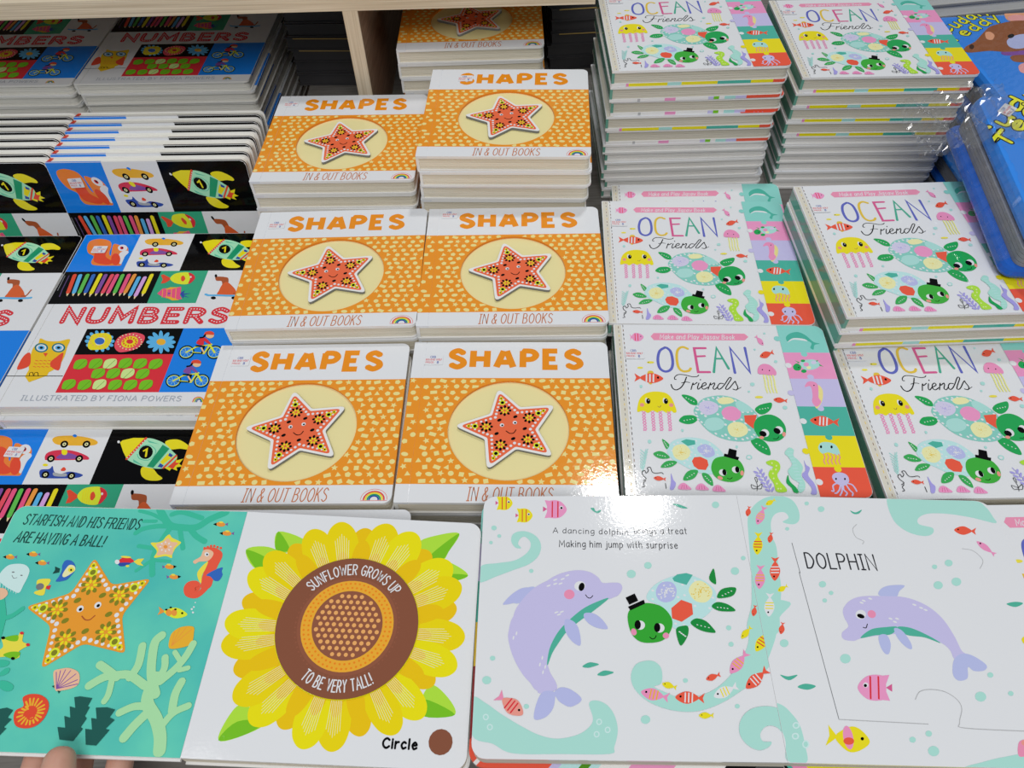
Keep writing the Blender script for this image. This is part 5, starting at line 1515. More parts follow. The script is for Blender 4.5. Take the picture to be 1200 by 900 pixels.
l limep 0.23 170.0,62.9 175.3,53.6
l limep 0.23 174.0,62.4 171.4,54.0
l limep 0.23 177.2,59.5 168.2,56.9
l limey 1.54 147.9,58.4 154.9,64.5 166.2,66.7 163.8,56.7 154.3,57.9
l limey 1.56 166.2,66.7 172.8,57.8
l limey 1.37 164.9,68.5 167.8,67.1
l black 1.75 154.6,65.6 161.6,64.9 161.9,57.8
l peach 1.36 159.5,63.4 163.5,57.8
l black 0.96 151.0,57.5 162.2,56.7
c redn 153.8,68.5 155.0,73.5 159.6,75.3 165.3,70.0 166.9,67.1 163.0,68.9 159.9,71.2 160.4,66.3
e peach 163.2,78.0 4.26 3.23 142
c redo 158.0,78.0 158.3,82.1 162.7,83.0 166.2,80.7 166.1,78.4 161.2,78.9
k black 1.78 158.9,78.5 157.8,75.7 155.3,75.3
e black 146.0,26.5 7.91 6.27 125
e limep 146.0,26.5 6.55 5.37 126
e blue 146.0,26.5 5.65 4.77 127
l limep 0.22 141.1,28.7 151.0,24.3
l limep 0.22 143.3,30.8 148.7,22.1
l limep 0.22 147.2,30.5 144.9,22.5
l limep 0.22 150.4,27.7 141.7,25.2
e black 170.1,26.3 7.81 6.33 123
e limep 170.1,26.3 6.47 5.42 124
e blue 170.1,26.3 5.58 4.82 125
l limep 0.22 165.2,28.5 175.0,24.1
l limep 0.22 167.5,30.7 172.6,22.0
l limep 0.22 171.3,30.3 168.8,22.4
l limep 0.22 174.4,27.6 165.7,25.1
l limey 1.47 146.0,26.5 152.9,32.2 163.8,34.2 161.5,24.9 152.2,26.0
l limey 1.48 163.8,34.2 170.2,25.9
l limey 1.30 162.5,35.9 165.3,34.7
l black 1.67 152.5,33.3 159.3,32.6 159.6,26.0
l peach 1.29 157.3,31.2 161.2,26.0
l black 0.92 149.1,25.6 159.9,24.9
c plum 151.7,36.0 152.9,40.6 157.4,42.3 162.9,37.4 164.5,34.7 160.7,36.4 157.6,38.5 158.1,33.9
e peach 160.8,44.8 4.08 3.07 146
c redo 155.8,44.9 156.0,48.7 160.3,49.6 163.7,47.4 163.7,45.3 158.9,45.7
k black 1.70 156.7,45.3 155.6,42.8 153.2,42.3
t greyt 23.4,6.5 158.1,5.0 5.18 0.57 0.00 ILLUSTRATED BY FIONA POWERS
k redo 0.62 168.7,4.1 169.3,7.7 172.1,9.1 175.7,7.7 178.0,4.1
k yellow 0.62 169.8,4.1 170.3,7.1 172.7,8.3 175.4,7.1 177.2,4.1
k greend 0.62 170.9,4.1 171.2,6.5 173.2,7.5 175.1,6.5 176.4,4.1
k navy 0.62 172.1,4.1 172.2,5.9 173.7,6.7 174.8,5.9 175.6,4.1"""
ART_OLL = """t inkt 9.9,153.2 98.3,151.2 8.34 0.98 0.12 STARFISH AND HIS FRIENDS
t inkt 9.5,139.1 76.5,137.0 8.08 1.04 0.12 ARE HAVING A BALL!
k coralt 5.27 160.0,166.9 149.4,161.1 141.1,154.3 129.1,153.9 120.4,155.7 112.6,163.9 109.2,168.2
k coralt 3.71 120.8,154.6 110.8,154.2 101.5,151.8 97.6,148.5
k coralt 2.69 117.8,157.7 105.6,163.7 94.4,166.5
k coralt 2.69 109.4,158.4 100.4,158.1
k coralt 4.11 137.8,152.1 143.3,147.1 150.5,143.2
k coralt 3.77 119.7,164.2 127.3,166.2 143.0,161.9
k coralt 3.48 130.1,150.7 136.2,137.5
k coralt 4.11 121.5,152.5 116.9,135.8 117.4,125.7 120.3,117.0
k coralt 3.00 115.6,136.7 103.2,138.3
k coralt 2.56 117.3,128.7 107.8,119.5
k coralt 2.36 117.7,127.7 129.6,127.2
c yellow2 123.0,147.9 125.8,145.4 131.5,143.0 133.5,141.5 130.8,137.3 130.0,132.2 130.3,129.7 125.4,131.0 119.0,129.6 117.3,130.2 117.8,134.8 111.3,140.7 116.1,141.4 119.5,143.0 121.0,146.2
c peachp 123.1,145.0 126.0,142.3 129.9,141.9 131.2,140.9 129.4,137.2 129.8,132.2 124.5,132.5 118.9,131.3 118.7,135.8 115.6,139.8 119.5,141.5 121.3,143.6
e white 126.8,138.4 0.81 0.50 172
e white 126.5,135.9 0.92 0.43 144
e white 124.2,134.8 0.86 0.46 115
e white 121.2,135.7 0.69 0.58 -120
e white 119.3,138.1 0.81 0.50 171
e white 119.6,140.6 0.93 0.44 144
e white 122.0,141.7 0.87 0.47 115
e white 124.9,140.8 0.70 0.58 -120
e orangep 123.1,138.2 1.73 1.30 151
e orangep 158.7,157.1 3.57 1.85 171
e yellow2 158.6,158.8 1.68 0.72 173
p black 155.3,158.3 153.0,157.1 156.0,155.7
p plum 161.9,157.3 164.0,158.6 163.8,157.1 164.5,155.9
e orangep 165.2,150.0 3.54 1.82 171
e yellow2 165.2,151.7 1.66 0.71 173
p black 161.9,151.1 159.6,150.0 162.6,148.5
p plum 168.4,150.1 170.5,151.4 170.3,150.0 171.0,148.7
e orangep 130.8,123.0 3.44 1.70 171
e yellow2 129.9,124.6 1.61 0.67 173
p black 133.3,124.3 136.0,123.4 134.1,121.9
p plum 127.7,122.9 125.0,124.0 126.0,122.7 126.0,121.5
e orangep 136.3,115.6 3.41 1.67 171
e yellow2 135.4,117.1 1.60 0.66 173
p black 138.8,116.9 141.5,116.0 139.6,114.5
p plum 133.2,115.5 130.5,116.6 131.6,115.2 131.5,114.1
e orangep 12.3,127.1 3.50 1.66 168
e yellow2 11.9,128.7 1.63 0.66 171
p black 8.9,128.2 6.9,127.1 10.0,125.8
p plum 15.3,127.3 17.1,128.5 17.1,127.1 18.0,126.0
e orangep 28.3,129.7 3.50 1.68 169
e yellow2 28.0,131.3 1.63 0.66 171
p black 24.9,130.8 23.0,129.7 26.0,128.3
p plum 31.4,129.8 33.2,131.1 33.2,129.7 34.1,128.5
e orangep 37.6,123.3 3.47 1.66 169
e yellow2 37.3,124.9 1.62 0.65 171
p black 34.3,124.4 32.3,123.3 35.3,121.9
p plum 40.7,123.4 42.5,124.7 42.5,123.3 43.3,122.1
k red 4.42 162.4,112.6 160.9,107.8 156.6,102.9 150.6,103.6 148.1,107.4 149.0,110.4 153.2,110.9 155.4,108.6 154.1,106.6 151.7,108.0
c red 151.3,137.0 154.8,138.7 159.9,138.4 165.2,135.5 166.8,131.5 165.6,125.5 164.8,119.5 165.0,113.7 164.5,108.9 159.6,105.8 156.9,111.5 156.6,119.2 156.5,126.1 157.3,130.2
c peachp 146.7,127.8 151.0,131.4 151.6,136.0 155.3,137.0 159.4,134.8 159.5,131.3 156.9,128.1 151.2,127.4 148.6,125.7
c yellow2 157.5,127.7 154.2,124.1 152.2,119.1 154.3,114.3 157.1,111.5 156.2,117.3 157.2,122.2
c bluep 159.1,117.4 162.9,120.9 169.0,123.6 169.4,120.7 170.7,117.8 169.3,113.8 166.0,113.7 162.3,116.5
e white 155.0,133.3 1.93 1.49 138
e black 155.3,133.1 0.79 0.61 138
e red 152.1,137.9 1.14 0.88 137
e red 154.2,138.8 1.14 0.88 137
e red 156.3,139.7 1.14 0.89 137
e red 158.7,139.8 1.14 0.89 137
e red 161.3,139.0 1.14 0.89 137
e red 163.9,138.3 1.14 0.89 137
p orangep 138.2,90.5 132.4,94.0 134.2,90.9 133.5,88.0
c limey 154.1,88.9 149.4,92.1 144.0,93.5 138.6,92.0 137.2,90.6 139.2,88.8 145.2,86.3 150.4,86.6
e black 150.2,89.8 0.93 0.71 143
e orangep 140.7,89.9 2.62 1.86 129
e orangep 144.5,90.0 2.61 1.86 128
e black 138.4,91.9 0.97 0.62 169
e black 141.0,93.5 0.97 0.62 169
e black 144.7,92.3 0.97 0.62 169
e white 157.1,97.5 0.53 0.41 142
e white 157.0,94.3 0.74 0.57 143
e white 156.0,92.8 0.85 0.65 143
e white 157.5,90.5 0.84 0.65 143
c redn 92.5,126.8 95.5,129.4 100.7,128.6 104.0,126.3 100.9,125.1 93.2,124.9
c navy 93.0,124.9 101.9,125.2 97.9,122.6 94.5,122.7
p yellow2 103.5,126.2 106.2,128.3 110.5,128.7 109.1,125.4 111.9,123.1 107.2,123.9
e white 91.8,125.6 2.08 1.49 139
e yellow2 96.9,129.5 4.00 0.78 176
e yellow2 100.4,122.7 1.40 0.86 170
c aquaw 10.0,111.6 11.3,117.0 14.3,121.0 20.5,122.2 26.2,121.4 30.5,118.1 31.7,113.3 31.3,106.6 30.5,100.9 24.6,102.6 18.7,105.2 12.3,108.8 8.1,109.6
k greyd 0.38 19.9,113.4 22.1,111.3 24.2,111.9
e greyd 19.7,115.8 1.15 0.48 177
e greyd 26.7,113.6 0.97 0.47 174
l aquaw 0.38 11.8,108.8 13.0,105.5
l aquaw 0.38 14.1,108.0 15.3,104.8
l aquaw 0.38 16.3,107.2 17.5,104.0
l aquaw 0.38 18.6,106.5 19.8,103.2
l aquaw 0.38 20.8,105.7 22.0,102.4
l aquaw 0.38 23.1,104.9 24.3,101.7
l aquaw 0.37 25.3,104.1 26.5,100.9
l aquaw 0.37 27.5,103.4 28.7,100.1
c bluep 53.9,125.7 58.3,125.5 61.9,122.7 63.7,118.8 62.4,114.4 59.9,110.9 53.3,109.8 54.0,113.6 54.2,118.0 53.0,121.9
c cream 58.2,122.3 61.8,121.7 63.7,118.8 61.8,115.8 58.1,113.1 56.0,114.7 56.6,119.1
e yellow2 60.8,118.7 2.54 1.76 154
e black 60.8,118.6 0.93 0.64 140
p inkt 48.1,120.9 52.4,119.4 52.9,116.5 48.5,115.4 49.2,118.3
c yellow2 40.0,110.7 48.2,111.5 49.2,108.2 48.0,105.3 48.8,100.2 45.8,99.4 41.4,100.8 41.7,102.3 43.7,103.3 41.1,106.0
e greyd 43.5,105.8 3.09 2.38 156
p redn 47.8,106.2 51.0,107.1 51.1,103.7 48.5,104.2
R orangeS 4.2 74.3,128.4 94.0,108.3 120.8,114.0 108.9,86.9 120.5,61.4 89.6,67.3 67.7,49.8 62.7,78.3 39.6,91.1 67.5,101.7
d white 0.9 7 75.4,124.0
d white 1.1 7 78.3,120.9
d white 1.2 7 81.1,117.8
d white 1.3 7 84.0,114.7
d white 1.5 7 86.8,111.5
d white 1.6 7 89.7,108.4
d white 1.7 7 92.5,105.3
d white 1.6 7 96.6,106.3
d white 1.5 7 100.6,107.3
d white 1.3 7 104.7,108.3
d white 1.2 7 108.7,109.2
d white 1.1 7 112.8,110.2
d white 0.9 7 116.8,111.2
d white 1.1 7 114.9,107.2
d white 1.2 7 113.0,103.2
d white 1.3 7 111.0,99.2
d white 1.5 7 109.1,95.2
d white 1.6 7 107.2,91.2
d white 1.7 7 105.2,87.2
d white 1.6 7 107.1,83.4
d white 1.5 7 109.0,79.6
d white 1.3 7 110.9,75.8
d white 1.2 7 112.8,72.0
d white 1.1 7 114.6,68.2
d white 0.9 7 116.5,64.4
d white 1.1 7 111.9,65.4
d white 1.2 7 107.3,66.4
d white 1.3 7 102.7,67.4
d white 1.5 7 98.1,68.5
d white 1.6 7 93.5,69.5
d white 1.7 7 88.9,70.5
d white 1.6 7 85.6,67.8
d white 1.5 7 82.4,65.0
d white 1.3 7 79.2,62.3
d white 1.2 7 76.0,59.5
d white 1.1 7 72.7,56.8
d white 0.9 7 69.5,54.0
d white 1.1 7 68.9,58.3
d white 1.2 7 68.4,62.6
d white 1.3 7 67.8,66.9
d white 1.5 7 67.2,71.2
d white 1.6 7 66.6,75.5
d white 1.7 7 66.0,79.9
d white 1.6 7 62.5,81.7
d white 1.5 7 58.9,83.5
d white 1.3 7 55.3,85.3
d white 1.2 7 51.7,87.1
d white 1.1 7 48.1,89.0
d white 0.9 7 44.5,90.8
d white 1.1 7 48.8,92.3
d white 1.2 7 53.1,93.8
d white 1.3 7 57.3,95.2
d white 1.5 7 61.6,96.7
d white 1.6 7 65.8,98.2
d white 1.7 7 70.1,99.7
d white 1.6 7 71.0,103.8
d white 1.5 7 71.9,107.8
d white 1.3 7 72.8,111.9
d white 1.2 7 73.6,115.9
d white 1.1 7 74.5,120.0
e limey 77.2,117.3 3.38 3.38 0
e olive 77.2,117.3 2.00 2.00 0
e yellow 75.8,122.3 2.12 2.12 0
e olive 75.8,122.3 1.00 1.00 0
e olive 84.9,108.0 2.00 1.44 0
e olive 83.3,111.8 2.00 1.44 45
e olive 79.5,113.3 2.00 1.44 90
e olive 75.7,111.8 2.00 1.44 135
e olive 74.2,108.0 2.00 1.44 180
e olive 75.7,104.2 2.00 1.44 225
e olive 79.5,102.6 2.00 1.44 270
e olive 83.3,104.2 2.00 1.44 315
e yellow 82.4,108.0 1.62 1.00 0
e yellow 81.0,110.4 1.62 1.00 60
e yellow 78.1,110.4 1.62 1.00 120
e yellow 76.7,108.0 1.62 1.00 180
e yellow 78.1,105.5 1.62 1.00 240
e yellow 81.0,105.5 1.62 1.00 300
e olive 90.3,100.7 2.50 1.75 30
e limey 110.7,106.9 3.38 3.38 0
e olive 110.7,106.9 2.00 2.00 0
e yellow 115.3,110.1 2.12 2.12 0
e olive 115.3,110.1 1.00 1.00 0
e olive 107.6,100.9 2.00 1.44 0
e olive 106.0,104.7 2.00 1.44 45
e olive 102.2,106.3 2.00 1.44 90
e olive 98.4,104.7 2.00 1.44 135
e olive 96.9,100.9 2.00 1.44 180
e olive 98.4,97.1 2.00 1.44 225
e olive 102.2,95.6 2.00 1.44 270
e olive 106.0,97.1 2.00 1.44 315
e yellow 105.1,100.9 1.62 1.00 0
e yellow 103.7,103.4 1.62 1.00 60
e yellow 100.8,103.4 1.62 1.00 120
e yellow 99.4,100.9 1.62 1.00 180
e yellow 100.8,98.5 1.62 1.00 240
e yellow 103.7,98.5 1.62 1.00 300
e olive 99.5,87.5 2.50 1.75 30
e limey 110.4,69.0 3.38 3.38 0
e olive 110.4,69.0 2.00 2.00 0
e yellow 115.0,65.5 2.12 2.12 0
e olive 115.0,65.5 1.00 1.00 0
e olive 107.4,75.3 2.00 1.44 0
e olive 105.9,79.1 2.00 1.44 45
e olive 102.1,80.7 2.00 1.44 90
e olive 98.3,79.1 2.00 1.44 135
e olive 96.7,75.3 2.00 1.44 180
e olive 98.3,71.5 2.00 1.44 225
e olive 102.1,69.9 2.00 1.44 270
e olive 105.9,71.5 2.00 1.44 315
e yellow 104.9,75.3 1.62 1.00 0
e yellow 103.5,77.8 1.62 1.00 60
e yellow 100.6,77.8 1.62 1.00 120
e yellow 99.2,75.3 1.62 1.00 180
e yellow 100.6,72.8 1.62 1.00 240
e yellow 103.5,72.8 1.62 1.00 300
e olive 87.7,75.5 2.50 1.75 30
e limey 72.4,60.6 3.38 3.38 0
e olive 72.4,60.6 2.00 2.00 0
e yellow 70.2,55.7 2.12 2.12 0
e olive 70.2,55.7 1.00 1.00 0
e olive 81.7,69.6 2.00 1.44 0
e olive 80.1,73.4 2.00 1.44 45
e olive 76.3,75.0 2.00 1.44 90
e olive 72.5,73.4 2.00 1.44 135
e olive 70.9,69.6 2.00 1.44 180
e olive 72.5,65.8 2.00 1.44 225
e olive 76.3,64.3 2.00 1.44 270
e olive 80.1,65.8 2.00 1.44 315
e yellow 79.2,69.6 1.62 1.00 0
e yellow 77.8,72.1 1.62 1.00 60
e yellow 74.9,72.1 1.62 1.00 120
e yellow 73.4,69.6 1.62 1.00 180
e yellow 74.9,67.1 1.62 1.00 240
e yellow 77.8,67.1 1.62 1.00 300
e olive 71.1,82.2 2.50 1.75 30
e limey 52.2,90.4 3.38 3.38 0
e olive 52.2,90.4 2.00 2.00 0
e yellow 46.4,90.7 2.12 2.12 0
e olive 46.4,90.7 1.00 1.00 0
e olive 68.0,89.8 2.00 1.44 0
e olive 66.4,93.6 2.00 1.44 45
e olive 62.6,95.1 2.00 1.44 90
e olive 58.8,93.6 2.00 1.44 135
e olive 57.3,89.8 2.00 1.44 180
e olive 58.8,86.0 2.00 1.44 225
e olive 62.6,84.4 2.00 1.44 270
e olive 66.4,86.0 2.00 1.44 315
e yellow 65.5,89.8 1.62 1.00 0
e yellow 64.1,92.2 1.62 1.00 60
e yellow 61.2,92.2 1.62 1.00 120
e yellow 59.8,89.8 1.62 1.00 180
e yellow 61.2,87.3 1.62 1.00 240
e yellow 64.1,87.3 1.62 1.00 300
e olive 74.1,96.6 2.50 1.75 30
e white 78.3,90.7 2.38 2.38 0
e black 78.7,90.3 1.19 1.19 0
e white 89.7,93.6 2.38 2.38 0
e black 90.1,93.3 1.19 1.19 0
k brownd 0.73 81.5,85.6 84.7,83.3 87.9,83.4 90.3,86.3
k coralt 4.35 30.7,63.4 28.7,75.5 26.5,84.3 20.6,95.0
k coralt 3.24 27.3,82.5 32.8,84.5 37.9,89.6
c yellow2 43.4,73.3 46.2,72.1 47.9,67.3 53.3,65.4 50.6,63.1 48.2,60.5 50.2,57.2 46.1,55.4 43.4,57.4 36.5,56.8 34.1,60.1 36.1,63.6 32.4,69.5 36.9,69.6 42.8,70.7
c leaf 34.2,69.5 42.4,71.5 44.1,67.7 38.8,67.5
c leaf 38.6,58.1 42.9,60.4 49.3,60.1 49.0,56.7 45.9,55.8
e redn 44.9,72.9 1.55 0.97 163
e redn 52.4,65.3 1.53 0.96 163
e black 33.6,69.3 1.55 0.96 163
e black 46.2,56.1 1.52 0.93 164
c peachp 13.9,103.2 19.5,103.4 23.1,99.8 21.1,96.0 16.5,95.8
c coralt 36.7,54.4 41.1,54.9 45.1,53.6 44.0,51.1 38.5,50.5
c coralt 40.9,45.5 43.7,49.3 46.9,49.7 47.1,46.8 43.5,44.8
c coralt 42.8,41.4 48.4,41.6 54.0,39.1 54.2,36.1 50.0,35.6 44.2,38.4
c peachp 77.0,48.7 80.8,50.4 86.3,51.1 92.8,49.1 95.6,45.5 96.4,41.3 93.6,38.7 87.5,37.0 83.1,36.8 79.6,42.4
l plum 0.54 83.2,37.9 78.9,48.2
l plum 0.54 83.2,37.9 81.3,49.3
l plum 0.54 83.2,37.9 84.4,49.9
l plum 0.54 83.2,37.9 88.0,49.5
l plum 0.54 83.2,37.9 92.3,47.5
l plum 0.54 83.2,37.9 94.8,43.9
l plum 0.54 83.2,37.9 95.9,41.3
p inkt 79.4,39.5 81.2,39.9 81.5,38.3
p inkt 84.2,36.9 86.5,36.6 85.9,35.0
c redo 62.8,19.7 62.4,24.2 66.2,26.8 63.5,31.7 66.9,34.0 73.6,34.0 79.9,31.1 82.9,26.2 82.5,19.7 79.0,15.3 73.2,13.7 66.6,14.9
l amber 1.14 68.5,21.5 65.0,20.1
l amber 1.14 68.4,23.0 64.8,22.9
l amber 1.14 69.0,24.2 66.0,25.1
l amber 1.15 70.0,24.9 67.8,26.5
l amber 1.15 69.4,26.5 66.7,29.4
l amber 1.15 70.4,27.5 68.5,31.3
l amber 1.15 71.7,27.6 71.0,31.5
l amber 1.15 73.3,27.5 73.9,31.3
l amber 1.15 74.8,26.8 76.9,30.0
l amber 1.15 76.1,25.6 79.3,27.8
l amber 1.15 76.8,24.4 80.5,25.5
l amber 1.14 76.9,23.1 80.7,23.0
l amber 1.14 76.7,21.7 80.3,20.5
l amber 1.14 76.0,20.6 79.1,18.5
l amber 1.14 75.0,19.9 77.1,17.1
l amber 1.13 73.8,19.4 75.0,16.1
l amber 1.13 72.5,19.3 72.5,16.0
l amber 1.13 70.9,19.5 69.6,16.3
l amber 1.14 69.5,20.2 67.0,17.7
k redo 1.03 68.9,20.9 68.9,23.3 71.7,24.4 75.3,22.5 75.5,19.6 72.9,19.2 71.8,21.1
p tealink 93.2,15.1 98.3,14.8 94.9,21.7 99.2,20.7 96.1,27.5 100.1,26.6 96.9,33.1 100.6,33.7 108.8,32.9 107.7,27.9 109.2,27.4 108.1,21.9 109.9,20.7 107.9,15.5 109.7,14.6 106.2,7.5 97.3,8.0
p tealink 111.2,14.6 115.7,14.2 112.6,21.0 116.3,20.6 113.2,27.2 120.3,27.7 126.1,26.5 124.2,21.8 128.0,20.4 124.0,14.9 126.9,14.5 121.7,5.3 115.0,5.6
p tealink 50.8,24.4 55.8,25.5 60.6,24.1 59.0,19.6 62.1,18.7 59.0,13.8 61.1,13.4 58.2,8.5
c amber 147.1,71.5 147.7,76.4 152.5,80.2 160.5,80.7 162.4,76.2 162.6,69.1 155.4,66.1 148.8,65.9
l orangep 0.43 149.9,67.4 148.9,77.2
l orangep 0.43 149.9,67.4 152.0,79.4
l orangep 0.43 149.9,67.4 156.2,80.3
l orangep 0.43 149.9,67.4 160.3,79.0
k coralp 7.81 162.2,3.7 159.9,12.0 154.2,21.6 145.3,31.4 144.6,41.6 145.7,46.9
k coralp 5.91 149.1,36.6 142.4,48.2 139.1,60.2 138.0,69.8 141.0,74.1
k coralp 5.42 140.4,41.5 128.2,47.7 119.7,47.5 111.7,46.0 103.8,40.5
k coralp 5.18 120.2,46.2 111.1,51.2 105.9,53.8
k coralp 4.09 117.3,46.1 118.4,35.8 117.3,31.3
k coralp 5.19 128.7,46.4 131.6,54.5 130.2,66.8
k coralp 4.63 146.6,44.3 149.6,52.4 147.9,59.7
k coralp 4.91 149.4,44.4 156.8,52.6 161.5,60.8 164.0,69.2
k coralp 3.35 159.8,56.7 153.4,63.3
k coralp 3.32 159.9,52.0 165.2,53.5
k coralp 4.76 147.5,28.9 137.8,28.7 129.5,24.7
k coralp 5.78 147.4,25.1 141.7,17.6 137.5,10.2
k coralp 4.39 158.5,16.8 164.0,25.6 172.4,30.2
k coralp 5.27 162.9,26.8 161.8,36.9 163.6,44.8"""
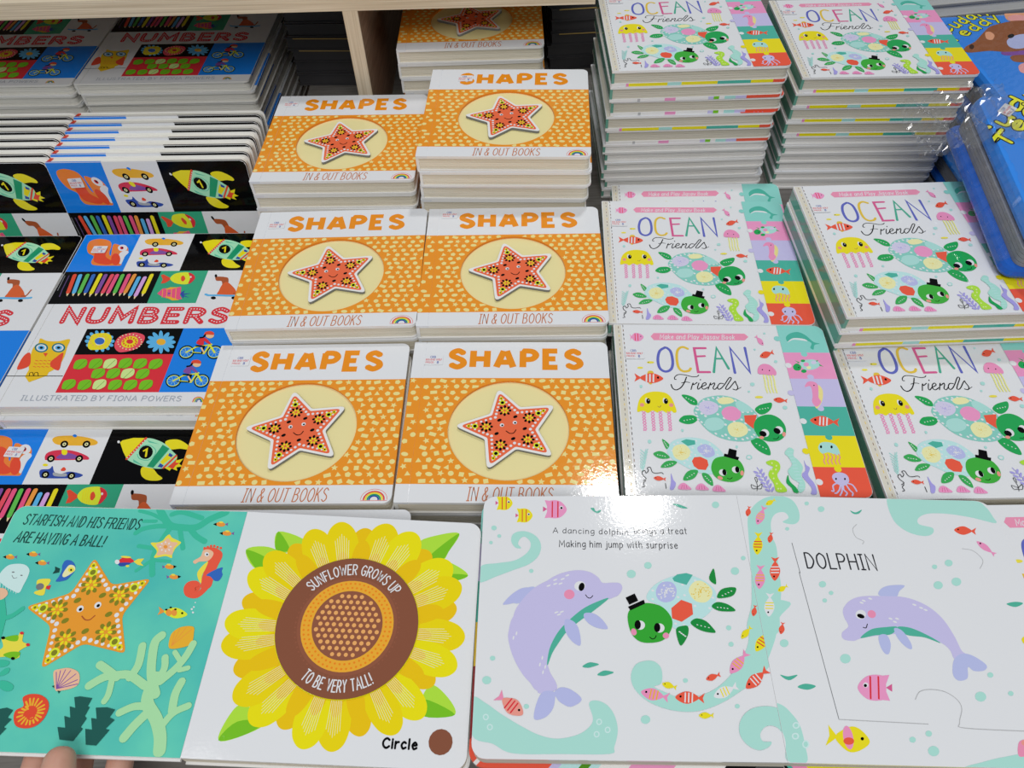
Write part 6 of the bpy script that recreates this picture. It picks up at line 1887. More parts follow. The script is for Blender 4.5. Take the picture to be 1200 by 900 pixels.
ART_OLR = """c lime 20.4,10.9 23.3,25.5 30.5,32.5 47.2,22.9 35.0,14.3
c leaf 20.4,10.9 29.4,22.3 47.2,22.9 35.0,14.3
c lime 26.3,153.4 47.6,146.9 37.1,137.4 27.5,139.0
c leaf 26.3,153.4 37.6,139.6 27.5,139.0
c lime 6.2,137.7 21.9,140.8 36.0,132.9 17.9,123.3
c leaf 6.2,137.7 24.1,131.1 17.9,123.3
c lime 130.1,149.9 142.4,156.4 159.7,159.2 153.3,144.5 148.6,137.1 131.6,136.5
c leaf 159.7,159.2 153.3,144.5 148.6,137.1 140.5,136.6 141.6,142.7
c lime 148.7,136.4 159.6,133.7 168.7,126.6 158.5,121.7 147.9,122.2
c leaf 168.7,126.6 158.5,121.7 147.9,122.2 155.9,127.0
c lime 149.0,50.1 161.4,42.5 166.7,32.4 151.0,30.7 143.0,34.7
c leaf 166.7,32.4 146.9,30.4 145.8,41.0
c petal2 81.9,117.6 79.4,138.9 81.8,153.1 87.6,159.2 94.1,158.2 99.4,150.4 100.5,135.7 96.3,115.4
c petal2 104.5,114.7 116.3,133.5 127.5,143.6 136.5,145.0 141.4,140.4 140.8,131.1 132.4,118.6 115.7,104.6
c petal2 118.4,99.1 138.0,107.4 152.4,109.2 160.6,105.7 162.3,99.7 157.2,93.0 144.1,87.8 123.0,85.6
c petal2 119.9,74.2 138.6,67.5 149.3,60.1 152.3,53.1 149.7,48.4 142.1,47.1 130.1,51.5 114.2,62.8
c petal2 103.8,53.3 111.9,35.8 113.6,24.0 110.6,17.9 105.3,17.1 99.0,21.7 93.8,32.9 90.9,51.2
c petal2 79.4,50.1 73.7,31.7 66.8,21.6 60.0,18.7 54.9,21.3 52.9,28.6 56.4,40.6 67.1,56.5
c petal2 59.7,63.1 43.0,52.2 30.1,48.2 21.8,49.9 18.5,54.7 21.2,61.6 32.2,68.8 52.3,75.0
c petal2 53.5,84.6 33.2,86.1 19.9,90.8 13.6,97.1 13.8,102.9 20.3,106.6 34.1,105.4 54.5,98.0
c petal2 61.0,105.8 45.3,120.1 37.4,132.2 36.8,140.8 41.3,144.6 49.6,142.5 60.2,132.3 71.4,114.0
c petalb 72.3,117.4 64.0,138.9 62.8,154.2 67.5,162.3 74.8,163.1 82.7,156.4 87.9,141.4 88.7,119.0
c petalb 88.1,121.0 89.7,144.4 95.5,159.0 103.7,164.1 111.0,161.5 115.4,151.8 113.6,135.9 104.4,115.3
c petal 97.5,120.1 105.1,142.6 114.7,155.6 124.1,158.7 130.7,154.4 132.6,144.0 126.8,128.9 112.4,110.9
c petal 112.1,113.0 128.6,130.3 142.9,138.4 153.1,137.6 157.6,131.4 155.3,121.5 143.7,110.2 122.7,99.3
c petalb 117.2,107.1 136.6,120.5 152.0,125.3 161.7,122.7 165.0,116.0 160.9,107.1 147.7,98.6 125.2,92.1
c petalb 124.0,91.1 146.3,94.2 161.5,91.8 168.7,85.7 168.7,78.8 161.8,73.2 147.1,71.5 124.9,75.3
c petal 124.9,81.1 147.0,78.2 160.7,72.2 165.7,64.8 164.0,58.6 155.9,55.1 141.6,57.2 121.5,66.3
c petal 120.2,63.7 138.3,51.1 147.1,40.2 147.9,32.1 143.4,28.0 134.7,28.9 123.2,37.0 109.7,53.5
c petalb 114.1,56.7 128.1,40.5 133.6,28.3 132.2,20.8 126.7,18.2 118.5,21.1 109.6,31.4 101.0,50.0
c petalb 96.9,46.9 100.8,26.2 99.2,13.3 94.0,7.8 87.7,8.3 81.9,14.8 79.3,28.0 81.5,48.1
c petal 87.8,45.6 86.6,24.6 81.9,12.4 75.2,8.1 69.1,9.9 64.9,17.4 65.5,30.9 72.7,50.1
c petal 70.6,49.1 60.0,30.5 49.8,21.1 41.3,19.6 35.9,23.4 35.1,31.9 41.8,44.0 57.7,58.9
c petalb 63.3,54.4 48.6,38.7 36.2,31.7 27.1,31.9 22.4,36.7 23.4,45.0 32.9,55.3 52.3,66.4
c petalb 53.3,68.9 32.9,61.5 18.0,60.6 9.2,64.6 6.5,70.9 10.9,77.8 24.6,82.7 47.7,84.0
c petal 51.3,76.0 29.7,72.8 14.7,74.7 6.6,80.4 5.2,87.1 10.9,92.9 25.5,95.0 48.7,91.7
c petal 51.6,92.9 30.3,99.6 17.2,108.0 12.3,116.6 14.3,123.1 22.6,125.5 37.2,120.6 56.8,107.3
c petalb 54.2,100.2 34.3,111.3 23.2,122.3 20.4,131.6 24.0,137.3 33.1,137.7 46.6,129.7 62.9,112.7
c petalb 64.2,112.1 50.6,130.4 45.3,144.8 47.3,153.9 53.7,156.9 62.6,152.8 71.6,139.8 78.7,118.4
c petal2 79.2,108.0 74.5,123.2 73.1,133.8 74.6,139.1 77.6,139.4 81.2,134.6 84.2,124.1 85.9,108.6
c petal2 84.3,113.1 83.0,131.6 84.6,143.9 88.4,149.4 92.5,148.7 95.8,142.2 96.4,129.5 93.5,111.7
c petal2 90.4,109.4 92.7,125.3 96.2,135.6 100.0,139.7 103.0,138.7 104.2,132.7 102.4,121.9 97.1,107.1
c petal2 96.9,108.2 103.3,123.3 109.4,132.5 114.2,135.7 116.9,134.0 116.7,127.9 112.1,117.8 103.0,104.5
c petal2 103.8,109.6 114.6,125.4 124.0,134.4 130.8,136.6 133.9,133.7 132.5,126.5 124.9,116.0 110.9,103.3
c petal2 106.7,102.5 119.0,113.7 128.6,119.8 134.5,120.8 136.4,118.3 133.7,113.0 125.3,105.6 111.1,97.0
c petal2 110.0,98.2 124.1,106.5 134.6,110.5 140.6,110.4 142.0,107.6 138.4,103.1 128.8,97.6 113.4,92.0
c petal2 115.2,95.6 132.5,102.1 145.0,104.1 151.7,102.3 152.9,98.5 148.1,93.8 136.5,89.6 118.2,87.0
c petal2 113.9,86.6 129.8,87.7 140.6,86.6 145.8,84.1 145.9,81.3 140.9,79.0 130.3,78.3 114.3,80.1
c petal2 114.0,79.6 129.6,76.5 139.6,72.8 143.8,69.1 143.1,66.5 137.8,65.6 127.5,67.7 112.6,73.4
c petal2 115.4,74.0 131.5,67.5 141.1,61.3 144.4,56.1 142.7,53.1 136.6,52.9 126.1,57.2 111.8,66.6
c petal2 109.6,67.7 122.1,57.8 129.1,50.2 131.0,45.4 129.1,43.7 124.0,45.4 115.9,51.9 105.3,63.4
c petal2 104.8,63.1 114.3,50.8 119.0,42.1 119.5,37.2 117.2,36.0 112.7,38.9 106.5,46.9 99.4,60.2
c petal2 100.4,56.6 106.9,40.9 108.9,30.4 107.4,25.2 104.0,24.6 99.5,28.9 95.3,39.0 92.1,55.2
c petal2 92.0,57.1 93.9,41.8 93.5,32.1 91.3,27.8 88.7,28.0 86.2,32.7 84.9,42.6 85.6,57.6
c petal2 85.4,56.6 83.6,41.3 80.7,31.9 77.5,28.1 74.9,28.9 73.5,34.1 74.7,44.0 79.1,58.6
c petal2 78.9,54.8 73.2,38.7 67.5,29.4 62.5,26.3 59.2,27.9 58.5,34.0 62.1,44.4 71.0,58.9
c petal2 73.3,60.1 64.6,46.8 57.5,39.3 52.6,37.0 50.4,38.7 51.3,43.9 57.0,52.6 67.9,64.2
c petal2 68.2,64.2 56.7,53.4 47.9,47.6 42.4,46.4 40.5,48.5 42.6,53.3 50.2,60.4 63.7,69.3
c petal2 62.1,66.9 46.9,57.8 35.7,53.9 28.9,54.3 26.9,57.5 30.0,62.6 40.0,68.6 57.3,74.6
c petal2 61.9,75.3 46.6,70.8 36.0,69.5 30.2,70.8 29.1,73.5 33.2,76.8 43.3,79.7 59.7,81.6
c petal2 61.0,80.6 45.1,79.2 34.3,80.0 28.8,82.4 28.3,85.1 32.9,87.6 43.5,88.4 60.0,87.0
c petal2 57.7,86.1 39.9,88.1 28.1,91.8 22.6,96.2 22.7,99.9 28.5,101.9 40.5,100.4 58.4,94.6
c petal2 62.6,92.5 47.6,98.3 38.0,103.8 34.1,108.3 35.0,110.9 40.4,110.9 50.6,106.8 64.8,98.4
c petal2 65.0,97.4 51.4,106.2 43.2,113.5 40.4,118.7 41.9,121.0 47.4,119.7 56.6,113.7 68.6,102.5
c petal2 65.5,104.1 52.3,117.0 45.1,127.4 43.7,134.0 46.6,136.4 52.9,133.9 61.8,124.8 72.2,109.3
c petal2 73.1,105.0 64.5,118.3 60.3,128.1 60.2,133.7 62.8,134.9 67.4,131.3 73.1,122.1 79.1,107.5
l petall 0.44 75.5,125.9 69.2,148.0
l petall 0.44 76.6,126.0 70.5,149.8
l petall 0.44 77.7,126.1 71.8,151.7
l petall 0.44 78.8,126.2 73.1,153.6
l petall 0.44 79.9,126.3 75.1,152.1
l petall 0.44 81.1,126.4 77.1,150.6
l petall 0.44 82.2,126.5 79.1,149.0
l petall 0.44 94.9,127.3 98.8,150.3
l petall 0.44 96.0,126.9 100.9,151.4
l petall 0.44 97.1,126.5 103.0,152.6
l petall 0.44 98.2,126.1 105.1,153.7
l petall 0.44 99.3,125.7 106.3,151.4
l petall 0.44 100.5,125.3 107.5,149.0
l petall 0.44 101.6,124.9 108.8,146.8
l petall 0.44 106.0,124.8 115.7,146.4
l petall 0.44 107.0,124.1 118.1,147.0
l petall 0.44 108.0,123.5 120.5,147.6
l petall 0.44 109.0,122.8 122.8,148.2
l petall 0.44 110.0,122.2 123.5,145.6
l petall 0.44 111.0,121.6 124.1,143.1
l petall 0.44 112.0,120.9 124.8,140.6
l petall 0.44 122.2,114.1 140.2,129.7
l petall 0.44 122.9,113.1 142.7,129.4
l petall 0.44 123.6,112.2 145.2,129.1
l petall 0.43 124.3,111.2 147.7,128.8
l petall 0.43 125.0,110.3 147.3,126.3
l petall 0.43 125.8,109.4 146.9,123.8
l petall 0.43 126.5,108.5 146.5,121.3
l petall 0.43 127.3,106.3 147.8,117.7
l petall 0.43 127.9,105.2 150.2,116.9
l petall 0.43 128.4,104.2 152.5,116.1
l petall 0.43 128.9,103.2 154.9,115.4
l petall 0.43 129.5,102.2 154.0,113.1
l petall 0.43 130.0,101.1 153.2,110.8
l petall 0.43 130.5,100.1 152.4,108.6
l petall 0.42 132.5,86.2 154.9,87.2
l petall 0.42 132.6,85.1 156.6,85.6
l petall 0.42 132.6,84.0 158.3,84.0
l petall 0.41 132.7,82.9 160.0,82.4
l petall 0.41 132.7,81.9 158.3,80.9
l petall 0.41 132.8,80.8 156.7,79.3
l petall 0.41 132.8,79.7 155.1,77.8
l petall 0.41 131.7,74.4 153.2,69.7
l petall 0.41 131.5,73.4 154.4,67.8
l petall 0.41 131.2,72.4 155.5,65.9
l petall 0.41 131.0,71.4 156.7,64.0
l petall 0.41 130.8,70.4 154.8,63.0
l petall 0.40 130.5,69.4 152.8,62.0
l petall 0.40 130.3,68.4 150.9,61.0
l petall 0.39 123.0,55.2 139.5,41.6
l petall 0.39 122.2,54.5 139.6,39.5
l petall 0.39 121.5,53.8 139.7,37.5
l petall 0.39 120.8,53.1 139.7,35.5
l petall 0.39 120.1,52.4 137.6,35.6
l petall 0.39 119.4,51.7 135.4,35.7
l petall 0.39 118.7,51.1 133.2,35.8
l petall 0.39 114.4,48.1 126.7,31.5
l petall 0.39 113.5,47.7 126.2,29.6
l petall 0.39 112.6,47.2 125.7,27.8
l petall 0.39 111.7,46.8 125.2,25.9
l petall 0.39 110.8,46.3 123.2,26.5
l petall 0.39 109.9,45.9 121.1,27.2
l petall 0.39 109.1,45.5 119.0,27.8
l petall 0.38 92.6,39.6 94.7,19.4
l petall 0.38 91.6,39.6 93.3,18.1
l petall 0.38 90.6,39.7 91.9,16.8
l petall 0.38 89.5,39.8 90.5,15.5
l petall 0.38 88.5,39.9 89.0,17.0
l petall 0.38 87.4,40.0 87.5,18.6
l petall 0.38 86.4,40.1 85.9,20.2
l petall 0.38 81.7,39.4 78.9,19.3
l petall 0.38 80.7,39.7 77.1,18.3
l petall 0.38 79.7,40.0 75.4,17.3
l petall 0.38 78.7,40.3 73.7,16.3
l petall 0.38 77.6,40.6 72.5,18.1
l petall 0.38 76.6,40.9 71.4,20.0
l petall 0.38 75.6,41.2 70.2,21.8
l petall 0.38 61.8,45.7 50.0,28.5
l petall 0.38 61.0,46.4 47.8,28.2
l petall 0.38 60.1,47.1 45.6,27.9
l petall 0.38 59.2,47.7 43.4,27.6
l petall 0.38 58.4,48.4 43.1,29.7
l petall 0.38 57.5,49.0 42.8,31.8
l petall 0.38 56.6,49.7 42.5,34.0
l petall 0.38 53.6,52.9 37.9,38.8
l petall 0.38 52.9,53.7 35.6,38.9
l petall 0.39 52.2,54.5 33.3,39.1
l petall 0.39 51.4,55.3 31.0,39.3
l petall 0.39 50.7,56.1 31.2,41.3
l petall 0.39 49.9,56.9 31.3,43.4
l petall 0.39 49.2,57.7 31.4,45.5
l petall 0.40 43.6,71.7 22.6,66.0
l petall 0.40 43.2,72.7 20.4,67.2
l petall 0.40 42.8,73.7 18.3,68.3
l petall 0.40 42.4,74.7 16.1,69.4
l petall 0.40 42.1,75.7 17.1,71.2
l petall 0.40 41.7,76.8 18.1,73.0
l petall 0.40 41.3,77.8 19.1,74.8
l petall 0.40 42.3,80.6 20.3,79.2
l petall 0.40 42.1,81.7 18.4,80.7
l petall 0.40 41.9,82.7 16.4,82.2
l petall 0.40 41.7,83.8 14.5,83.7
l petall 0.41 41.5,84.8 15.8,85.3
l petall 0.41 41.3,85.9 17.1,86.8
l petall 0.41 41.1,87.0 18.5,88.4
l petall 0.42 45.6,100.7 24.6,109.3
l petall 0.42 46.0,101.7 23.6,111.5
l petall 0.42 46.3,102.7 22.5,113.7
l petall 0.42 46.7,103.7 21.4,115.9
l petall 0.42 47.0,104.7 23.4,116.6
l petall 0.42 47.4,105.7 25.4,117.3
l petall 0.42 47.7,106.7 27.5,118.1
l petall 0.42 50.1,109.0 31.1,121.8
l petall 0.42 50.7,109.8 30.5,124.2
l petall 0.43 51.3,110.7 30.0,126.5
l petall 0.43 51.9,111.5 29.4,128.9
l petall 0.43 52.4,112.4 31.7,129.1
l petall 0.43 53.0,113.3 33.9,129.3
l petall 0.43 53.6,114.1 36.1,129.5
l petall 0.43 64.6,121.2 52.7,140.7
l petall 0.44 65.6,121.6 53.4,142.9
l petall 0.44 66.6,122.0 54.0,145.0
l petall 0.44 67.6,122.5 54.7,147.2
l petall 0.44 68.6,122.9 57.0,146.4
l petall 0.44 69.6,123.3 59.2,145.5
l petall 0.44 70.6,123.8 61.5,144.6
t black 122.9,11.0 144.2,11.0 5.55 1.30 0.00 Circle
e brownm 158.9,15.8 7.6 7.6 0"""
ART_SUN = """e browne 88.5,86.4 34 34 0
e amber2 88.5,86.4 31.5 31.5 0
d orangeD 0.8 6 117.9,86.4 117.7,89.7 117.2,92.9 116.3,96.0 115.1,99.0 113.6,101.8 111.7,104.5 109.6,106.9 107.2,109.1 104.6,111.0 101.8,112.7 98.8,114.0 95.7,114.9 92.5,115.6 89.3,115.8 86.1,115.7 82.9,115.3 79.7,114.5 76.7,113.4 73.8,111.9 71.1,110.1 68.6,108.1 66.3,105.7 64.3,103.2 62.7,100.4 61.3,97.5 60.2,94.4 59.5,91.3 59.2,88.1 59.2,84.8 59.5,81.6 60.2,78.4 61.3,75.4 62.7,72.4 64.3,69.7 66.3,67.1 68.6,64.8 71.1,62.7 73.8,61.0 76.7,59.5 79.7,58.4 82.9,57.6 86.1,57.1 89.3,57.0 92.5,57.3 95.7,57.9 98.8,58.9 101.8,60.2 104.6,61.8 107.2,63.7 109.6,65.9 111.7,68.4 113.6,71.0 115.1,73.9 116.3,76.9 117.2,80.0 117.7,83.2 114.8,86.4 114.6,89.7 114.0,92.8 113.0,95.9 111.7,98.9 110.0,101.6 107.9,104.2 105.6,106.4 103.0,108.4 100.2,110.0 97.3,111.2 94.1,112.1 90.9,112.6 87.7,112.7 84.5,112.4 81.3,111.7 78.3,110.7 75.4,109.2 72.7,107.4 70.2,105.3 68.0,102.9 66.1,100.3 64.6,97.4 63.4,94.4 62.7,91.3 62.3,88.1 62.3,84.8 62.7,81.6 63.4,78.5 64.6,75.4 66.1,72.6 68.0,69.9 70.2,67.6 72.7,65.4 75.4,63.7 78.3,62.2 81.3,61.1 84.5,60.4 87.7,60.1 90.9,60.2 94.1,60.7 97.2,61.6 100.2,62.9 103.0,64.5 105.6,66.5 107.9,68.7 110.0,71.2 111.7,74.0 113.0,76.9 114.0,80.0 114.6,83.2
d browne 0.7 6 123.7,86.4 123.5,89.9 123.0,93.3 122.2,96.7 121.0,99.9 119.6,103.0 117.8,106.0 115.7,108.8 113.4,111.3 110.8,113.6 108.1,115.7 105.1,117.5 102.0,119.0 98.7,120.1 95.4,121.0 92.0,121.5 88.5,121.6 85.1,121.5 81.6,121.0 78.3,120.1 75.0,119.0 71.9,117.5 69.0,115.7 66.2,113.6 63.6,111.3 61.3,108.8 59.2,106.0 57.5,103.0 56.0,99.9 54.8,96.7 54.0,93.3 53.5,89.9 53.3,86.4 53.5,83.0 54.0,79.6 54.8,76.2 56.0,73.0 57.5,69.8 59.2,66.9 61.3,64.1 63.6,61.5 66.2,59.2 68.9,57.2 71.9,55.4 75.0,53.9 78.3,52.8 81.6,51.9 85.1,51.4 88.5,51.2 92.0,51.4 95.4,51.9 98.7,52.7 102.0,53.9 105.1,55.4 108.1,57.2 110.8,59.2 113.4,61.5 115.7,64.1 117.8,66.9 119.5,69.8 121.0,73.0 122.2,76.2 123.0,79.6 123.5,83.0
e browne 88.5,86.4 24 24 0
d seed 1.5 8 67.8,82.4 67.8,90.4 72.4,74.4 70.1,78.4 72.4,82.4 70.1,86.4 72.4,90.4 70.1,94.4 72.4,98.4 74.7,70.4 77.0,74.4 74.7,78.4 77.0,82.4 74.7,86.4 77.0,90.4 74.7,94.4 77.0,98.4 74.7,102.4
d seed 1.4 8 81.6,66.4
d seed 1.5 8 79.3,70.4 81.6,74.4 79.3,78.4 81.6,82.4 79.3,86.4 81.6,90.4 79.3,94.4 81.6,98.4 79.3,102.4 81.6,106.4
d seed 1.4 8 86.2,66.4
d seed 1.5 8 83.9,70.4 86.2,74.4 83.9,78.4 86.2,82.4 83.9,86.4 86.2,90.4 83.9,94.4 86.2,98.4 83.9,102.4 86.2,106.4
d seed 1.4 8 90.8,66.4
d seed 1.5 8 88.5,70.4 90.8,74.4 88.5,78.4 90.8,82.4 88.5,86.4 90.8,90.4 88.5,94.4 90.8,98.4 88.5,102.4 90.8,106.4
d seed 1.4 8 95.4,66.4
d seed 1.5 8 93.1,70.4 95.4,74.4 93.1,78.4 95.4,82.4 93.1,86.4 95.4,90.4 93.1,94.4 95.4,98.4 93.1,102.4 95.4,106.4 97.7,70.4 100.0,74.4 97.7,78.4 100.0,82.4 97.7,86.4 100.0,90.4 97.7,94.4 100.0,98.4 97.7,102.4 102.3,70.4 104.6,74.4 102.3,78.4 104.6,82.4 102.3,86.4 104.6,90.4 102.3,94.4 104.6,98.4 102.3,102.4 106.9,78.4 109.2,82.4 106.9,86.4 109.2,90.4 106.9,94.4
a white 88.5,86.4 36.2 141 39 7.4 .85 SUNFLOWER GROWS UP
a white 88.5,86.4 -44.0 -124 -58 7.4 .85 TO BE VERY TALL!"""
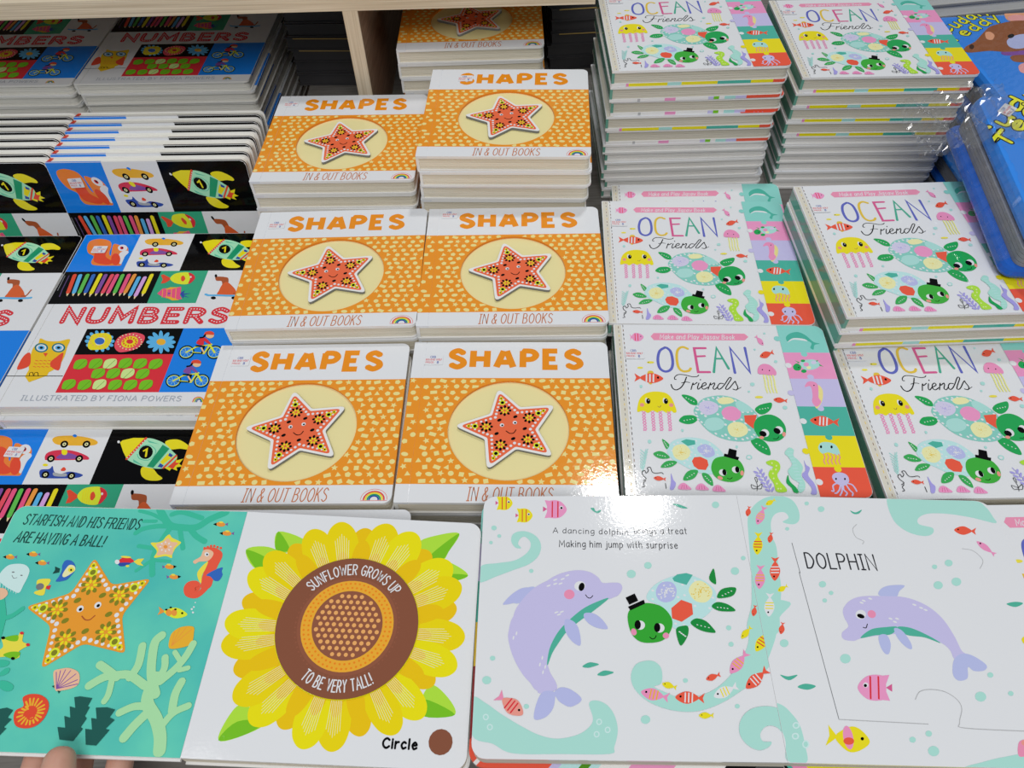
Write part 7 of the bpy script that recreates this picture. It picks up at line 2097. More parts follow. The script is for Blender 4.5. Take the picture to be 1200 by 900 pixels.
ART_ORL = """c yellow 21.9,177.1 18.6,182.3 14.0,183.4 11.3,181.6 11.5,173.1 14.3,171.3 18.8,172.1
p yellow 14.1,182.8 9.5,183.5 11.6,177.4
p yellow 14.3,171.9 9.9,171.4 11.6,177.4
l redn 0.69 13.8,182.4 14.1,172.2
l redn 0.69 16.9,182.4 17.1,172.2
p rose 11.1,177.4 8.8,179.3 8.9,175.6
e white 18.8,178.4 1.16 1.02 100
e black 18.9,178.1 0.73 0.64 100
c yellow 37.1,166.5 34.0,171.5 29.5,172.6 26.8,170.9 26.8,162.6 29.6,160.8 34.0,161.6
p yellow 29.5,172.0 25.1,172.7 27.1,166.7
p yellow 29.6,161.4 25.2,160.9 27.1,166.7
l redn 0.67 29.3,171.6 29.4,161.7
l redn 0.67 32.3,171.6 32.4,161.6
p rose 26.6,166.7 24.3,168.5 24.3,165.0
e white 34.1,167.7 1.13 1.00 96
e black 34.2,167.5 0.70 0.63 96
c pink 62.7,171.5 58.5,178.1 52.4,179.5 48.4,177.2 48.3,166.5 52.1,164.2 58.2,165.2
p pink 52.4,178.7 46.2,179.6 48.7,171.8
p pink 52.1,164.9 46.0,164.3 48.7,171.8
l redn 0.94 52.0,178.2 51.7,165.4
l redn 0.94 56.2,178.1 55.9,165.3
p rose 48.0,171.9 44.9,174.2 44.8,169.6
e white 58.6,173.1 1.59 1.40 88
e black 58.7,172.8 0.99 0.88 88
t inkd 52.1,152.1 106.8,150.3 4.33 0.47 0.00 A dancing dolphin
t inkd 111.6,151.1 149.2,150.7 5.15 0.49 0.00 brings a treat
t inkd 56.6,140.9 141.3,139.3 5.08 0.52 0.00 Making him jump with surprise
c aquaw2 -0.7,113.7 0.2,125.8 12.2,128.2 23.8,130.1 31.5,134.6 35.4,139.8 35.4,145.1 31.4,149.0 28.0,147.4 26.6,143.1 29.0,139.9 24.6,140.5 21.6,145.4 22.5,150.8 27.4,153.4 34.4,152.7 40.8,148.2 43.3,141.2 41.1,133.4 34.4,127.3 24.8,123.4 12.5,118.5
c aquaw2 -0.9,35.2 7.6,32.5 17.5,26.1 30.1,19.1 41.5,13.9 52.7,11.8 64.9,14.0 72.5,18.4 75.4,23.7 73.3,32.7 78.2,34.5 84.6,31.8 88.9,25.6 90.3,16.8 87.5,7.4 84.5,3.6 55.2,3.2 25.6,3.3 13.2,8.5 0.2,13.2
e aquaw 8.2,24.0 1.99 1.92 119
e aquaw2 8.2,24.0 1.26 1.16 102
e aquaw 11.0,18.1 1.96 1.90 122
e aquaw2 11.0,18.1 1.24 1.15 102
e aquaw 79.1,21.8 1.98 1.83 57
e aquaw2 79.1,21.8 1.25 1.11 71
e aquaw 84.1,17.2 1.96 1.81 54
e aquaw2 84.1,17.2 1.23 1.10 68
e aquaw 77.2,14.6 1.94 1.81 54
e aquaw2 77.2,14.6 1.22 1.10 69
e aquaw2 8.5,156.3 2.05 1.94 140
e aquaw2 12.6,149.7 1.51 1.44 145
e aquaw2 6.7,144.4 1.41 1.33 147
e aquaw2 36.3,122.2 1.62 1.54 171
e aquaw2 11.1,60.7 1.83 1.60 173
e aquaw2 7.8,46.6 3.00 2.58 174
e aquaw2 33.7,30.6 1.74 1.47 -180
e aquaw2 106.7,119.9 3.24 2.99 -149
e aquaw2 118.9,126.3 2.74 2.51 -144
e aquaw2 173.4,174.7 2.91 2.52 51
e aquaw2 179.0,122.0 3.10 2.64 -141
e aquaw2 186.4,131.8 1.80 1.53 42
e aquaw2 168.2,81.6 1.86 1.56 -149
e aquaw2 107.9,23.4 3.00 2.48 -165
e aquaw2 135.4,47.2 1.66 1.39 -159
e aquaw2 168.0,70.6 1.83 1.53 -151
e aquaw2 165.6,31.8 1.62 1.30 -157
e aquaw2 168.3,81.3 1.64 1.38 -149
c lilac2 24.3,105.6 28.8,107.1 35.5,110.2 39.3,109.3 37.8,102.3 31.8,99.3 24.4,98.6
c lilacd 16.9,97.9 22.8,104.8 30.3,109.4 37.8,109.3 40.8,105.4 33.3,100.8 24.4,98.6 19.9,97.6
c lilac 27.1,90.2 29.8,95.8 35.4,102.5 41.0,107.7 46.6,114.1 56.2,119.9 67.5,122.6 76.9,121.6 83.2,117.5 86.2,113.3 93.1,113.4 98.1,112.9 99.7,109.5 97.0,104.7 91.4,101.9 83.0,99.1 75.5,94.5 68.1,89.9 64.2,84.4 31.7,84.6
c lilac 21.2,78.4 22.1,69.2 25.8,59.2 31.9,49.4 39.7,41.8 42.2,38.6 52.4,41.4 52.5,45.6 48.7,52.3 47.4,60.1 51.1,72.1 57.5,81.3 61.8,87.5 47.4,94.1 26.4,91.0
c lilac 24.7,74.0 24.5,90.2 30.3,100.9 39.3,110.1 51.4,116.3 63.6,118.5 74.0,116.8 84.2,112.7 96.1,113.3 99.6,110.1 97.0,105.5 87.9,101.0 72.9,92.8 60.9,84.0 52.0,72.5 47.5,61.2 48.1,53.0 53.4,42.3 47.9,39.6 40.3,40.3 36.2,44.9 29.2,55.7
c teal3 89.7,101.8 83.5,100.3 71.5,94.3 59.5,84.0 53.5,76.8 49.1,68.2 47.2,59.8 47.4,56.4 50.4,64.0 54.8,71.0 60.7,78.9 69.7,86.2 78.7,92.8
c lilacd 72.8,91.3 78.6,91.3 84.1,87.5 88.0,80.9 82.3,80.9 76.7,83.2 72.6,87.6
c lilacd 59.6,87.0 65.3,85.5 68.7,79.6 69.2,69.5 63.4,72.4 59.3,79.6
c lilacd 51.3,39.6 44.4,39.6 40.3,33.1 38.6,23.2 45.6,24.2 50.4,29.3 51.9,35.7
c lilacd 51.3,39.0 55.4,42.3 62.2,41.0 68.8,35.1 61.8,30.6 55.2,33.2 52.6,36.4
e white 70.3,111.0 3.93 3.48 -160
e black 71.5,110.3 3.14 2.02 73
e pinks 62.8,104.8 3.70 3.55 -164
k black 0.56 74.0,104.5 75.5,102.5 77.3,102.2 79.0,103.9
e white 48.5,111.1 1.60 0.58 -160
e white 53.2,112.5 1.60 0.58 -159
e white 56.9,112.7 1.60 0.58 -159
e white 53.2,115.5 1.61 0.59 -159
e white 58.4,116.1 1.61 0.59 -159
e white 61.8,118.8 1.62 0.59 -159
e white 53.6,91.9 1.56 0.56 -160
e white 57.3,92.3 1.56 0.56 -160
e white 55.4,90.4 1.56 0.55 -160
e white 43.9,61.1 1.38 0.50 79
e white 42.3,56.7 1.37 0.50 79
e white 45.8,55.2 1.36 0.50 79
e white 44.3,51.8 1.35 0.49 79
e white 24.6,74.3 1.43 0.52 81
e white 26.6,77.3 1.44 0.52 81
c teal3 70.0,55.7 74.0,58.1 77.4,58.1 80.8,57.0 76.3,55.4 73.1,54.8
c teal3 79.4,50.5 83.3,52.9 86.8,52.9 90.1,51.9 85.6,50.2 82.5,49.7
c teal3 141.9,175.5 145.8,175.4 148.9,174.1 152.6,172.0 148.7,171.9 145.5,173.2
c teal3 80.5,172.2 83.0,172.5 84.3,169.8 88.3,170.8 86.2,168.3 83.3,169.1
c aqual 115.8,101.5 120.9,110.6 131.8,116.8 143.9,119.5 155.0,115.7 162.6,108.6 162.8,101.0 157.1,92.1 146.2,84.8 135.9,80.9 130.6,82.8 126.4,95.3
e white 120.5,107.6 0.99 0.79 160
e white 128.5,113.7 1.00 0.80 160
e white 137.6,116.7 0.99 0.81 161
e white 150.5,114.9 0.98 0.81 162
e white 157.8,110.2 0.97 0.80 163
e white 160.9,102.5 0.96 0.79 165
e white 157.6,95.0 0.95 0.77 165
e white 149.5,87.7 0.94 0.76 165
e white 139.0,83.2 0.95 0.75 165
e white 133.5,84.2 0.95 0.75 164
e white 141.4,111.9 0.98 0.80 162
e white 141.8,104.2 0.97 0.79 163
e white 119.9,101.4 0.98 0.78 161
e white 147.9,96.6 0.96 0.77 164
e white 137.3,102.8 0.97 0.78 162
c lilacd 122.7,107.5 127.0,113.4 134.3,113.6 136.9,108.1 134.3,101.3 128.3,99.1 123.5,101.4
c cream 145.1,107.3 148.9,113.4 154.8,114.6 160.5,109.4 160.4,104.0 155.4,99.2 148.4,100.4
e white 133.2,109.3 0.56 0.49 58
e ochre 157.1,109.9 0.42 0.36 55
e white 130.1,107.3 0.56 0.49 57
e ochre 153.5,107.7 0.42 0.36 55
e white 128.9,103.5 0.55 0.49 57
e ochre 152.2,103.5 0.41 0.35 54
e white 135.2,106.3 0.56 0.49 57
e ochre 159.3,106.6 0.42 0.35 54
e white 130.0,105.7 0.55 0.49 57
e ochre 153.4,106.0 0.42 0.36 55
e white 130.2,107.8 0.56 0.49 58
e ochre 153.7,108.3 0.42 0.36 55
e white 126.6,108.3 0.56 0.49 58
e ochre 149.6,108.8 0.42 0.36 56
e white 129.8,106.2 0.55 0.49 57
e ochre 153.2,106.5 0.42 0.36 55
e white 128.8,111.4 0.56 0.49 59
e ochre 152.2,112.2 0.42 0.36 56
e white 130.0,107.1 0.56 0.49 57
e ochre 153.4,107.5 0.42 0.36 55
e white 128.1,104.3 0.55 0.49 57
e ochre 151.3,104.4 0.41 0.36 55
e white 134.5,105.4 0.55 0.49 56
e ochre 158.5,105.6 0.42 0.35 54
e white 132.9,111.5 0.56 0.49 58
e ochre 156.9,112.3 0.42 0.36 56
e white 134.1,109.0 0.56 0.49 57
e ochre 158.2,109.5 0.42 0.36 55
e white 128.2,102.9 0.55 0.49 56
e ochre 151.3,102.9 0.41 0.35 54
e white 129.7,106.5 0.56 0.49 57
e ochre 153.2,106.9 0.42 0.36 55
e white 134.4,103.9 0.55 0.49 56
e ochre 158.4,104.0 0.41 0.35 54
e white 133.7,103.6 0.55 0.49 56
e ochre 157.6,103.7 0.41 0.35 54
e white 128.6,105.6 0.55 0.49 57
e ochre 151.8,105.8 0.41 0.36 55
e white 125.7,103.0 0.55 0.49 57
e ochre 148.5,103.0 0.41 0.36 55
e white 129.3,107.1 0.56 0.49 58
e ochre 152.7,107.5 0.42 0.36 55
e white 130.8,108.3 0.56 0.49 58
e ochre 154.4,108.8 0.42 0.36 55
e white 131.3,109.1 0.56 0.49 58
e ochre 155.0,109.7 0.42 0.36 56
e white 132.0,108.9 0.56 0.49 58
e ochre 155.8,109.5 0.42 0.36 55
e white 125.8,102.0 0.55 0.49 56
e ochre 148.5,101.9 0.41 0.35 54
e white 132.9,106.9 0.56 0.49 57
e ochre 156.7,107.2 0.42 0.36 55
e white 126.3,107.0 0.56 0.49 58
e ochre 149.3,107.4 0.42 0.36 56
e white 129.2,107.9 0.56 0.49 58
e ochre 152.5,108.4 0.42 0.36 55
e white 132.0,107.5 0.56 0.49 57
e ochre 155.7,108.0 0.42 0.36 55
e white 133.0,106.6 0.56 0.49 57
e ochre 156.8,106.9 0.42 0.36 55
e white 134.6,109.1 0.56 0.49 57
e ochre 158.7,109.7 0.42 0.36 55
e white 129.7,106.3 0.56 0.49 57
e ochre 153.0,106.6 0.42 0.36 55
e white 127.0,108.2 0.56 0.49 58
e ochre 150.1,108.6 0.42 0.36 56
e white 128.5,104.8 0.55 0.49 57
e ochre 151.6,104.9 0.41 0.36 55
e white 129.6,106.0 0.55 0.49 57
e ochre 152.9,106.3 0.42 0.36 55
e white 126.7,105.8 0.55 0.49 57
e ochre 149.7,106.0 0.41 0.36 55
e white 125.0,104.7 0.55 0.49 57
e ochre 147.8,104.9 0.41 0.36 55
e white 125.5,104.8 0.55 0.49 57
e ochre 148.4,105.0 0.41 0.36 55
e white 130.1,109.5 0.56 0.49 58
e ochre 153.7,110.1 0.42 0.36 56
e white 128.4,106.2 0.55 0.49 57
e ochre 151.6,106.5 0.42 0.36 55
e white 128.3,111.2 0.56 0.49 59
e ochre 151.6,112.0 0.42 0.36 56
e white 134.3,107.3 0.56 0.49 57
e ochre 158.3,107.7 0.42 0.36 55
e white 133.1,107.1 0.56 0.49 57
e ochre 156.9,107.5 0.42 0.36 55
e white 124.1,104.9 0.55 0.49 58
e ochre 146.8,105.1 0.41 0.36 55
e white 129.6,106.9 0.56 0.49 57
e ochre 153.0,107.2 0.42 0.36 55
p teal2 135.0,116.6 138.6,119.4 145.0,120.4 149.3,119.0 144.1,111.7 135.9,114.4
p red 131.8,95.0 139.2,100.9 146.1,98.1 145.9,90.7 137.6,85.5 131.5,87.9
c greenl 164.3,123.8 164.9,117.9 164.2,112.1 160.2,116.3
c greenl 163.7,102.5 166.9,107.9 172.3,109.8 177.6,109.4 175.4,104.6 170.0,102.5
e white 174.1,107.2 0.58 0.34 159
e white 171.9,106.1 0.58 0.34 159
e white 169.8,105.1 0.58 0.34 159
e white 167.6,104.0 0.58 0.34 159
c greenl 159.1,96.4 163.4,99.3 170.2,97.7 174.7,93.4 168.3,92.7 162.5,93.5
e white 169.5,94.8 0.57 0.33 159
e white 167.4,95.1 0.57 0.33 159
e white 165.2,95.4 0.57 0.33 159
e white 163.0,95.6 0.57 0.33 159
c greenl 143.4,84.8 147.6,87.9 153.4,86.3 156.8,82.7 159.1,78.4 153.2,78.6 147.6,80.7
e white 155.1,81.6 0.57 0.32 160
e white 152.7,82.2 0.57 0.32 160
e white 150.2,82.8 0.57 0.32 160
e white 147.8,83.5 0.57 0.32 160
c greenl 133.4,80.6 137.6,82.7 141.4,82.3 140.6,76.3 135.5,69.5 133.6,73.5
e white 138.8,75.8 0.80 0.44 160
e white 137.7,76.7 0.80 0.44 160
e white 136.6,77.6 0.80 0.44 160
e white 135.5,78.6 0.80 0.44 160
c green4 101.7,88.1 104.0,94.0 110.9,97.7 118.1,98.4 126.4,95.3 131.2,87.9 130.3,80.6 124.6,73.5 116.7,71.3 108.4,72.2 103.3,77.9
p black 102.6,95.9 113.8,100.9 114.4,98.1 104.0,93.3
p black 101.4,102.4 107.9,105.4 109.9,100.3 103.6,97.4
e white 109.6,83.1 3.47 3.12 -154
e black 108.1,83.4 3.22 2.11 81
e white 122.4,81.2 3.47 3.08 -152
e black 120.9,81.5 3.20 2.09 79
e pinks 105.1,78.5 2.39 1.87 98
e pinks 126.1,76.1 2.16 1.92 -149
k black 0.56 115.4,75.0 116.9,73.8 118.7,74.4 119.7,76.1
p pinks 19.3,34.4 17.8,40.6 16.2,36.7 12.6,34.1
c salmon 31.5,25.6 30.6,30.8 27.3,34.7 21.2,35.7 18.5,35.0 18.5,32.4 21.2,27.1 25.9,25.1
l redn 0.90 24.3,35.1 19.9,29.6
l redn 0.89 26.3,33.7 21.9,28.2
l redn 0.89 28.2,32.3 23.8,26.8
e black 29.1,28.3 0.81 0.76 178
c aquaw2 120.9,49.0 120.6,55.1 116.9,58.9 111.3,59.4 104.8,57.1 101.2,51.0 101.6,44.0 105.6,38.1 112.1,33.3 122.6,29.5 134.3,28.2 145.2,29.6 157.8,34.4 169.8,41.2 182.1,49.0 190.9,58.0 197.5,70.3 202.3,83.0 207.9,99.5 212.7,116.7 212.6,131.0 198.4,131.3 183.7,88.6 179.6,72.5 174.8,63.1 166.9,53.0 155.2,43.1 142.5,37.7 130.5,36.7 120.9,40.1 115.2,43.2 119.4,45.0
c aquaw2 180.8,79.4 186.2,98.0 189.9,119.8 193.2,142.8 195.6,160.9 200.1,170.8 208.0,177.6 216.3,180.6 222.0,171.5 217.2,149.4 209.4,108.5 201.6,77.3
p pinkm 119.5,37.3 124.8,39.4 122.7,36.6 122.7,33.4
c pinkm 106.5,40.0 110.8,42.0 115.5,41.9 119.5,38.9 120.3,37.1 118.4,35.8 113.1,34.7 109.1,36.5
l amber 0.80 117.4,40.5 115.7,35.3
l amber 0.80 115.3,40.9 113.6,35.7
l amber 0.81 113.2,41.3 111.5,36.1
e black 109.8,39.9 0.75 0.68 -145
p red 141.5,36.4 146.6,39.4 144.9,36.3 145.4,33.1
c red 127.7,36.8 131.9,39.6 136.6,40.3 141.2,38.1 142.4,36.4 140.6,34.8 135.3,32.9 130.9,33.9
l white 0.82 138.8,39.2 137.9,33.8
l white 0.82 136.6,39.3 135.7,33.9
l white 0.82 134.4,39.4 133.5,34.0
e black 131.1,37.3 0.78 0.68 -143
p white 163.8,42.4 167.0,46.6 166.8,43.6 168.5,41.5
c white 151.9,37.3 154.3,40.9 158.1,43.4 162.9,43.5 164.6,42.7 163.7,40.8 159.9,37.3 155.7,36.3
l yellow 0.73 160.4,43.4 161.7,39.0
l yellow 0.73 158.5,42.6 159.8,38.2
l yellow 0.73 156.6,41.8 157.9,37.4
e black 154.6,39.0 0.70 0.59 -141
p pinkm 174.2,61.9 175.4,67.3 176.7,64.5 179.5,63.5
c pinkm 164.5,51.8 165.2,56.2 167.8,60.1 172.7,62.5 174.8,62.6 174.9,60.5 172.7,55.6 168.9,52.8
l amber 0.78 170.2,61.2 173.7,58.0
l amber 0.78 168.6,59.6 172.1,56.4
l amber 0.77 167.1,58.0 170.6,54.8
e black 166.4,54.5 0.75 0.63 43
p red 184.4,51.5 186.7,56.9 187.4,53.8 190.0,52.1
c red 172.8,42.6 174.4,47.0 177.8,50.7 183.1,52.3 185.2,52.1 184.8,49.9 181.7,45.1 177.4,42.9
l white 0.81 180.4,51.5 183.2,47.5
l white 0.80 178.5,50.0 181.3,46.0
l white 0.80 176.6,48.6 179.5,44.6
e black 175.2,45.1 0.78 0.64 -139
p yellow 191.8,76.5 192.6,81.7 194.0,79.2 196.8,78.5
c yellow 183.2,65.9 183.5,70.1 185.8,74.1 190.3,76.9 192.4,77.2 192.5,75.2 190.8,70.3 187.4,67.3
l redn 0.75 188.0,75.4 191.6,72.7
l redn 0.75 186.6,73.7 190.3,71.0
l redn 0.75 185.2,72.0 188.9,69.3
e black 184.8,68.7 0.73 0.60 45
p yellow 127.1,43.2 130.0,44.2 128.8,42.8 128.7,41.0
c yellow 120.4,45.1 122.7,46.0 125.2,45.9 127.2,44.1 127.5,43.1 126.5,42.5 123.7,42.1 121.6,43.1
e black 122.1,44.9 0.40 0.36 -142
p yellow 148.0,26.1 150.5,27.7 149.7,26.1 150.0,24.5
c yellow 141.0,26.0 143.1,27.5 145.5,27.9 147.8,26.9 148.4,26.1 147.6,25.2 144.9,24.2 142.7,24.6
e black 142.8,26.3 0.39 0.34 -145
p red 155.7,50.3 157.7,52.7 157.5,50.9 158.3,49.5
c red 148.6,47.9 150.1,49.9 152.4,51.2 155.2,51.0 156.1,50.5 155.5,49.4 153.2,47.5 150.7,47.1
e black 150.2,48.8 0.41 0.35 -139
p yellow 181.1,80.2 181.9,83.4 182.6,81.7 184.1,81.0
c yellow 175.3,74.4 175.8,77.0 177.4,79.3 180.3,80.6 181.5,80.6 181.4,79.4 180.1,76.5 177.8,74.9
e black 176.5,76.1 0.44 0.36 47
p pinkm 207.2,167.2 207.1,172.5 208.8,170.3 211.6,170.2
c pinkm 201.0,155.2 200.6,159.3 202.0,163.7 205.8,167.3 207.7,168.0 208.2,166.1 207.4,161.0 204.7,157.4
l ochre 0.73 203.9,165.4 207.8,163.5
l ochre 0.73 202.8,163.5 206.8,161.6
l ochre 0.73 201.9,161.5 205.8,159.6
e black 202.0,158.2 0.72 0.57 60
p yellow 199.7,143.8 197.8,148.8 200.5,147.4 203.7,148.4
c yellow 196.5,129.9 194.7,133.7 194.9,138.4 198.0,143.4 199.9,144.8 201.1,143.2 201.8,138.0 199.9,133.4
l redn 0.80 196.4,140.8 201.4,140.5
l redn 0.80 195.9,138.5 200.9,138.2
l redn 0.79 195.4,136.3 200.4,136.0
e black 196.7,133.2 0.78 0.63 57
p pinkm 196.3,117.0 194.4,121.8 197.1,120.5 200.3,121.5
c pinkm 193.2,103.6 191.4,107.2 191.6,111.8 194.7,116.6 196.5,117.9 197.7,116.4 198.5,111.4 196.7,107.0
l amber 0.78 193.1,114.1 198.1,113.8
l amber 0.78 192.6,111.9 197.6,111.6
l amber 0.78 192.1,109.7 197.1,109.5
e black 193.4,106.8 0.76 0.62 52
p red 207.6,123.0 205.6,127.7 208.4,126.6 211.6,127.6
c red 204.7,109.4 202.8,113.0 202.9,117.6 205.9,122.5 207.8,123.9 209.1,122.4 210.0,117.4 208.1,112.9
l white 0.79 204.4,119.9 209.5,119.8
l white 0.79 204.0,117.7 209.0,117.6
l white 0.78 203.5,115.5 208.5,115.5
e black 204.9,112.6 0.77 0.62 53
p white 198.8,96.3 197.0,100.7 199.5,99.5 202.5,100.4
c white 195.8,83.9 194.1,87.3 194.3,91.5 197.2,95.9 199.0,97.2 200.1,95.7 200.8,91.2 199.0,87.1
l yellow 0.73 195.7,93.6 200.4,93.4
l yellow 0.73 195.2,91.6 199.9,91.4
l yellow 0.72 194.8,89.6 199.5,89.4
e black 196.0,86.9 0.71 0.58 49
p yellow 216.6,176.0 218.1,178.9 218.1,176.9 219.0,175.5
c yellow 210.6,172.6 211.7,175.1 213.6,176.7 216.1,176.8 217.0,176.3 216.6,175.0 214.7,172.7 212.6,172.0
e black 211.9,173.8 0.40 0.31 61
p red 197.3,169.7 196.6,172.4 197.9,171.4 199.7,171.6
c red 195.0,162.8 194.2,165.0 194.6,167.4 196.4,169.6 197.5,170.1 198.1,169.2 198.2,166.5 197.0,164.3
e black 195.3,164.5 0.39 0.31 61
p red 209.2,145.8 208.5,148.4 209.8,147.5 211.5,147.7
c red 206.8,139.3 206.1,141.4 206.5,143.6 208.3,145.8 209.4,146.3 209.9,145.4 210.0,142.8 208.8,140.8
e black 207.1,141.0 0.37 0.30 57
p red 187.8,95.2 187.1,97.4 188.3,96.7 189.9,96.9
c red 185.7,89.4 185.0,91.2 185.3,93.2 187.0,95.1 188.0,95.6 188.5,94.8 188.7,92.6 187.6,90.7
e black 186.0,90.9 0.33 0.28 50
p yellow 210.6,104.6 212.0,107.0 212.0,105.4 212.9,104.2
c yellow 205.2,101.7 206.2,103.7 207.9,105.1 210.2,105.2 211.0,104.8 210.6,103.8 209.0,101.8 207.0,101.2
e black 206.4,102.7 0.35 0.28 51
c aquaw2 182.6,11.1 179.6,8.0 173.7,6.6 167.7,9.6 164.5,15.0 165.2,21.3 169.1,26.9 175.6,30.7 184.5,31.8 192.7,29.8 197.5,25.2 200.7,18.8 201.2,9.0 200.1,0.4 189.7,1.1 190.9,10.7 189.2,17.8 185.0,20.5 180.1,19.6 176.6,15.5 177.5,11.5"""
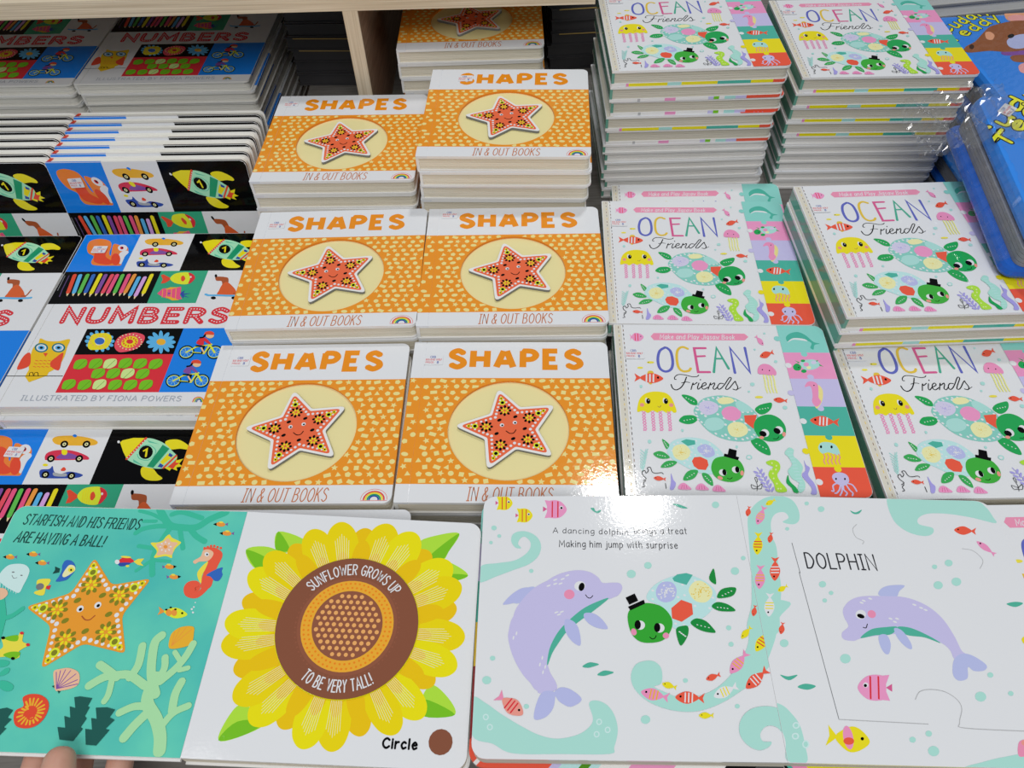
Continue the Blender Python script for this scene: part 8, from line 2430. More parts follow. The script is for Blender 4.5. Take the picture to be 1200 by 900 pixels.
ART_ORR = """c aquaw2 -9.6,84.5 -0.1,124.6 2.7,146.5 5.0,163.5 10.1,172.8 17.9,179.5 27.3,183.1 35.9,182.7 41.7,179.0 44.1,171.0 42.5,162.9 37.3,159.5 30.1,161.2 35.2,164.8 33.0,169.3 26.2,167.8 21.5,160.8 20.2,149.5 21.5,140.7 19.8,125.3 18.4,109.2 14.0,93.4 9.1,77.9
c aquaw2 -15.4,70.9 -6.6,99.3 22.4,100.1 12.9,88.8 7.9,75.7 1.0,62.8 -5.2,53.3 -10.5,53.2
c aquaw2 -8.1,12.4 -11.4,8.9 -17.8,7.4 -24.2,10.8 -27.6,16.6 -26.7,23.5 -22.5,29.6 -15.5,33.7 -5.9,35.0 3.0,32.9 8.1,27.9 11.8,21.0 12.4,10.1 11.2,0.4 -0.3,1.3 1.0,12.0 -0.9,19.9 -5.4,22.8 -10.7,21.7 -14.5,17.2 -13.6,12.8
p pinkm 17.2,170.0 17.0,174.8 18.8,173.0 21.6,173.1
c pinkm 11.0,158.6 10.6,162.4 12.0,166.4 15.7,170.0 17.6,170.8 18.2,169.1 17.5,164.4 14.7,160.8
l ochre 0.70 13.8,168.2 17.8,166.7
l ochre 0.70 12.8,166.3 16.8,164.8
l ochre 0.70 11.8,164.5 15.8,163.0
e black 12.1,161.5 0.70 0.54 49
p yellow 9.8,147.9 7.8,152.4 10.6,151.4 13.8,152.5
c yellow 6.6,134.6 4.8,138.1 5.0,142.6 8.1,147.4 10.0,148.8 11.2,147.4 12.0,142.6 10.1,138.1
l redn 0.78 6.5,144.9 11.6,144.9
l redn 0.78 6.0,142.7 11.1,142.8
l redn 0.78 5.5,140.6 10.6,140.6
e black 6.8,137.8 0.78 0.61 48
p pinkm 6.5,122.3 4.5,126.8 7.3,125.7 10.6,126.8
c pinkm 3.3,109.0 1.5,112.5 1.7,116.9 4.8,121.7 6.7,123.2 7.9,121.7 8.8,116.9 6.9,112.5
l amber 0.78 3.2,119.2 8.4,119.2
l amber 0.78 2.7,117.1 7.8,117.1
l amber 0.78 2.2,115.0 7.3,115.0
e black 3.5,112.2 0.78 0.61 46
p red 18.1,128.6 16.0,133.0 18.8,132.1 22.1,133.3
c red 15.2,115.2 13.2,118.7 13.3,123.1 16.4,128.0 18.3,129.5 19.6,128.1 20.6,123.4 18.8,118.9
l white 0.79 14.8,125.5 20.1,125.7
l white 0.79 14.4,123.3 19.6,123.5
l white 0.79 13.9,121.2 19.1,121.4
e black 15.3,118.4 0.79 0.62 46
p white 9.1,102.1 7.2,106.3 9.9,105.3 13.0,106.3
c white 6.1,89.5 4.3,92.9 4.5,97.1 7.5,101.6 9.3,102.9 10.5,101.6 11.3,97.0 9.5,92.8
l yellow 0.75 5.9,99.2 10.9,99.2
l yellow 0.74 5.5,97.2 10.4,97.2
l yellow 0.74 5.0,95.2 9.9,95.2
e black 6.2,92.5 0.74 0.58 44
p yellow 26.5,178.7 28.0,181.4 28.0,179.6 29.0,178.4
c yellow 20.5,175.2 21.6,177.5 23.5,179.1 26.0,179.4 26.9,179.0 26.5,177.8 24.7,175.5 22.5,174.8
e black 21.8,176.3 0.39 0.29 50
p red 7.3,171.6 6.5,174.0 7.9,173.2 9.6,173.5
c red 5.0,165.2 4.2,167.1 4.5,169.3 6.4,171.5 7.4,172.0 8.0,171.2 8.2,168.7 7.0,166.7
e black 5.2,166.7 0.38 0.29 50
p red 19.4,150.4 18.7,152.7 20.0,152.0 21.8,152.3
c red 17.1,144.2 16.3,146.0 16.7,148.2 18.6,150.3 19.6,150.8 20.2,150.0 20.3,147.6 19.1,145.6
e black 17.4,145.7 0.37 0.29 48
p red -2.3,100.5 -3.0,102.7 -1.7,102.0 -0.1,102.2
c red -4.4,94.7 -5.2,96.5 -4.9,98.5 -3.1,100.4 -2.1,100.9 -1.6,100.2 -1.4,97.9 -2.5,96.0
e black -4.2,96.1 0.35 0.27 45
p yellow 21.5,110.8 22.9,113.3 22.9,111.6 23.9,110.5
c yellow 15.8,107.7 16.8,109.7 18.6,111.2 21.0,111.4 21.9,111.0 21.5,110.0 19.8,107.9 17.7,107.3
e black 17.0,108.7 0.36 0.28 45
p red -5.9,55.9 -3.5,61.5 -2.7,58.3 -0.0,56.7
c red -18.3,46.3 -16.6,51.0 -13.0,54.9 -7.3,56.7 -5.1,56.5 -5.5,54.2 -8.9,49.2 -13.5,46.7
l white 0.85 -10.2,55.8 -7.3,51.6
l white 0.85 -12.2,54.2 -9.3,50.1
l white 0.84 -14.2,52.7 -11.3,48.6
e black -15.7,49.0 0.83 0.67 -139
p red 14.0,83.8 13.2,86.1 14.6,85.3 16.3,85.6
c red 11.6,77.7 10.9,79.6 11.2,81.7 13.1,83.7 14.2,84.2 14.7,83.4 14.9,81.1 13.7,79.1
e black 11.9,79.2 0.37 0.29 -137
e aquaw 9.4,21.0 2.42 1.87 -154
e aquaw2 9.4,21.0 1.44 1.12 -152
e aquaw 7.6,14.8 2.41 1.86 -154
e aquaw2 7.6,14.8 1.43 1.11 -153
e aquaw 12.9,10.4 2.56 1.99 50
e aquaw2 12.9,10.4 1.68 1.27 56
c aquaw2 111.9,180.1 117.3,182.9 149.2,182.7 178.2,182.8 184.7,177.7 187.0,169.5 186.7,164.5 170.6,168.7 153.8,171.3 139.4,171.0 131.1,167.0 130.2,162.0 139.1,159.2 136.9,154.2 129.4,152.6 119.4,155.9 112.4,164.5
t inkd 40.2,125.4 88.8,125.1 11.54 1.06 0.00 DOLPHIN
p red 166.0,157.5 171.1,160.3 169.0,157.4 168.8,154.4
c red 154.3,158.1 158.5,160.6 162.7,161.2 166.1,159.1 166.8,157.5 165.0,156.0 160.0,154.3 156.4,155.3
e black 157.3,158.5 0.77 0.54 43
p pinkm 174.5,141.5 178.5,140.4 176.3,139.5 175.2,137.4
c pinkm 167.4,149.3 170.8,148.6 173.7,146.4 175.1,142.6 175.0,140.9 173.3,141.0 169.7,142.8 167.8,145.8
e black 169.4,147.7 0.81 0.57 -138
c teal3 82.4,172.1 85.9,170.6 91.2,173.0 88.0,169.6 84.1,169.4
c teal3 5.8,51.3 10.5,50.4 17.0,51.5 12.1,48.3 8.7,48.6
c teal3 15.3,43.9 20.7,46.1 27.1,44.8 21.3,42.4
c teal3 170.4,102.5 176.9,104.2 182.0,103.3 175.6,100.5
c lilac2 84.9,106.4 87.3,111.0 94.1,113.8 104.5,114.1 99.8,109.9 95.5,105.2
c lilac 57.5,95.9 63.5,102.0 72.4,105.3 87.5,106.0 102.4,105.4 114.5,100.5 122.6,91.8 126.6,80.1 128.1,70.0 130.2,67.1 121.8,64.1 120.6,69.8 116.1,74.8 104.1,79.6 89.4,79.9 74.3,78.1 63.5,76.0 58.8,74.4 52.5,75.4 52.6,79.7 58.0,84.2 56.8,90.0
c lilac2 128.2,67.8 134.5,66.5 140.9,60.9 138.3,57.3 131.5,56.8 128.5,59.2 125.6,52.1 119.3,50.5 117.1,54.0 119.5,61.2 123.0,65.5
c teal3 63.9,76.4 72.5,82.4 83.2,84.3 90.7,84.5 84.9,79.4 74.4,78.5
c teal3 90.7,84.5 99.5,84.1 109.9,79.0 116.0,74.3 106.6,77.9 95.2,79.3
c lilac2 76.5,78.2 81.8,79.0 82.9,73.3 80.0,66.8 77.1,66.7 75.5,71.7
c lilac2 88.2,83.5 93.0,82.2 96.2,75.0 95.8,70.0 92.2,71.3 88.6,77.0
e white 68.5,92.5 3.91 2.94 -147
e black 68.2,91.4 2.46 1.59 168
e pinks 76.0,93.0 3.07 2.56 40
k black 0.58 67.7,83.7 69.5,83.4 71.1,86.0
e white 71.3,100.8 1.36 0.65 163
e white 78.0,103.9 1.37 0.66 163
e white 73.2,102.3 1.37 0.65 163
e white 107.0,100.3 1.37 0.66 163
e white 110.9,98.2 1.37 0.66 163
e white 113.5,96.8 1.37 0.66 164
e white 87.8,90.1 1.36 0.65 163
e white 90.1,88.0 1.36 0.64 163
e white 92.2,90.2 1.36 0.65 163
c pink 53.4,44.6 60.5,51.4 68.4,52.8 72.5,50.5 69.6,39.3 64.2,36.9 57.1,38.0
p pink 68.2,52.0 76.0,52.9 70.6,44.8
p pink 64.4,37.6 71.7,37.0 70.6,44.8
l redn 1.06 68.5,51.5 65.0,38.1
l redn 1.06 63.3,51.4 59.9,38.1
p rose 71.5,44.9 76.0,47.3 74.7,42.5
e white 59.0,46.2 1.93 1.47 -142
e black 58.7,45.9 1.20 0.92 -142
p yellow 33.3,15.0 29.3,21.8 28.5,15.6 24.7,9.8
c yellow 52.2,12.5 49.3,18.7 43.7,21.2 35.3,18.0 32.0,15.1 32.8,11.7 38.0,6.8 45.0,7.7
e black 48.1,14.3 1.17 0.90 -144
e pinkm 39.7,14.8 6.80 3.07 83
e red 39.5,12.8 3.39 2.05 -170
c aquaw2 106.5,-1.8 119.4,3.6 137.8,7.4 156.2,10.5 186.1,12.1 180.8,-2.7
c pinks 143.0,14.4 147.9,16.1 149.6,12.4 156.2,10.5 165.5,11.9 162.3,2.5 155.9,5.1 151.2,-0.2 147.7,2.4 144.7,6.4 139.9,7.0
e salmon 147.4,14.4 3.03 1.81 -167
p yellow 182.5,76.3 188.7,80.0 185.5,75.9 184.2,71.4
c yellow 170.7,78.2 175.9,81.6 180.5,82.2 183.2,78.7 183.3,76.2 180.9,74.1 175.2,71.9 171.9,73.8
e black 174.0,78.5 0.79 0.56 -142
c aquaw2 168.4,57.8 174.1,63.7 190.5,66.9 182.4,43.8 168.8,47.9
e aquaw2 47.8,113.5 2.77 2.10 -147
e aquaw2 52.2,107.3 1.79 1.35 -147
e aquaw2 46.5,101.8 1.77 1.35 -148
e aquaw2 12.6,71.7 3.06 2.37 -150
e aquaw2 50.4,62.6 3.73 2.82 -151
e aquaw2 128.1,114.9 3.61 2.60 -148
e aquaw2 141.7,117.8 3.83 2.73 -148
e aquaw2 129.8,40.9 3.86 2.75 -153
e aquaw2 149.7,43.3 1.96 1.38 -153
e aquaw2 141.1,54.5 2.13 1.51 -152
e aquaw2 78.7,14.5 2.12 1.56 -155
e aquaw2 89.7,18.2 2.15 1.56 -154
e aquaw2 89.4,8.4 3.65 2.65 -155
e aquaw2 61.0,172.7 2.78 2.10 -143
e aquaw2 51.3,177.2 1.91 1.45 -142
e aquaw2 141.2,131.8 3.17 2.27 -147
e aquaw2 130.2,128.6 2.09 1.51 -147
e aquaw2 32.3,155.7 1.68 1.29 -143
k greyd 0.39 33.5,122.1 36.7,25.1
k greyl 0.41 36.7,25.1 91.2,23.7
k greyl 0.42 87.9,38.2 92.4,43.1 100.0,44.5 108.4,43.2 114.3,38.6 115.2,33.1 110.9,24.9 113.6,21.9 155.4,21.0
k greyd 0.40 33.3,144.4 34.1,121.3
k greyl 0.35 84.2,160.8 80.1,156.6 80.8,150.3 85.4,147.3 84.0,144.9
k greyl 0.35 154.8,143.2 162.2,141.6 166.3,134.6 161.9,128.1"""
ART_TEDDY1 = """t black 0.1,157.9 69.5,205.8 15.12 4.69 0.10 Cuddly
t lettery 0.1,157.9 69.5,205.8 15.12 2.68 0.10 Cuddly
t black -2.3,134.8 76.3,187.6 14.63 4.57 0.10 Teddy
t lettery -2.3,134.8 76.3,187.6 14.63 2.61 0.10 Teddy
c furl 88.5,202.8 101.9,210.8 114.8,208.2 122.3,197.2 111.7,177.6 101.1,178.4 83.7,182.6
c pinkc 87.5,191.1 98.1,196.1 107.6,192.4 102.4,181.2 86.4,182.4
c fur 3.1,117.1 10.0,125.8 24.0,135.5 41.5,154.7 55.8,169.0 72.7,176.3 88.4,180.8 102.1,180.6 113.1,174.6 105.5,147.0 85.7,116.2 69.5,109.5 49.5,108.9 31.6,112.8 11.0,110.7 4.9,111.7
c furl 44.1,154.5 50.5,156.8 52.3,148.3 45.1,137.9 39.7,141.1
e furd 15.0,123.6 6.20 2.65 63
c lilac2 60.7,134.1 71.9,144.1 87.3,148.4 91.4,139.9 81.7,121.8 65.4,115.0 57.5,120.9
e black 70.2,144.8 6.29 3.06 -134
c plum 43.0,108.9 56.2,109.2 77.0,111.6 79.8,103.5 71.7,100.3 44.9,101.5
c fur 48.6,98.1 56.6,101.4 71.1,99.0 64.9,85.5 49.9,86.6 47.1,91.9
c pinkc 47.5,75.5 54.5,82.5 65.5,84.2 58.0,62.5 45.7,63.4"""
ART_TEDDY2 = """t black -3.5,124.0 88.8,242.0 14.10 6.26 0.10 Cuddly
t lettery -3.5,124.0 88.8,242.0 14.10 3.58 0.10 Cuddly
t black 8.3,119.9 86.1,213.8 14.00 6.22 0.10 Teddy
t lettery 8.3,119.9 86.1,213.8 14.00 3.55 0.10 Teddy
e fur 150,60 45 38 0
e fur 115,98 14 14 0
e fur 185,98 14 14 0
e furl 150,48 20 16 0
e furd 150,54 6 4 0
e black 133,68 4 5 0
e black 167,68 4 5 0"""
ART_STICKER = """t navy 5,8.2 10,8.2 2.4 .36 0 CBB
t redn 1.2,5.2 15.8,5.2 2 .3 0 BIG BAD WOLF
t redn 1.2,2 9,2 1.8 .28 0 PRICE:
t navy 11.5,1.4 13,1.4 2.8 .4 0 8"""
STAR = [(81.1, 112.0), (99.3, 92.6), (127.5, 95.2), (113.5, 70.9), (125.2, 46.1), (96.8, 53.0), (75.3, 33.9), (72.4, 61.9), (47.5, 74.6), (75.6, 86.1)]
STAR_C = (91.5, 72.9)
SUN_C = (88.5, 86.4); SUN_R = 48.4
T1_Y = 0.8052
T2_LOC = (0.5536, 0.5599, 0.0648); T2_ROT = (0.0940, 0, -0.0925)
# ------------------------------------------------------------------ kits: the meshes of each kind of book (shared by its copies)
MM = .001
def boards(kind, W, D, z0, z1, n, mat, x0=-.0, gap=.00025, r=.006, scale=1):
    mb = MB(); t = (z1 - z0) / n; o = outline(-W / 2 + .002, W / 2 - .0016, -D / 2 + .0016, D / 2 - .0016, (0, r, r, 0))
    for k in range(n): mb.slab(o, z0 + k * t + gap / 2, z0 + (k + 1) * t - gap / 2, mat, mat)
    return mb
def sticker_mesh():
    mb = MB(); mb.slab(outline(-.0085, .0085, -.006, .006, (.001,) * 4), 0, .0005, 'white', 'edge'); draw(mb, ART_STICKER, 17, 12, .0005); return mb.mesh('price_sticker')
STICK = sticker_mesh()
def shapes_kit():
    W, D, T, r = .180, .1714, .0185, .007; K = {}
    out = outline(-W / 2, W / 2, -D / 2, D / 2, (.001, r, r, .001))
    mb = MB(); mb.slab(out, 0, .0022, 'edge', 'edge'); K['back_cover'] = mb.mesh('back_cover')
    K['page_block'] = boards('s', W, D, .0022, T - .003, 5, 'edge_pages_shapes').mesh('page_block')
    mb = MB(); mb.slab(outline(-W / 2, -W / 2 + .0030, -D / 2 + .0005, D / 2 - .0005, (0, 0, 0, 0), .01), .0022, T - .003, 'edge', lambda x, y: 'orangeB' if -.0685 < y < .0423 and x < -W / 2 + .001 else 'edge'); K['spine'] = mb.mesh('spine')
    mb = MB(); zb, zt = T - .0024, T
    mb.slab(out, T - .003, zb, 'edge', 'edge')
    xg0, xg1 = -W / 2 + .0112, -W / 2 + .0118
    yb, yt = -D / 2 + .0172, -D / 2 + .128
    mb.slab(outline(-W / 2, xg0, -D / 2, D / 2, (.001, 0, 0, .001)), zb, zt, 'white', lambda x, y: 'white')
    for a, b_, m in ((-D / 2 + .0003, yb, 'white'), (yb, yt, 'orangeB'), (yt, D / 2 - .0003, 'white')): mb.slab(outline(xg0, xg1, a, b_), zb, zt - .0004, m, m)
    mb.poly([(-W / 2, yb, zt + 1e-6), (xg0, yb, zt + 1e-6), (xg0, yt, zt + 1e-6), (-W / 2, yt, zt + 1e-6)], 'orangeB')
    mb.slab(outline(xg1, W / 2, -D / 2, D / 2, (0, r, r, 0), .004), zb, zt, None, lambda x, y: 'orangeB' if x > W / 2 - .0005 and yb < y < yt else 'edge', 'edge')
    for (a, b, rr) in ((-D / 2, yb, (0, r, 0, 0)), (yt, D / 2, (0, 0, r, 0))): mb.poly([(x, y, zt) for x, y in outline(xg1, W / 2, a, b, rr)], 'white')
    cx, cy, rad = .0902 - W / 2, .0728 - D / 2, .052
    def rim(th):
        c, s = math.cos(th), math.sin(th); k = 9
        for num, den in ((W / 2 - cx, c), (xg1 - cx, c), (yt - cy, s), (yb - cy, s)):
            if abs(den) > 1e-9 and num / den > 0: k = min(k, num / den)
        return (cx + k * c, cy + k * s)
    ths = sorted([R(i * 4) for i in range(90)] + [math.atan2(y - cy, x - cx) % (2 * math.pi) for x in (W / 2, xg1) for y in (yb, yt)])
    for i in range(len(ths)):
        a, b = ths[i], ths[(i + 1) % len(ths)]; pa, pb = rim(a), rim(b + (2 * math.pi if b < a else 0)); ia, ib = (cx + rad * math.cos(a), cy + rad * math.sin(a)), (cx + rad * math.cos(b), cy + rad * math.sin(b))
        mb.poly([(*ia, zt), (*pa, zt), (*pb, zt), (*ib, zt)], 'orangeB'); mb.poly([(*ib, zb), (*ia, zb), (*ia, zt), (*ib, zt)], 'orangeD')
    mb.poly([(cx + (rad + .001) * math.cos(R(6 * k)), cy + (rad + .001) * math.sin(R(6 * k)), zb + .00002) for k in range(60)], 'disc')
    draw(mb, ART_SHAPES, 180, 171.4, zt, 2e-6); K['front_cover'] = mb.mesh('front_cover')
    mb = MB(); cxm, cym = STAR_C
    base = round_poly([(cxm + (x - cxm) * 1.10, cym + (y - cym) * 1.10) for x, y in STAR], 7.0, 5, 2.0); red = round_poly([(cxm + (x - cxm) * .98, cym + (y - cym) * .98) for x, y in STAR], 5.5, 5, 1.5)
    if sum(base[i - 1][0] * base[i][1] - base[i][0] * base[i - 1][1] for i in range(len(base))) < 0: base = base[::-1]; red = red[::-1]
    f = lambda q: (q[0] / 1000 - W / 2, q[1] / 1000 - D / 2)
    mb.slab([f(q) for q in base], zb + .0005, T + .0008, 'starw', 'greyd'); mb.poly([(*f(q), T + .00082) for q in red], 'starred')
    draw(mb, ART_STAR, 180, 171.4, T + .00083, 1.5e-6); K['starfish'] = mb.mesh('starfish')
    return K, W, D, T
def ocean_edge(x, y, W, D):
    if y < -D / 2 + .0012:
        u = (x + W / 2) * 1000
        for lim, c in ((16, 'edge'), (20, 'pinkm'), (62, 'yellow'), (77, 'aqua'), (114, 'yellow'), (150, 'teal2'), (175, 'yellow'), (999, 'red')):
            if u < lim: return c
    if x > W / 2 - .0012:
        v = (y + D / 2) * 1000
        for lim, c in ((28, 'red'), (58, 'yellow'), (88, 'teal2'), (119, 'lilac'), (149, 'pink'), (999, 'aquab')):
            if v < lim: return c
    return 'edge'
def ocean_edge2(x, y, W, D):
    if y < -D / 2 + .0012:
        u = (x + W / 2) * 1000
        for lim, c in ((30, 'edge'), (33, 'greyl'), (60, 'edge'), (72, 'pink'), (110, 'edge'), (114, 'lilac'), (122, 'leaf'), (128, 'edge'), (140, 'aqua'), (150, 'lilac'), (999, 'red')):
            if u < lim: return c
    return ocean_edge(x, y, W, D)
def ocean_kit(back=ocean_edge, plain=False, T=.018):
    W, D, r = .1923, .1827, .008; K = {}
    out = outline(-W / 2, W / 2, -D / 2, D / 2, (.001, r, r, .001), .003)
    e = (lambda x, y: 'edge') if plain else (lambda x, y: back(x, y, W, D))
    mb = MB(); mb.slab(out, 0, .0036 if not plain else .0022, 'edge', e); K['back_cover'] = mb.mesh('back_cover')
    z0 = .0036 if not plain else .0022
    K['page_block'] = boards('o', W, D, z0, T - .0026, 5 if not plain else 3, 'edge_pages_white' if plain else 'edge_pages_ocean', r=r).mesh('page_block')
    mb = MB(); mb.slab(outline(-W / 2, -W / 2 + .003, -D / 2 + .0005, D / 2 - .0005), z0, T - .0026, 'edge', 'mintedge'); K['spine'] = mb.mesh('spine')
    mb = MB(); mb.slab(out, T - .0026, T - .0008, 'edge', (lambda x, y: 'edge') if plain else (lambda x, y: ocean_edge2(x, y, W, D) if x > W / 2 - .001 else 'edge'))
    mb.slab(outline(-W / 2, -W / 2 + .0079, -D / 2, D / 2, (.001, 0, 0, .001)), T - .0008, T, 'white', 'edge')
    mb.slab(outline(-W / 2 + .0085, W / 2, -D / 2, D / 2, (0, r, r, 0)), T - .0008, T, 'white', 'edge')
    if not plain: draw(mb, ART_OCEAN, 192.3, 182.7, T, 8e-7)
    K['front_cover'] = mb.mesh('front_cover'); return K, W, D, T
def numbers_kit():
    s = 1.21; W, D, T, r = .1978, .2163, .01577 / s, .006; K = {}; xf = lambda x, y, z: (x * s, y * s, z * s)
    out = outline(-W / 2, W / 2, -D / 2, D / 2, (.001, r, r, .001), .003)
    def e(x, y):
        u, v = (x + W / 2) * 1000, (y + D / 2) * 1000
        if y > D / 2 - .0012: return 'blue' if u < 56 else ('edge' if u < 111 else 'black')
        if x > W / 2 - .0012: return 'black' if v > 162 else ('edge' if v > 87 or v < 14.6 else 'blue')
        if r and u > 190 and v > 205: return 'black'
        return 'edgeN'
    mb = MB(); mb.slab(out, 0, .0014, 'edgeN', 'edgeN'); K['back_cover'] = mb.mesh('back_cover', xf)
    K['page_block'] = boards('n', W, D, .0014, T - .0022, 3, 'edge_pages_numbers').mesh('page_block', xf)
    mb = MB(); mb.slab(outline(-W / 2, -W / 2 + .003, -D / 2 + .0005, D / 2 - .0005, (0, 0, 0, 0), .008), .0014, T - .0022, 'redo', lambda x, y: 'redo' if y > D / 2 - .012 else 'edgeN'); K['spine'] = mb.mesh('spine', xf)
    mb = MB(); mb.slab(out, T - .0022, T - .0006, 'edgeN', e)
    mb.slab(outline(-W / 2, -W / 2 + .0066, -D / 2, D / 2, (.001, 0, 0, .001)), T - .0006, T, 'white', 'edgeN')
    mb.slab(outline(-W / 2 + .0070, W / 2, -D / 2, D / 2, (0, r, r, 0)), T - .0006, T, 'white', 'edgeN')
    draw(mb, ART_NUMBERS, 197.8, 216.3, T, 1e-6); K['front_cover'] = mb.mesh('front_cover', xf); return K, W * s, D * s, T * s
KIT = dict(S=shapes_kit(), O=ocean_kit(), P=ocean_kit(ocean_edge2), W=ocean_kit(plain=True, T=.0123), N=numbers_kit())
GROUP = dict(S='orange starfish board books', O='ocean turtle jigsaw books', P='ocean turtle jigsaw books', W='plain white-edged board books', N='tiled counting books')
def fc(root): return [c for c in root.children if c.name.startswith('front_cover')][0]
def book(kind, loc, rot, label, sticker=None, group=None):
    K, W, D, T = KIT[kind]
    root = thing('board_book', label, 'book', loc, rot, group or GROUP[kind])
    for n in ('back_cover', 'page_block', 'spine', 'front_cover', 'starfish'):
        if n in K: p = part(n, K[n], p if n == 'starfish' else root)
    if sticker: part('price_sticker', STICK, fc(root), (sticker[0] * MM - W / 2, sticker[1] * MM - D / 2, T + (.0006 if kind != 'S' else .0002)), (0, 0, R(sticker[2])), 'small white price sticker')
    return root
ORD = ['', 'second', 'third', 'fourth', 'fifth', 'sixth', 'seventh', 'eighth', 'ninth', 'tenth', 'eleventh', 'twelfth']
DESC = dict(S='orange starfish board book', O='ocean turtle jigsaw book', P='ocean turtle jigsaw book', W='plain white-edged board book', N='tiled counting book')
def stack(kinds, x, y, ztop, yaw, top, where, seen, sticker=None, jit=.0012, dy=0):
    """kinds from the top down; seen = how many of them show in the photograph"""
    z = ztop
    for i, k in enumerate(kinds):
        T = KIT[k][3]; z -= T
        a = 0 if i == 0 else random.uniform(-.5, .5); jx, jy = (0, 0) if i == 0 else (random.uniform(-jit, jit), random.uniform(-jit, jit) * .5)
        if i == 0: lab = top; grp = None
        elif i < seen: lab = '%s, %s from the top of %s' % (DESC[k], ORD[i], where); grp = None
        else: lab = '%s buried low in %s' % (DESC[k], where); grp = 'books buried low in ' + where
        book(k, (x + jx, y + jy + (dy if i == 1 else 0), z), (0, 0, R(yaw + a)), lab, sticker if i == 0 else None, grp)
# ------------------------------------------------------------------ the setting and the furniture
TB, TN = -.055, -.248
mb = MB(); mb.box(-3, 3, -2, 4, -.97, -.95, 'concrete'); struct('floor', mb)
mb = MB(); mb.box(-3, 3, 4, 4.1, -.95, 2.6, 'concrete'); struct('wall_back', mb)
def table(name, label, x0, x1, y0, y1, top, grp=None):
    t = thing(name, label, 'table', ((x0 + x1) / 2, (y0 + y1) / 2, -.95), (0, 0, 0)); cx, cy = (x0 + x1) / 2, (y0 + y1) / 2
    b = MB(); b.box(x0 - cx, x1 - cx, y0 - cy, y1 - cy, top + .95 - .024, top + .95, 'table_laminate'); part('tabletop', b.mesh('tabletop'), t)
    b = MB(); b.box(x0 - cx + .02, x1 - cx - .02, y0 - cy + .03, y1 - cy - .03, .06, top + .95 - .024, 'ply_shaded'); part('cabinet_body', b.mesh('cabinet_body'), t)
    b = MB(); b.box(x0 - cx + .05, x1 - cx - .05, y0 - cy + .07, y1 - cy - .05, 0, .06, 'dark_cover'); part('plinth', b.mesh('plinth'), t); return t
table('display_table', 'dark raised display table under the starfish and ocean books', -.283, 1.0, .03, 1.36, TB)
table('display_table', 'dark lower display table under the tiled counting books', -1.15, -.285, .03, 1.36, TN)
u = thing('shelf_unit', 'pale plywood shelf board on an upright over the back rows', 'shelf', (-.17, .87, TB), (0, 0, R(-1.2)))
b = MB(); b.box(-.80, .281, 0, .36, .1835, .2025, 'ply_edge'); part('shelf_board', b.mesh('shelf_board'), u)
b = MB(); b.box(-.0085, .0085, .002, .36, 0, .1833, 'ply_shaded'); b.box(-.0087, .0087, 0, .003, 0, .1833, 'ply_edge_upright'); part('upright', b.mesh('upright'), u)
b = MB(); b.box(-.111, .281, .362, .372, 0, .2025, 'ply_shaded'); b.box(-.80, -.130, .362, .372, -.19, .2025, 'ply_shaded'); part('back_panel', b.mesh('back_panel'), u)
# ------------------------------------------------------------------ starfish books
s_st = (23.3, 151.5, 0)
stack('SSS', -.1877, .3883, 0, -1.97, 'orange starfish board book on the front left stack, above the sunflower spread', 'the front left starfish stack', 1, s_st)
stack('SSS', -.0041, .3795, .003, -2.88, 'orange starfish board book on the front right stack, touching the white ocean book', 'the front right starfish stack', 2, (19.8, 149, 0))
stack('SSSS', -.1752, .5642, .0185, -1.18, 'orange starfish board book in the left stack of the middle row', 'the middle row left starfish stack', 2, (21.5, 149.4, 0))
stack('SSSS', .0053, .5580, .0185, -2.06, 'orange starfish board book in the right stack of the middle row', 'the middle row right starfish stack', 2, (22.7, 161, 0))
stack('SSSSS', -.1834, .7631, .037, -2.49, 'orange starfish board book on the back left stack, half shaded along its title', 'the back left starfish stack', 3, (16.2, 153, 0), jit=.002)
stack('SSSSSSS', .0053, .7390, .0758, -4.0, 'orange starfish board book on the taller back right stack', 'the taller back right starfish stack', 5, (39.6, 151, 0), jit=.0035)
stack('SSSSSSS', -.034, .966, .0745, -1.0, 'shaded orange starfish board book under the plywood shelf', 'the starfish stack under the shelf', 3, None, jit=.003)
stack('SSS', -.1769, .2110, 0, -2.2, 'orange starfish board book lying underneath the open sunflower spread', 'the stack underneath the sunflower spread', 1)
# ------------------------------------------------------------------ ocean books
o_st = (17.2, 146, 0)
stack('OPOW', .1875, .3783, .011, -3.44, 'white ocean turtle jigsaw book at the front, beside the starfish books', 'the front left ocean stack', 1, o_st)
stack('O', .1951, .5618, .011, -3.77, 'white ocean turtle jigsaw book in the second row, beside the starfish books', '', 1, o_st)
book('P', (.2165, .6262, -.0425), (R(7.4), 0, R(-2.6)), 'ocean turtle jigsaw book pushed back, pink banner strip showing above another')
stack('OPPOPWWWWWW', .2168, .8420, .1088, -.71, 'white ocean turtle jigsaw book on the tall back stack by the shelf end', 'the tall ocean stack by the shelf', 9, (20, 160, 0), jit=.003)
stack('OOOOWWWWWW', .4291, .8440, .0908, -2.3, 'white ocean turtle jigsaw book on the back stack beside the teddy books', 'the ocean stack beside the teddies', 8, (18, 150, 0), jit=.003)
stack('OOPOOO', .3872, .5245, .053, -.61, 'white ocean turtle jigsaw book overlapped by the wrapped blue teddy book', 'the ocean stack under the teddy', 3, o_st, jit=.002)
stack('OOOW', .3857, .3690, .011, -1.32, 'white ocean turtle jigsaw book at the front right edge', 'the front right ocean stack', 1, o_st)
stack('OPOW', .187, .1900, .011, -2.6, 'ocean turtle jigsaw book underneath the fold of the dolphin spread', 'the stack underneath the dolphin spread', 1)
stack('OPOW', .4278, .1790, .011, -1.5, 'ocean turtle jigsaw book half hidden by the right edge of the dolphin spread', 'the stack right of the dolphin spread', 1)
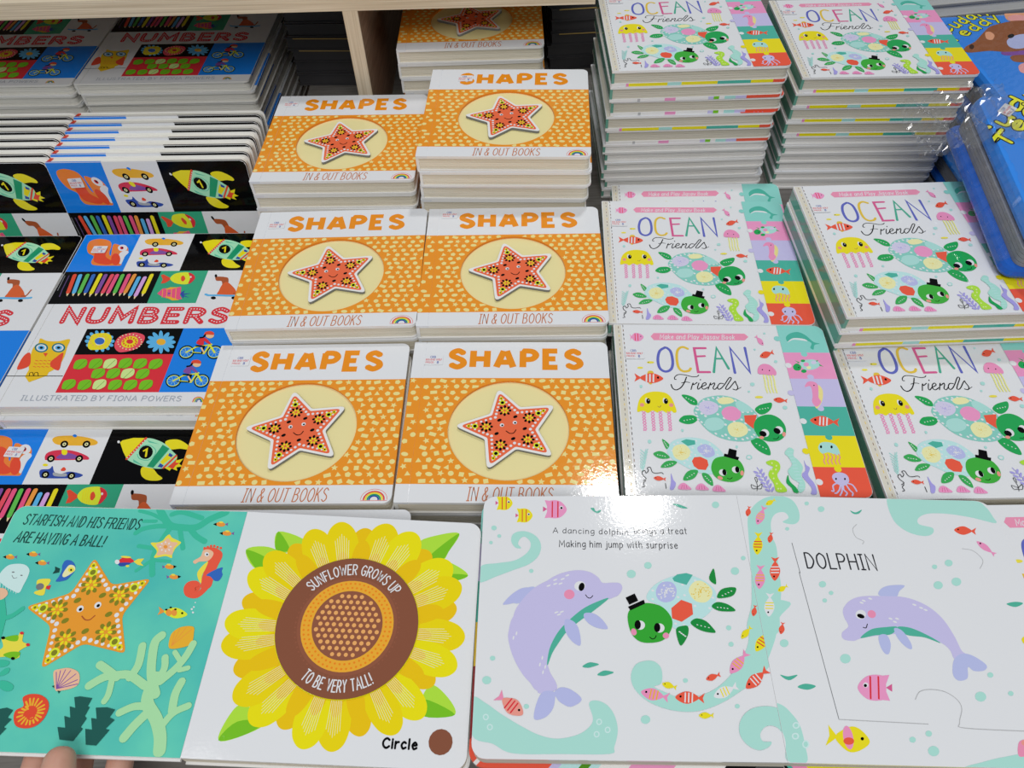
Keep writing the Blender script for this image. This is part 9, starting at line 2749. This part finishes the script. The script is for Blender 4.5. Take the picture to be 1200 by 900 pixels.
# ------------------------------------------------------------------ counting books
n_st = (30, 186, 0)
stack('N' * 12, -.3975, .5855, -.0588, -2.39, 'tiled counting book lying flat beside the middle starfish books, owl showing', 'the flat counting stack with the owl', 2, (27.1, 233.5, 0), jit=.0008, dy=-.006)
stack('N' * 10, -.4301, .3200, -.0903, -2.39, 'tiled counting book lowest on the left, half covered by the sunflower spread', 'the lowest left counting stack', 1, (44.6, 233, -4))
stack('N' * 12, -.6395, .5940, -.0588, -2.39, 'tiled counting book at the left picture edge with a skateboarding dog', 'the flat counting stack at left', 2, None, jit=.0008)
stack('N' * 16, -.4536, 1.0870, .0043, -2.39, 'shaded tiled counting book on the back stack under the shelf', 'the back counting stack under the shelf', 3, None, jit=.003)
stack('N' * 16, -.6960, 1.0950, .0043, -2.39, 'shaded tiled counting book on the leftmost back stack, cut by the picture edge', 'the leftmost back counting stack', 4, None, jit=.002)
yaw = R(-2.39); ld = R(80)
for nm, dx in (('right', 0), ('left', -.2412)):
    for k in range(7):
        top = Vector((-.42195 + dx * math.cos(yaw), .7625 + dx * math.sin(yaw) + .01605 * k, .0128 + (0 if k else 0)))
        yd = Vector((-math.sin(yaw) * math.cos(ld), math.cos(yaw) * math.cos(ld), math.sin(ld))); zd = Vector((math.sin(yaw) * math.sin(ld), -math.cos(yaw) * math.sin(ld), math.cos(ld)))
        base = top - yd * (.2617 / 2) - zd * .01577
        jx = random.uniform(-.0012, .0012)
        lab = 'foremost tiled counting book in the %s leaning row, rocket facing out' % nm if k == 0 else 'tiled counting book, %s back in the %s leaning row, top edge showing' % (ORD[k], nm)
        book('N', (base.x + jx, base.y, base.z), (ld, 0, yaw), lab, (28, 236, 3) if k == 0 else None, 'leaning counting books')
# ------------------------------------------------------------------ open starfish and sunflower spread
sp = thing('open_board_book', 'open board book showing a teal starfish page and a big yellow sunflower', 'book', (-.2075, .1949, .0293), (R(1.64), 0, R(-3.63)))
def page_mesh(name, art, W, D, side, base, th, r, edge, step=1e-6):
    mb = MB(); x0, x1 = (-W / 2, W / 2); rr = (r, 0, 0, r) if side < 0 else (0, r, r, 0)
    mb.slab(outline(x0, x1, -D / 2, D / 2, rr), -th, 0, base, edge); draw(mb, art, W * 1000, D * 1000, 0, step)
    return mb.mesh(name, lambda x, y, z: (x + side * (W / 2 + .00008), y, z))
def block(W, D, side, z1, z0, n, r, mat):
    mb = MB(); t = (z1 - z0) / n; rr = (r, 0, 0, r) if side < 0 else (0, r, r, 0)
    for k in range(n): mb.slab(outline(-W / 2, W / 2, -D / 2, D / 2, rr), z0 + k * t + .0001, z0 + (k + 1) * t - .0001, mat, mat)
    return mb.mesh('page_block', lambda x, y, z: (x + side * (W / 2 + .00008), y, z))
lt, rt = R(.68), R(4.02); pw, pd = .176, .168
part('left_page', page_mesh('left_page', ART_OLL, pw, pd, -1, 'teal', .0022, .007, 'edge'), sp, rot=(0, lt, 0), label='teal page with an orange starfish and sea creatures')
mb = MB(); mb.slab(outline(-pw - .0022, -.0005, -pd / 2 - .0016, pd / 2 + .0016, (.008, 0, 0, .008)), -.0045, -.0024, 'edge', 'edge'); part('front_cover', mb.mesh('front_cover'), sp, rot=(0, lt, 0))
mb = MB()
_rp = part('right_page', page_mesh('right_page', ART_OLR, pw, pd, 1, 'white', .0022, .009, 'edge'), sp, rot=(0, rt, 0), label='white page with a yellow sunflower')
mb = MB(); cx, cy, rad = SUN_C[0] * MM, SUN_C[1] * MM, SUN_R * MM
ro = [(cx - pw / 2 + rad * math.cos(R(5 * k)), cy - pd / 2 + rad * math.sin(R(5 * k))) for k in range(72)]
mb.slab([(cx - pw / 2 + (rad + .0006) * math.cos(R(5 * k)), cy - pd / 2 + (rad + .0006) * math.sin(R(5 * k))) for k in range(72)], .0004, .00042, 'petal', 'browne'); mb.slab(ro, .00042, .0012, 'brownm', 'browne'); draw(mb, ART_SUN, 176, 168, .0012, 2e-6)
part('sunflower_disc', mb.mesh('sunflower_disc', lambda x, y, z: (x + pw / 2 + .00008, y, z)), _rp, label='brown and orange round sunflower centre')
part('page_block', block(pw, pd, 1, -.0023, -.0105, 4, .009, 'edge_pages_shapes'), sp, rot=(0, rt, 0))
mb = MB(); mb.slab(outline(.0005, pw + .0022, -pd / 2 - .0016, pd / 2 + .0016, (0, .009, .009, 0)), -.0128, -.0107, 'edge', 'edge'); part('back_cover', mb.mesh('back_cover'), sp, rot=(0, rt, 0))
# ------------------------------------------------------------------ open dolphin spread
op = thing('open_board_book', 'open board book with two lilac dolphins and a turtle on white pages', 'book', (.1607, .1864, .0315), (R(-.34), 0, R(-2.9)))
lt, rt = R(-1.48), R(1.92); pw, pd = .190, .183
part('left_page', page_mesh('left_page', ART_ORL, pw, pd, -1, 'white', .0022, .009, 'edge'), op, rot=(0, lt, 0), label='white page with a leaping dolphin and a turtle in a top hat')
part('right_page', page_mesh('right_page', ART_ORR, pw, pd, 1, 'white', .0022, .012, 'edge'), op, rot=(0, rt, 0), label='white page with a diving dolphin and jigsaw cut lines')
part('page_block', block(pw, pd, -1, -.0023, -.0110, 4, .009, 'edge_pages_ocean'), op, rot=(0, lt, 0)); part('page_block', block(pw, pd, 1, -.0023, -.0085, 3, .012, 'edge_pages_ocean'), op, rot=(0, rt, 0))
def cover_rim(side, z0, z1, ov):
    W = pw + ov; mb = MB()
    def e(x, y):
        u = -x * 1000 * side if False else abs(x) * 1000; v = (y + pd / 2) * 1000
        if y < -pd / 2 - ov * .4:
            if side < 0:
                for lim, c in ((20, 'dark_cover'), (38, 'black'), (66, 'edge'), (96, 'pink'), (112, 'edge'), (119, 'aqual'), (124, 'leafd'), (138, 'aqual'), (144, 'lilac'), (999, 'red')):
                    if u < lim: return c
            for lim, c in ((3, 'black'), (8, 'teal2'), (16, 'pinkm'), (999, 'yellow')):
                if u < lim: return c
        if side < 0 and u > pw * 1000:
            for lim, c in ((14, 'red'), (58, 'redd'), (88, 'mustard'), (119, 'teal2'), (149, 'lilac'), (999, 'aquab')):
                if v < lim: return c
        return 'edge'
    rr = (.010, 0, 0, .010) if side < 0 else (0, .013, .013, 0)
    o = outline(-W if side < 0 else .0005, -.0005 if side < 0 else W, -pd / 2 - ov, pd / 2 + ov * .5, rr, .003)
    mb.slab(o, z0, z1, None, e, 'edge')
    i = [(x - math.copysign(min(abs(x), .004), x) if abs(x) > W - .005 or True else x, y * (1 - .008 / pd)) for x, y in o]
    for k in range(len(o)):
        a, b, c, d = o[k], o[(k + 1) % len(o)], i[(k + 1) % len(o)], i[k]
        mb.poly([(*a, z1), (*b, z1), (*c, z1), (*d, z1)], e((a[0] + b[0]) / 2, (a[1] + b[1]) / 2))
    return mb
INK['redd'] = '8a2a2c'
part('front_cover', cover_rim(-1, -.0150, -.0112, .0026).mesh('front_cover'), op, rot=(0, lt, 0)); part('back_cover', cover_rim(1, -.0118, -.0087, .0020).mesh('back_cover'), op, rot=(0, rt, 0))
# ------------------------------------------------------------------ padded teddy books
def loft(mb, W, D, r, prof, mat):
    rings = []
    for z, ins in prof: rings.append([(x, y, z) for x, y in outline(-W / 2 + ins, W / 2 - ins, -D / 2 + ins, D / 2 - ins, (max(.001, r - ins),) * 4)])
    for a, b in zip(rings, rings[1:]):
        for i in range(len(a)): j = (i + 1) % len(a); mb.poly([a[i], a[j], b[j], b[i]], mat)
    mb.poly(rings[-1], mat); mb.poly(rings[0][::-1], mat)
def teddy(label, loc, rot, W, D, T, art=None, skew=0, group='padded teddy books'):
    t = thing('padded_board_book', label, 'book', loc, rot, group)
    pr_ = lambda z0, z1: [(z0, .003), (z0 + (z1 - z0) * .15, .001), (z0 + (z1 - z0) * .4, 0), (z0 + (z1 - z0) * .75, .0012), (z1 - .0005, .003), (z1, .006)]
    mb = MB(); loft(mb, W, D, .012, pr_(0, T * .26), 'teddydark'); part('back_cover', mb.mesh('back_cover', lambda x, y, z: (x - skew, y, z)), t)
    mb = MB(); n = 4; z0, z1 = T * .26, T * .62
    for k in range(n): mb.slab(outline(-W / 2 + .004, W / 2 - .004, -D / 2 + .004, D / 2 - .004, (.009,) * 4), z0 + (z1 - z0) * k / n + .0002, z0 + (z1 - z0) * (k + 1) / n - .0002, 'grey_edge', 'grey_edge')
    part('page_block', mb.mesh('page_block', lambda x, y, z: (x - skew * .5, y, z)), t)
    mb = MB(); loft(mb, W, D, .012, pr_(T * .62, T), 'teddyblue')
    if art: draw(mb, art, W * 1000, D * 1000, T + .00005, 3e-6)
    part('front_cover', mb.mesh('front_cover'), t); return t
TX, TY = .6435, T1_Y
teds = []
for k in range(3):
    teds.append(teddy(['padded blue teddy book lying flat behind the wrapped one', 'padded blue teddy book, second from the top of the back teddy stack', 'padded blue teddy book at the bottom of the back teddy stack'][k], (TX, TY, .08 - .045 * (k + 1)), (0, 0, 0), .22, .2, .045, ART_TEDDY1 if k == 0 else None))
wr = teddy('padded blue teddy book in clear plastic, tilted over the ocean books', T2_LOC, T2_ROT, .2, .2, .046, ART_TEDDY2, skew=.010)
for k in range(2): teddy(['padded blue teddy book directly underneath the wrapped one', 'padded blue teddy book at the table underneath the wrapped one'][k], (.602, .575, .0 - .055 * k), (0, 0, 0), .2, .2, .055)
def wrap(parent, x0, x1, y0, y1, n, m, zf, amp, seed, label='crumpled clear plastic wrap', mat='film'):
    rr = random.Random(seed); mb = MB(); w, d = (x1 - x0) / n, (y1 - y0) / m
    G = [[(x0 + w * i + rr.uniform(-.4, .4) * w, y0 + d * j + rr.uniform(-.4, .4) * d, zf(x0 + w * i, y0 + d * j) + rr.random() * amp) for j in range(m + 1)] for i in range(n + 1)]
    for i in range(n):
        for j in range(m): mb.poly([G[i][j], G[i + 1][j], G[i + 1][j + 1]], mat); mb.poly([G[i][j], G[i + 1][j + 1], G[i][j + 1]], mat)
    part('plastic_wrap', mb.mesh('plastic_wrap'), parent, label=label)
wrap(wr, -.094, .098, -.098, .096, 40, 40, lambda x, y: .0464, .0009, 3)
wrap(wr, -.158, -.070, .030, .112, 30, 30, lambda x, y: .047 - max(0, -.098 - x) * .42 + .006 * math.sin(x * 260 + y * 90) * (x < -.09), .0042, 8, 'gathered clear plastic bag end', 'film_fold')
wrap(wr, -.121, -.098, -.098, .090, 5, 40, lambda x, y: .010 + (x + .121) * 1.5, .0025, 5)
wrap(teds[0], -.105, .105, -.095, .095, 40, 36, lambda x, y: .0454, .0009, 4)
STICKD = STICK
part('price_sticker', STICK, wr, (-.075, .075, .0462), (0, 0, R(50)), 'small white price sticker')
# ------------------------------------------------------------------ dim books at the back
def dim_book(label, loc, rot, W, D, T, cover, pages, group, gold=False):
    t = thing('hardback_book', label, 'book', loc, rot, group)
    for nm, z0, z1 in (('back_cover', 0, .0022), ('front_cover', T - .0022, T)):
        mb = MB(); mb.slab(outline(-W / 2, W / 2, -D / 2, D / 2, (.001,) * 4), z0, z1, cover, cover)
        if gold and nm == 'front_cover': mb.box(-W / 2 + .012, W / 2 - .012, -D / 2 - .0004, -D / 2, z0 + .0004, z1 - .0004, 'gold')
        part(nm, mb.mesh(nm), t)
    mb = MB(); mb.slab(outline(-W / 2 + .002, W / 2 - .002, -D / 2 + .002, D / 2 - .002), .0022, T - .0022, pages, pages); part('page_block', mb.mesh('page_block'), t)
def dim_stack(n, x, y, z, yaw, W, D, T, cover, pages, where, golds=()):
    for k in range(n):
        dim_book('%s hardback book, %s from the top of the pile %s' % ('dark' if cover == 'dark_cover' else 'grey', (['first'] + ORD[1:])[k], where), (x + random.uniform(-.003, .003), y + random.uniform(-.004, .004), z - T * (k + 1)), (0, 0, R(yaw + random.uniform(-1.5, 1.5))), W, D, T, cover, pages, 'books piled ' + where, k in golds)
dim_stack(7, -.240, 1.12, TB + .018 * 7, -3, .108, .16, .018, 'dark_cover', 'dark_cover', 'left of the plywood upright', (0, 3, 4))
dim_stack(6, .165, 1.14, TB + .018 * 6, 2, .19, .15, .018, 'dark_cover', 'dark_cover', 'behind the shaded starfish stack', (1, 3))
dim_stack(9, .70, 1.10, TB + .018 * 9, 6, .30, .20, .018, 'grey_edge', 'edge_pages_numbers', 'behind the teddy books')
# ------------------------------------------------------------------ the hand holding the sunflower spread
def person():
    V = []; E = []; Rd = []
    def chain(pts, start=None):
        prev = start
        for p, r in pts:
            V.append(p); Rd.append(r); i = len(V) - 1
            if prev is not None: E.append((prev, i))
            prev = i
        return prev
    chain([((-.292, .030, -.004), .027)])                                  # 0 palm, the root
    chain([((-.300, -.035, -.012), .025), ((-.305, -.12, -.02), .030), ((-.310, -.26, -.03), .040)], 0)
    chain([((-.268, .052, .022), .014), ((-.274, .083, .0385), .0112), ((-.2805, .1075, .0390), .0104), ((-.2820, .1180, .0375), .0080)], 0)   # thumb over the page
    chain([((-.262, .062, .000), .0115), ((-.258, .094, .006), .0092), ((-.257, .118, .0125), .0085), ((-.257, .134, .0150), .0068)], 0)     # four fingers underneath
    chain([((-.288, .066, -.003), .0115), ((-.286, .100, .003), .0095), ((-.285, .128, .0115), .0085), ((-.285, .146, .0145), .0068)], 0)
    chain([((-.312, .064, .001), .0110), ((-.312, .096, .007), .0092), ((-.311, .120, .0125), .0082), ((-.310, .136, .0150), .0066)], 0)
    chain([((-.330, .054, .000), .0095), ((-.332, .078, .006), .0078), ((-.332, .097, .0115), .0070), ((-.331, .109, .0140), .0056)], 0)
    me = bpy.data.meshes.new('person'); me.from_pydata(V, E, []); me.materials.append(M('skin'))
    o = bpy.data.objects.new('person', me); COL.objects.link(o)
    sk = o.modifiers.new('skin', 'SKIN'); ss = o.modifiers.new('sub', 'SUBSURF'); ss.levels = 2; ss.render_levels = 2
    for i, r in enumerate(Rd): me.skin_vertices[0].data[i].radius = (r, r)
    me.skin_vertices[0].data[0].use_root = True; me.skin_vertices[0].data[0].radius = (.030, .018)
    sk.use_smooth_shade = True
    o['label'] = "person's hand pinching the lower edge of the sunflower spread, thumb on top"; o['category'] = 'person'
    mb = MB(); nl = [(.0062 * math.cos(R(20 * k)), .0078 * math.sin(R(20 * k))) for k in range(18)]
    mb.poly([(x, y, .0012 - 8 * x * x) for x, y in nl], 'nail')
    0 and part('thumb_nail', mb.mesh('thumb_nail'), o, (-.2818, .1125, .0468), (R(-8), 0, R(8)), 'thumb nail')
    n = 20; mb = MB(); P = [((-.3055, -.13, -.0205), .036), ((-.310, -.20, -.026), .043), ((-.315, -.27, -.031), .048)]
    for (a, ra), (b, rb) in zip(P, P[1:]):
        for k in range(n):
            q = lambda c, r_, t: (c[0] + r_ * math.cos(t), c[1], c[2] + r_ * math.sin(t))
            t0, t1 = 6.2832 * k / n, 6.2832 * (k + 1) / n; mb.poly([q(a, ra, t0), q(b, rb, t0), q(b, rb, t1), q(a, ra, t1)], 'sleeve')
    part('sleeve', mb.mesh('sleeve', None, True), o, label='dark sleeve cuff')
person()
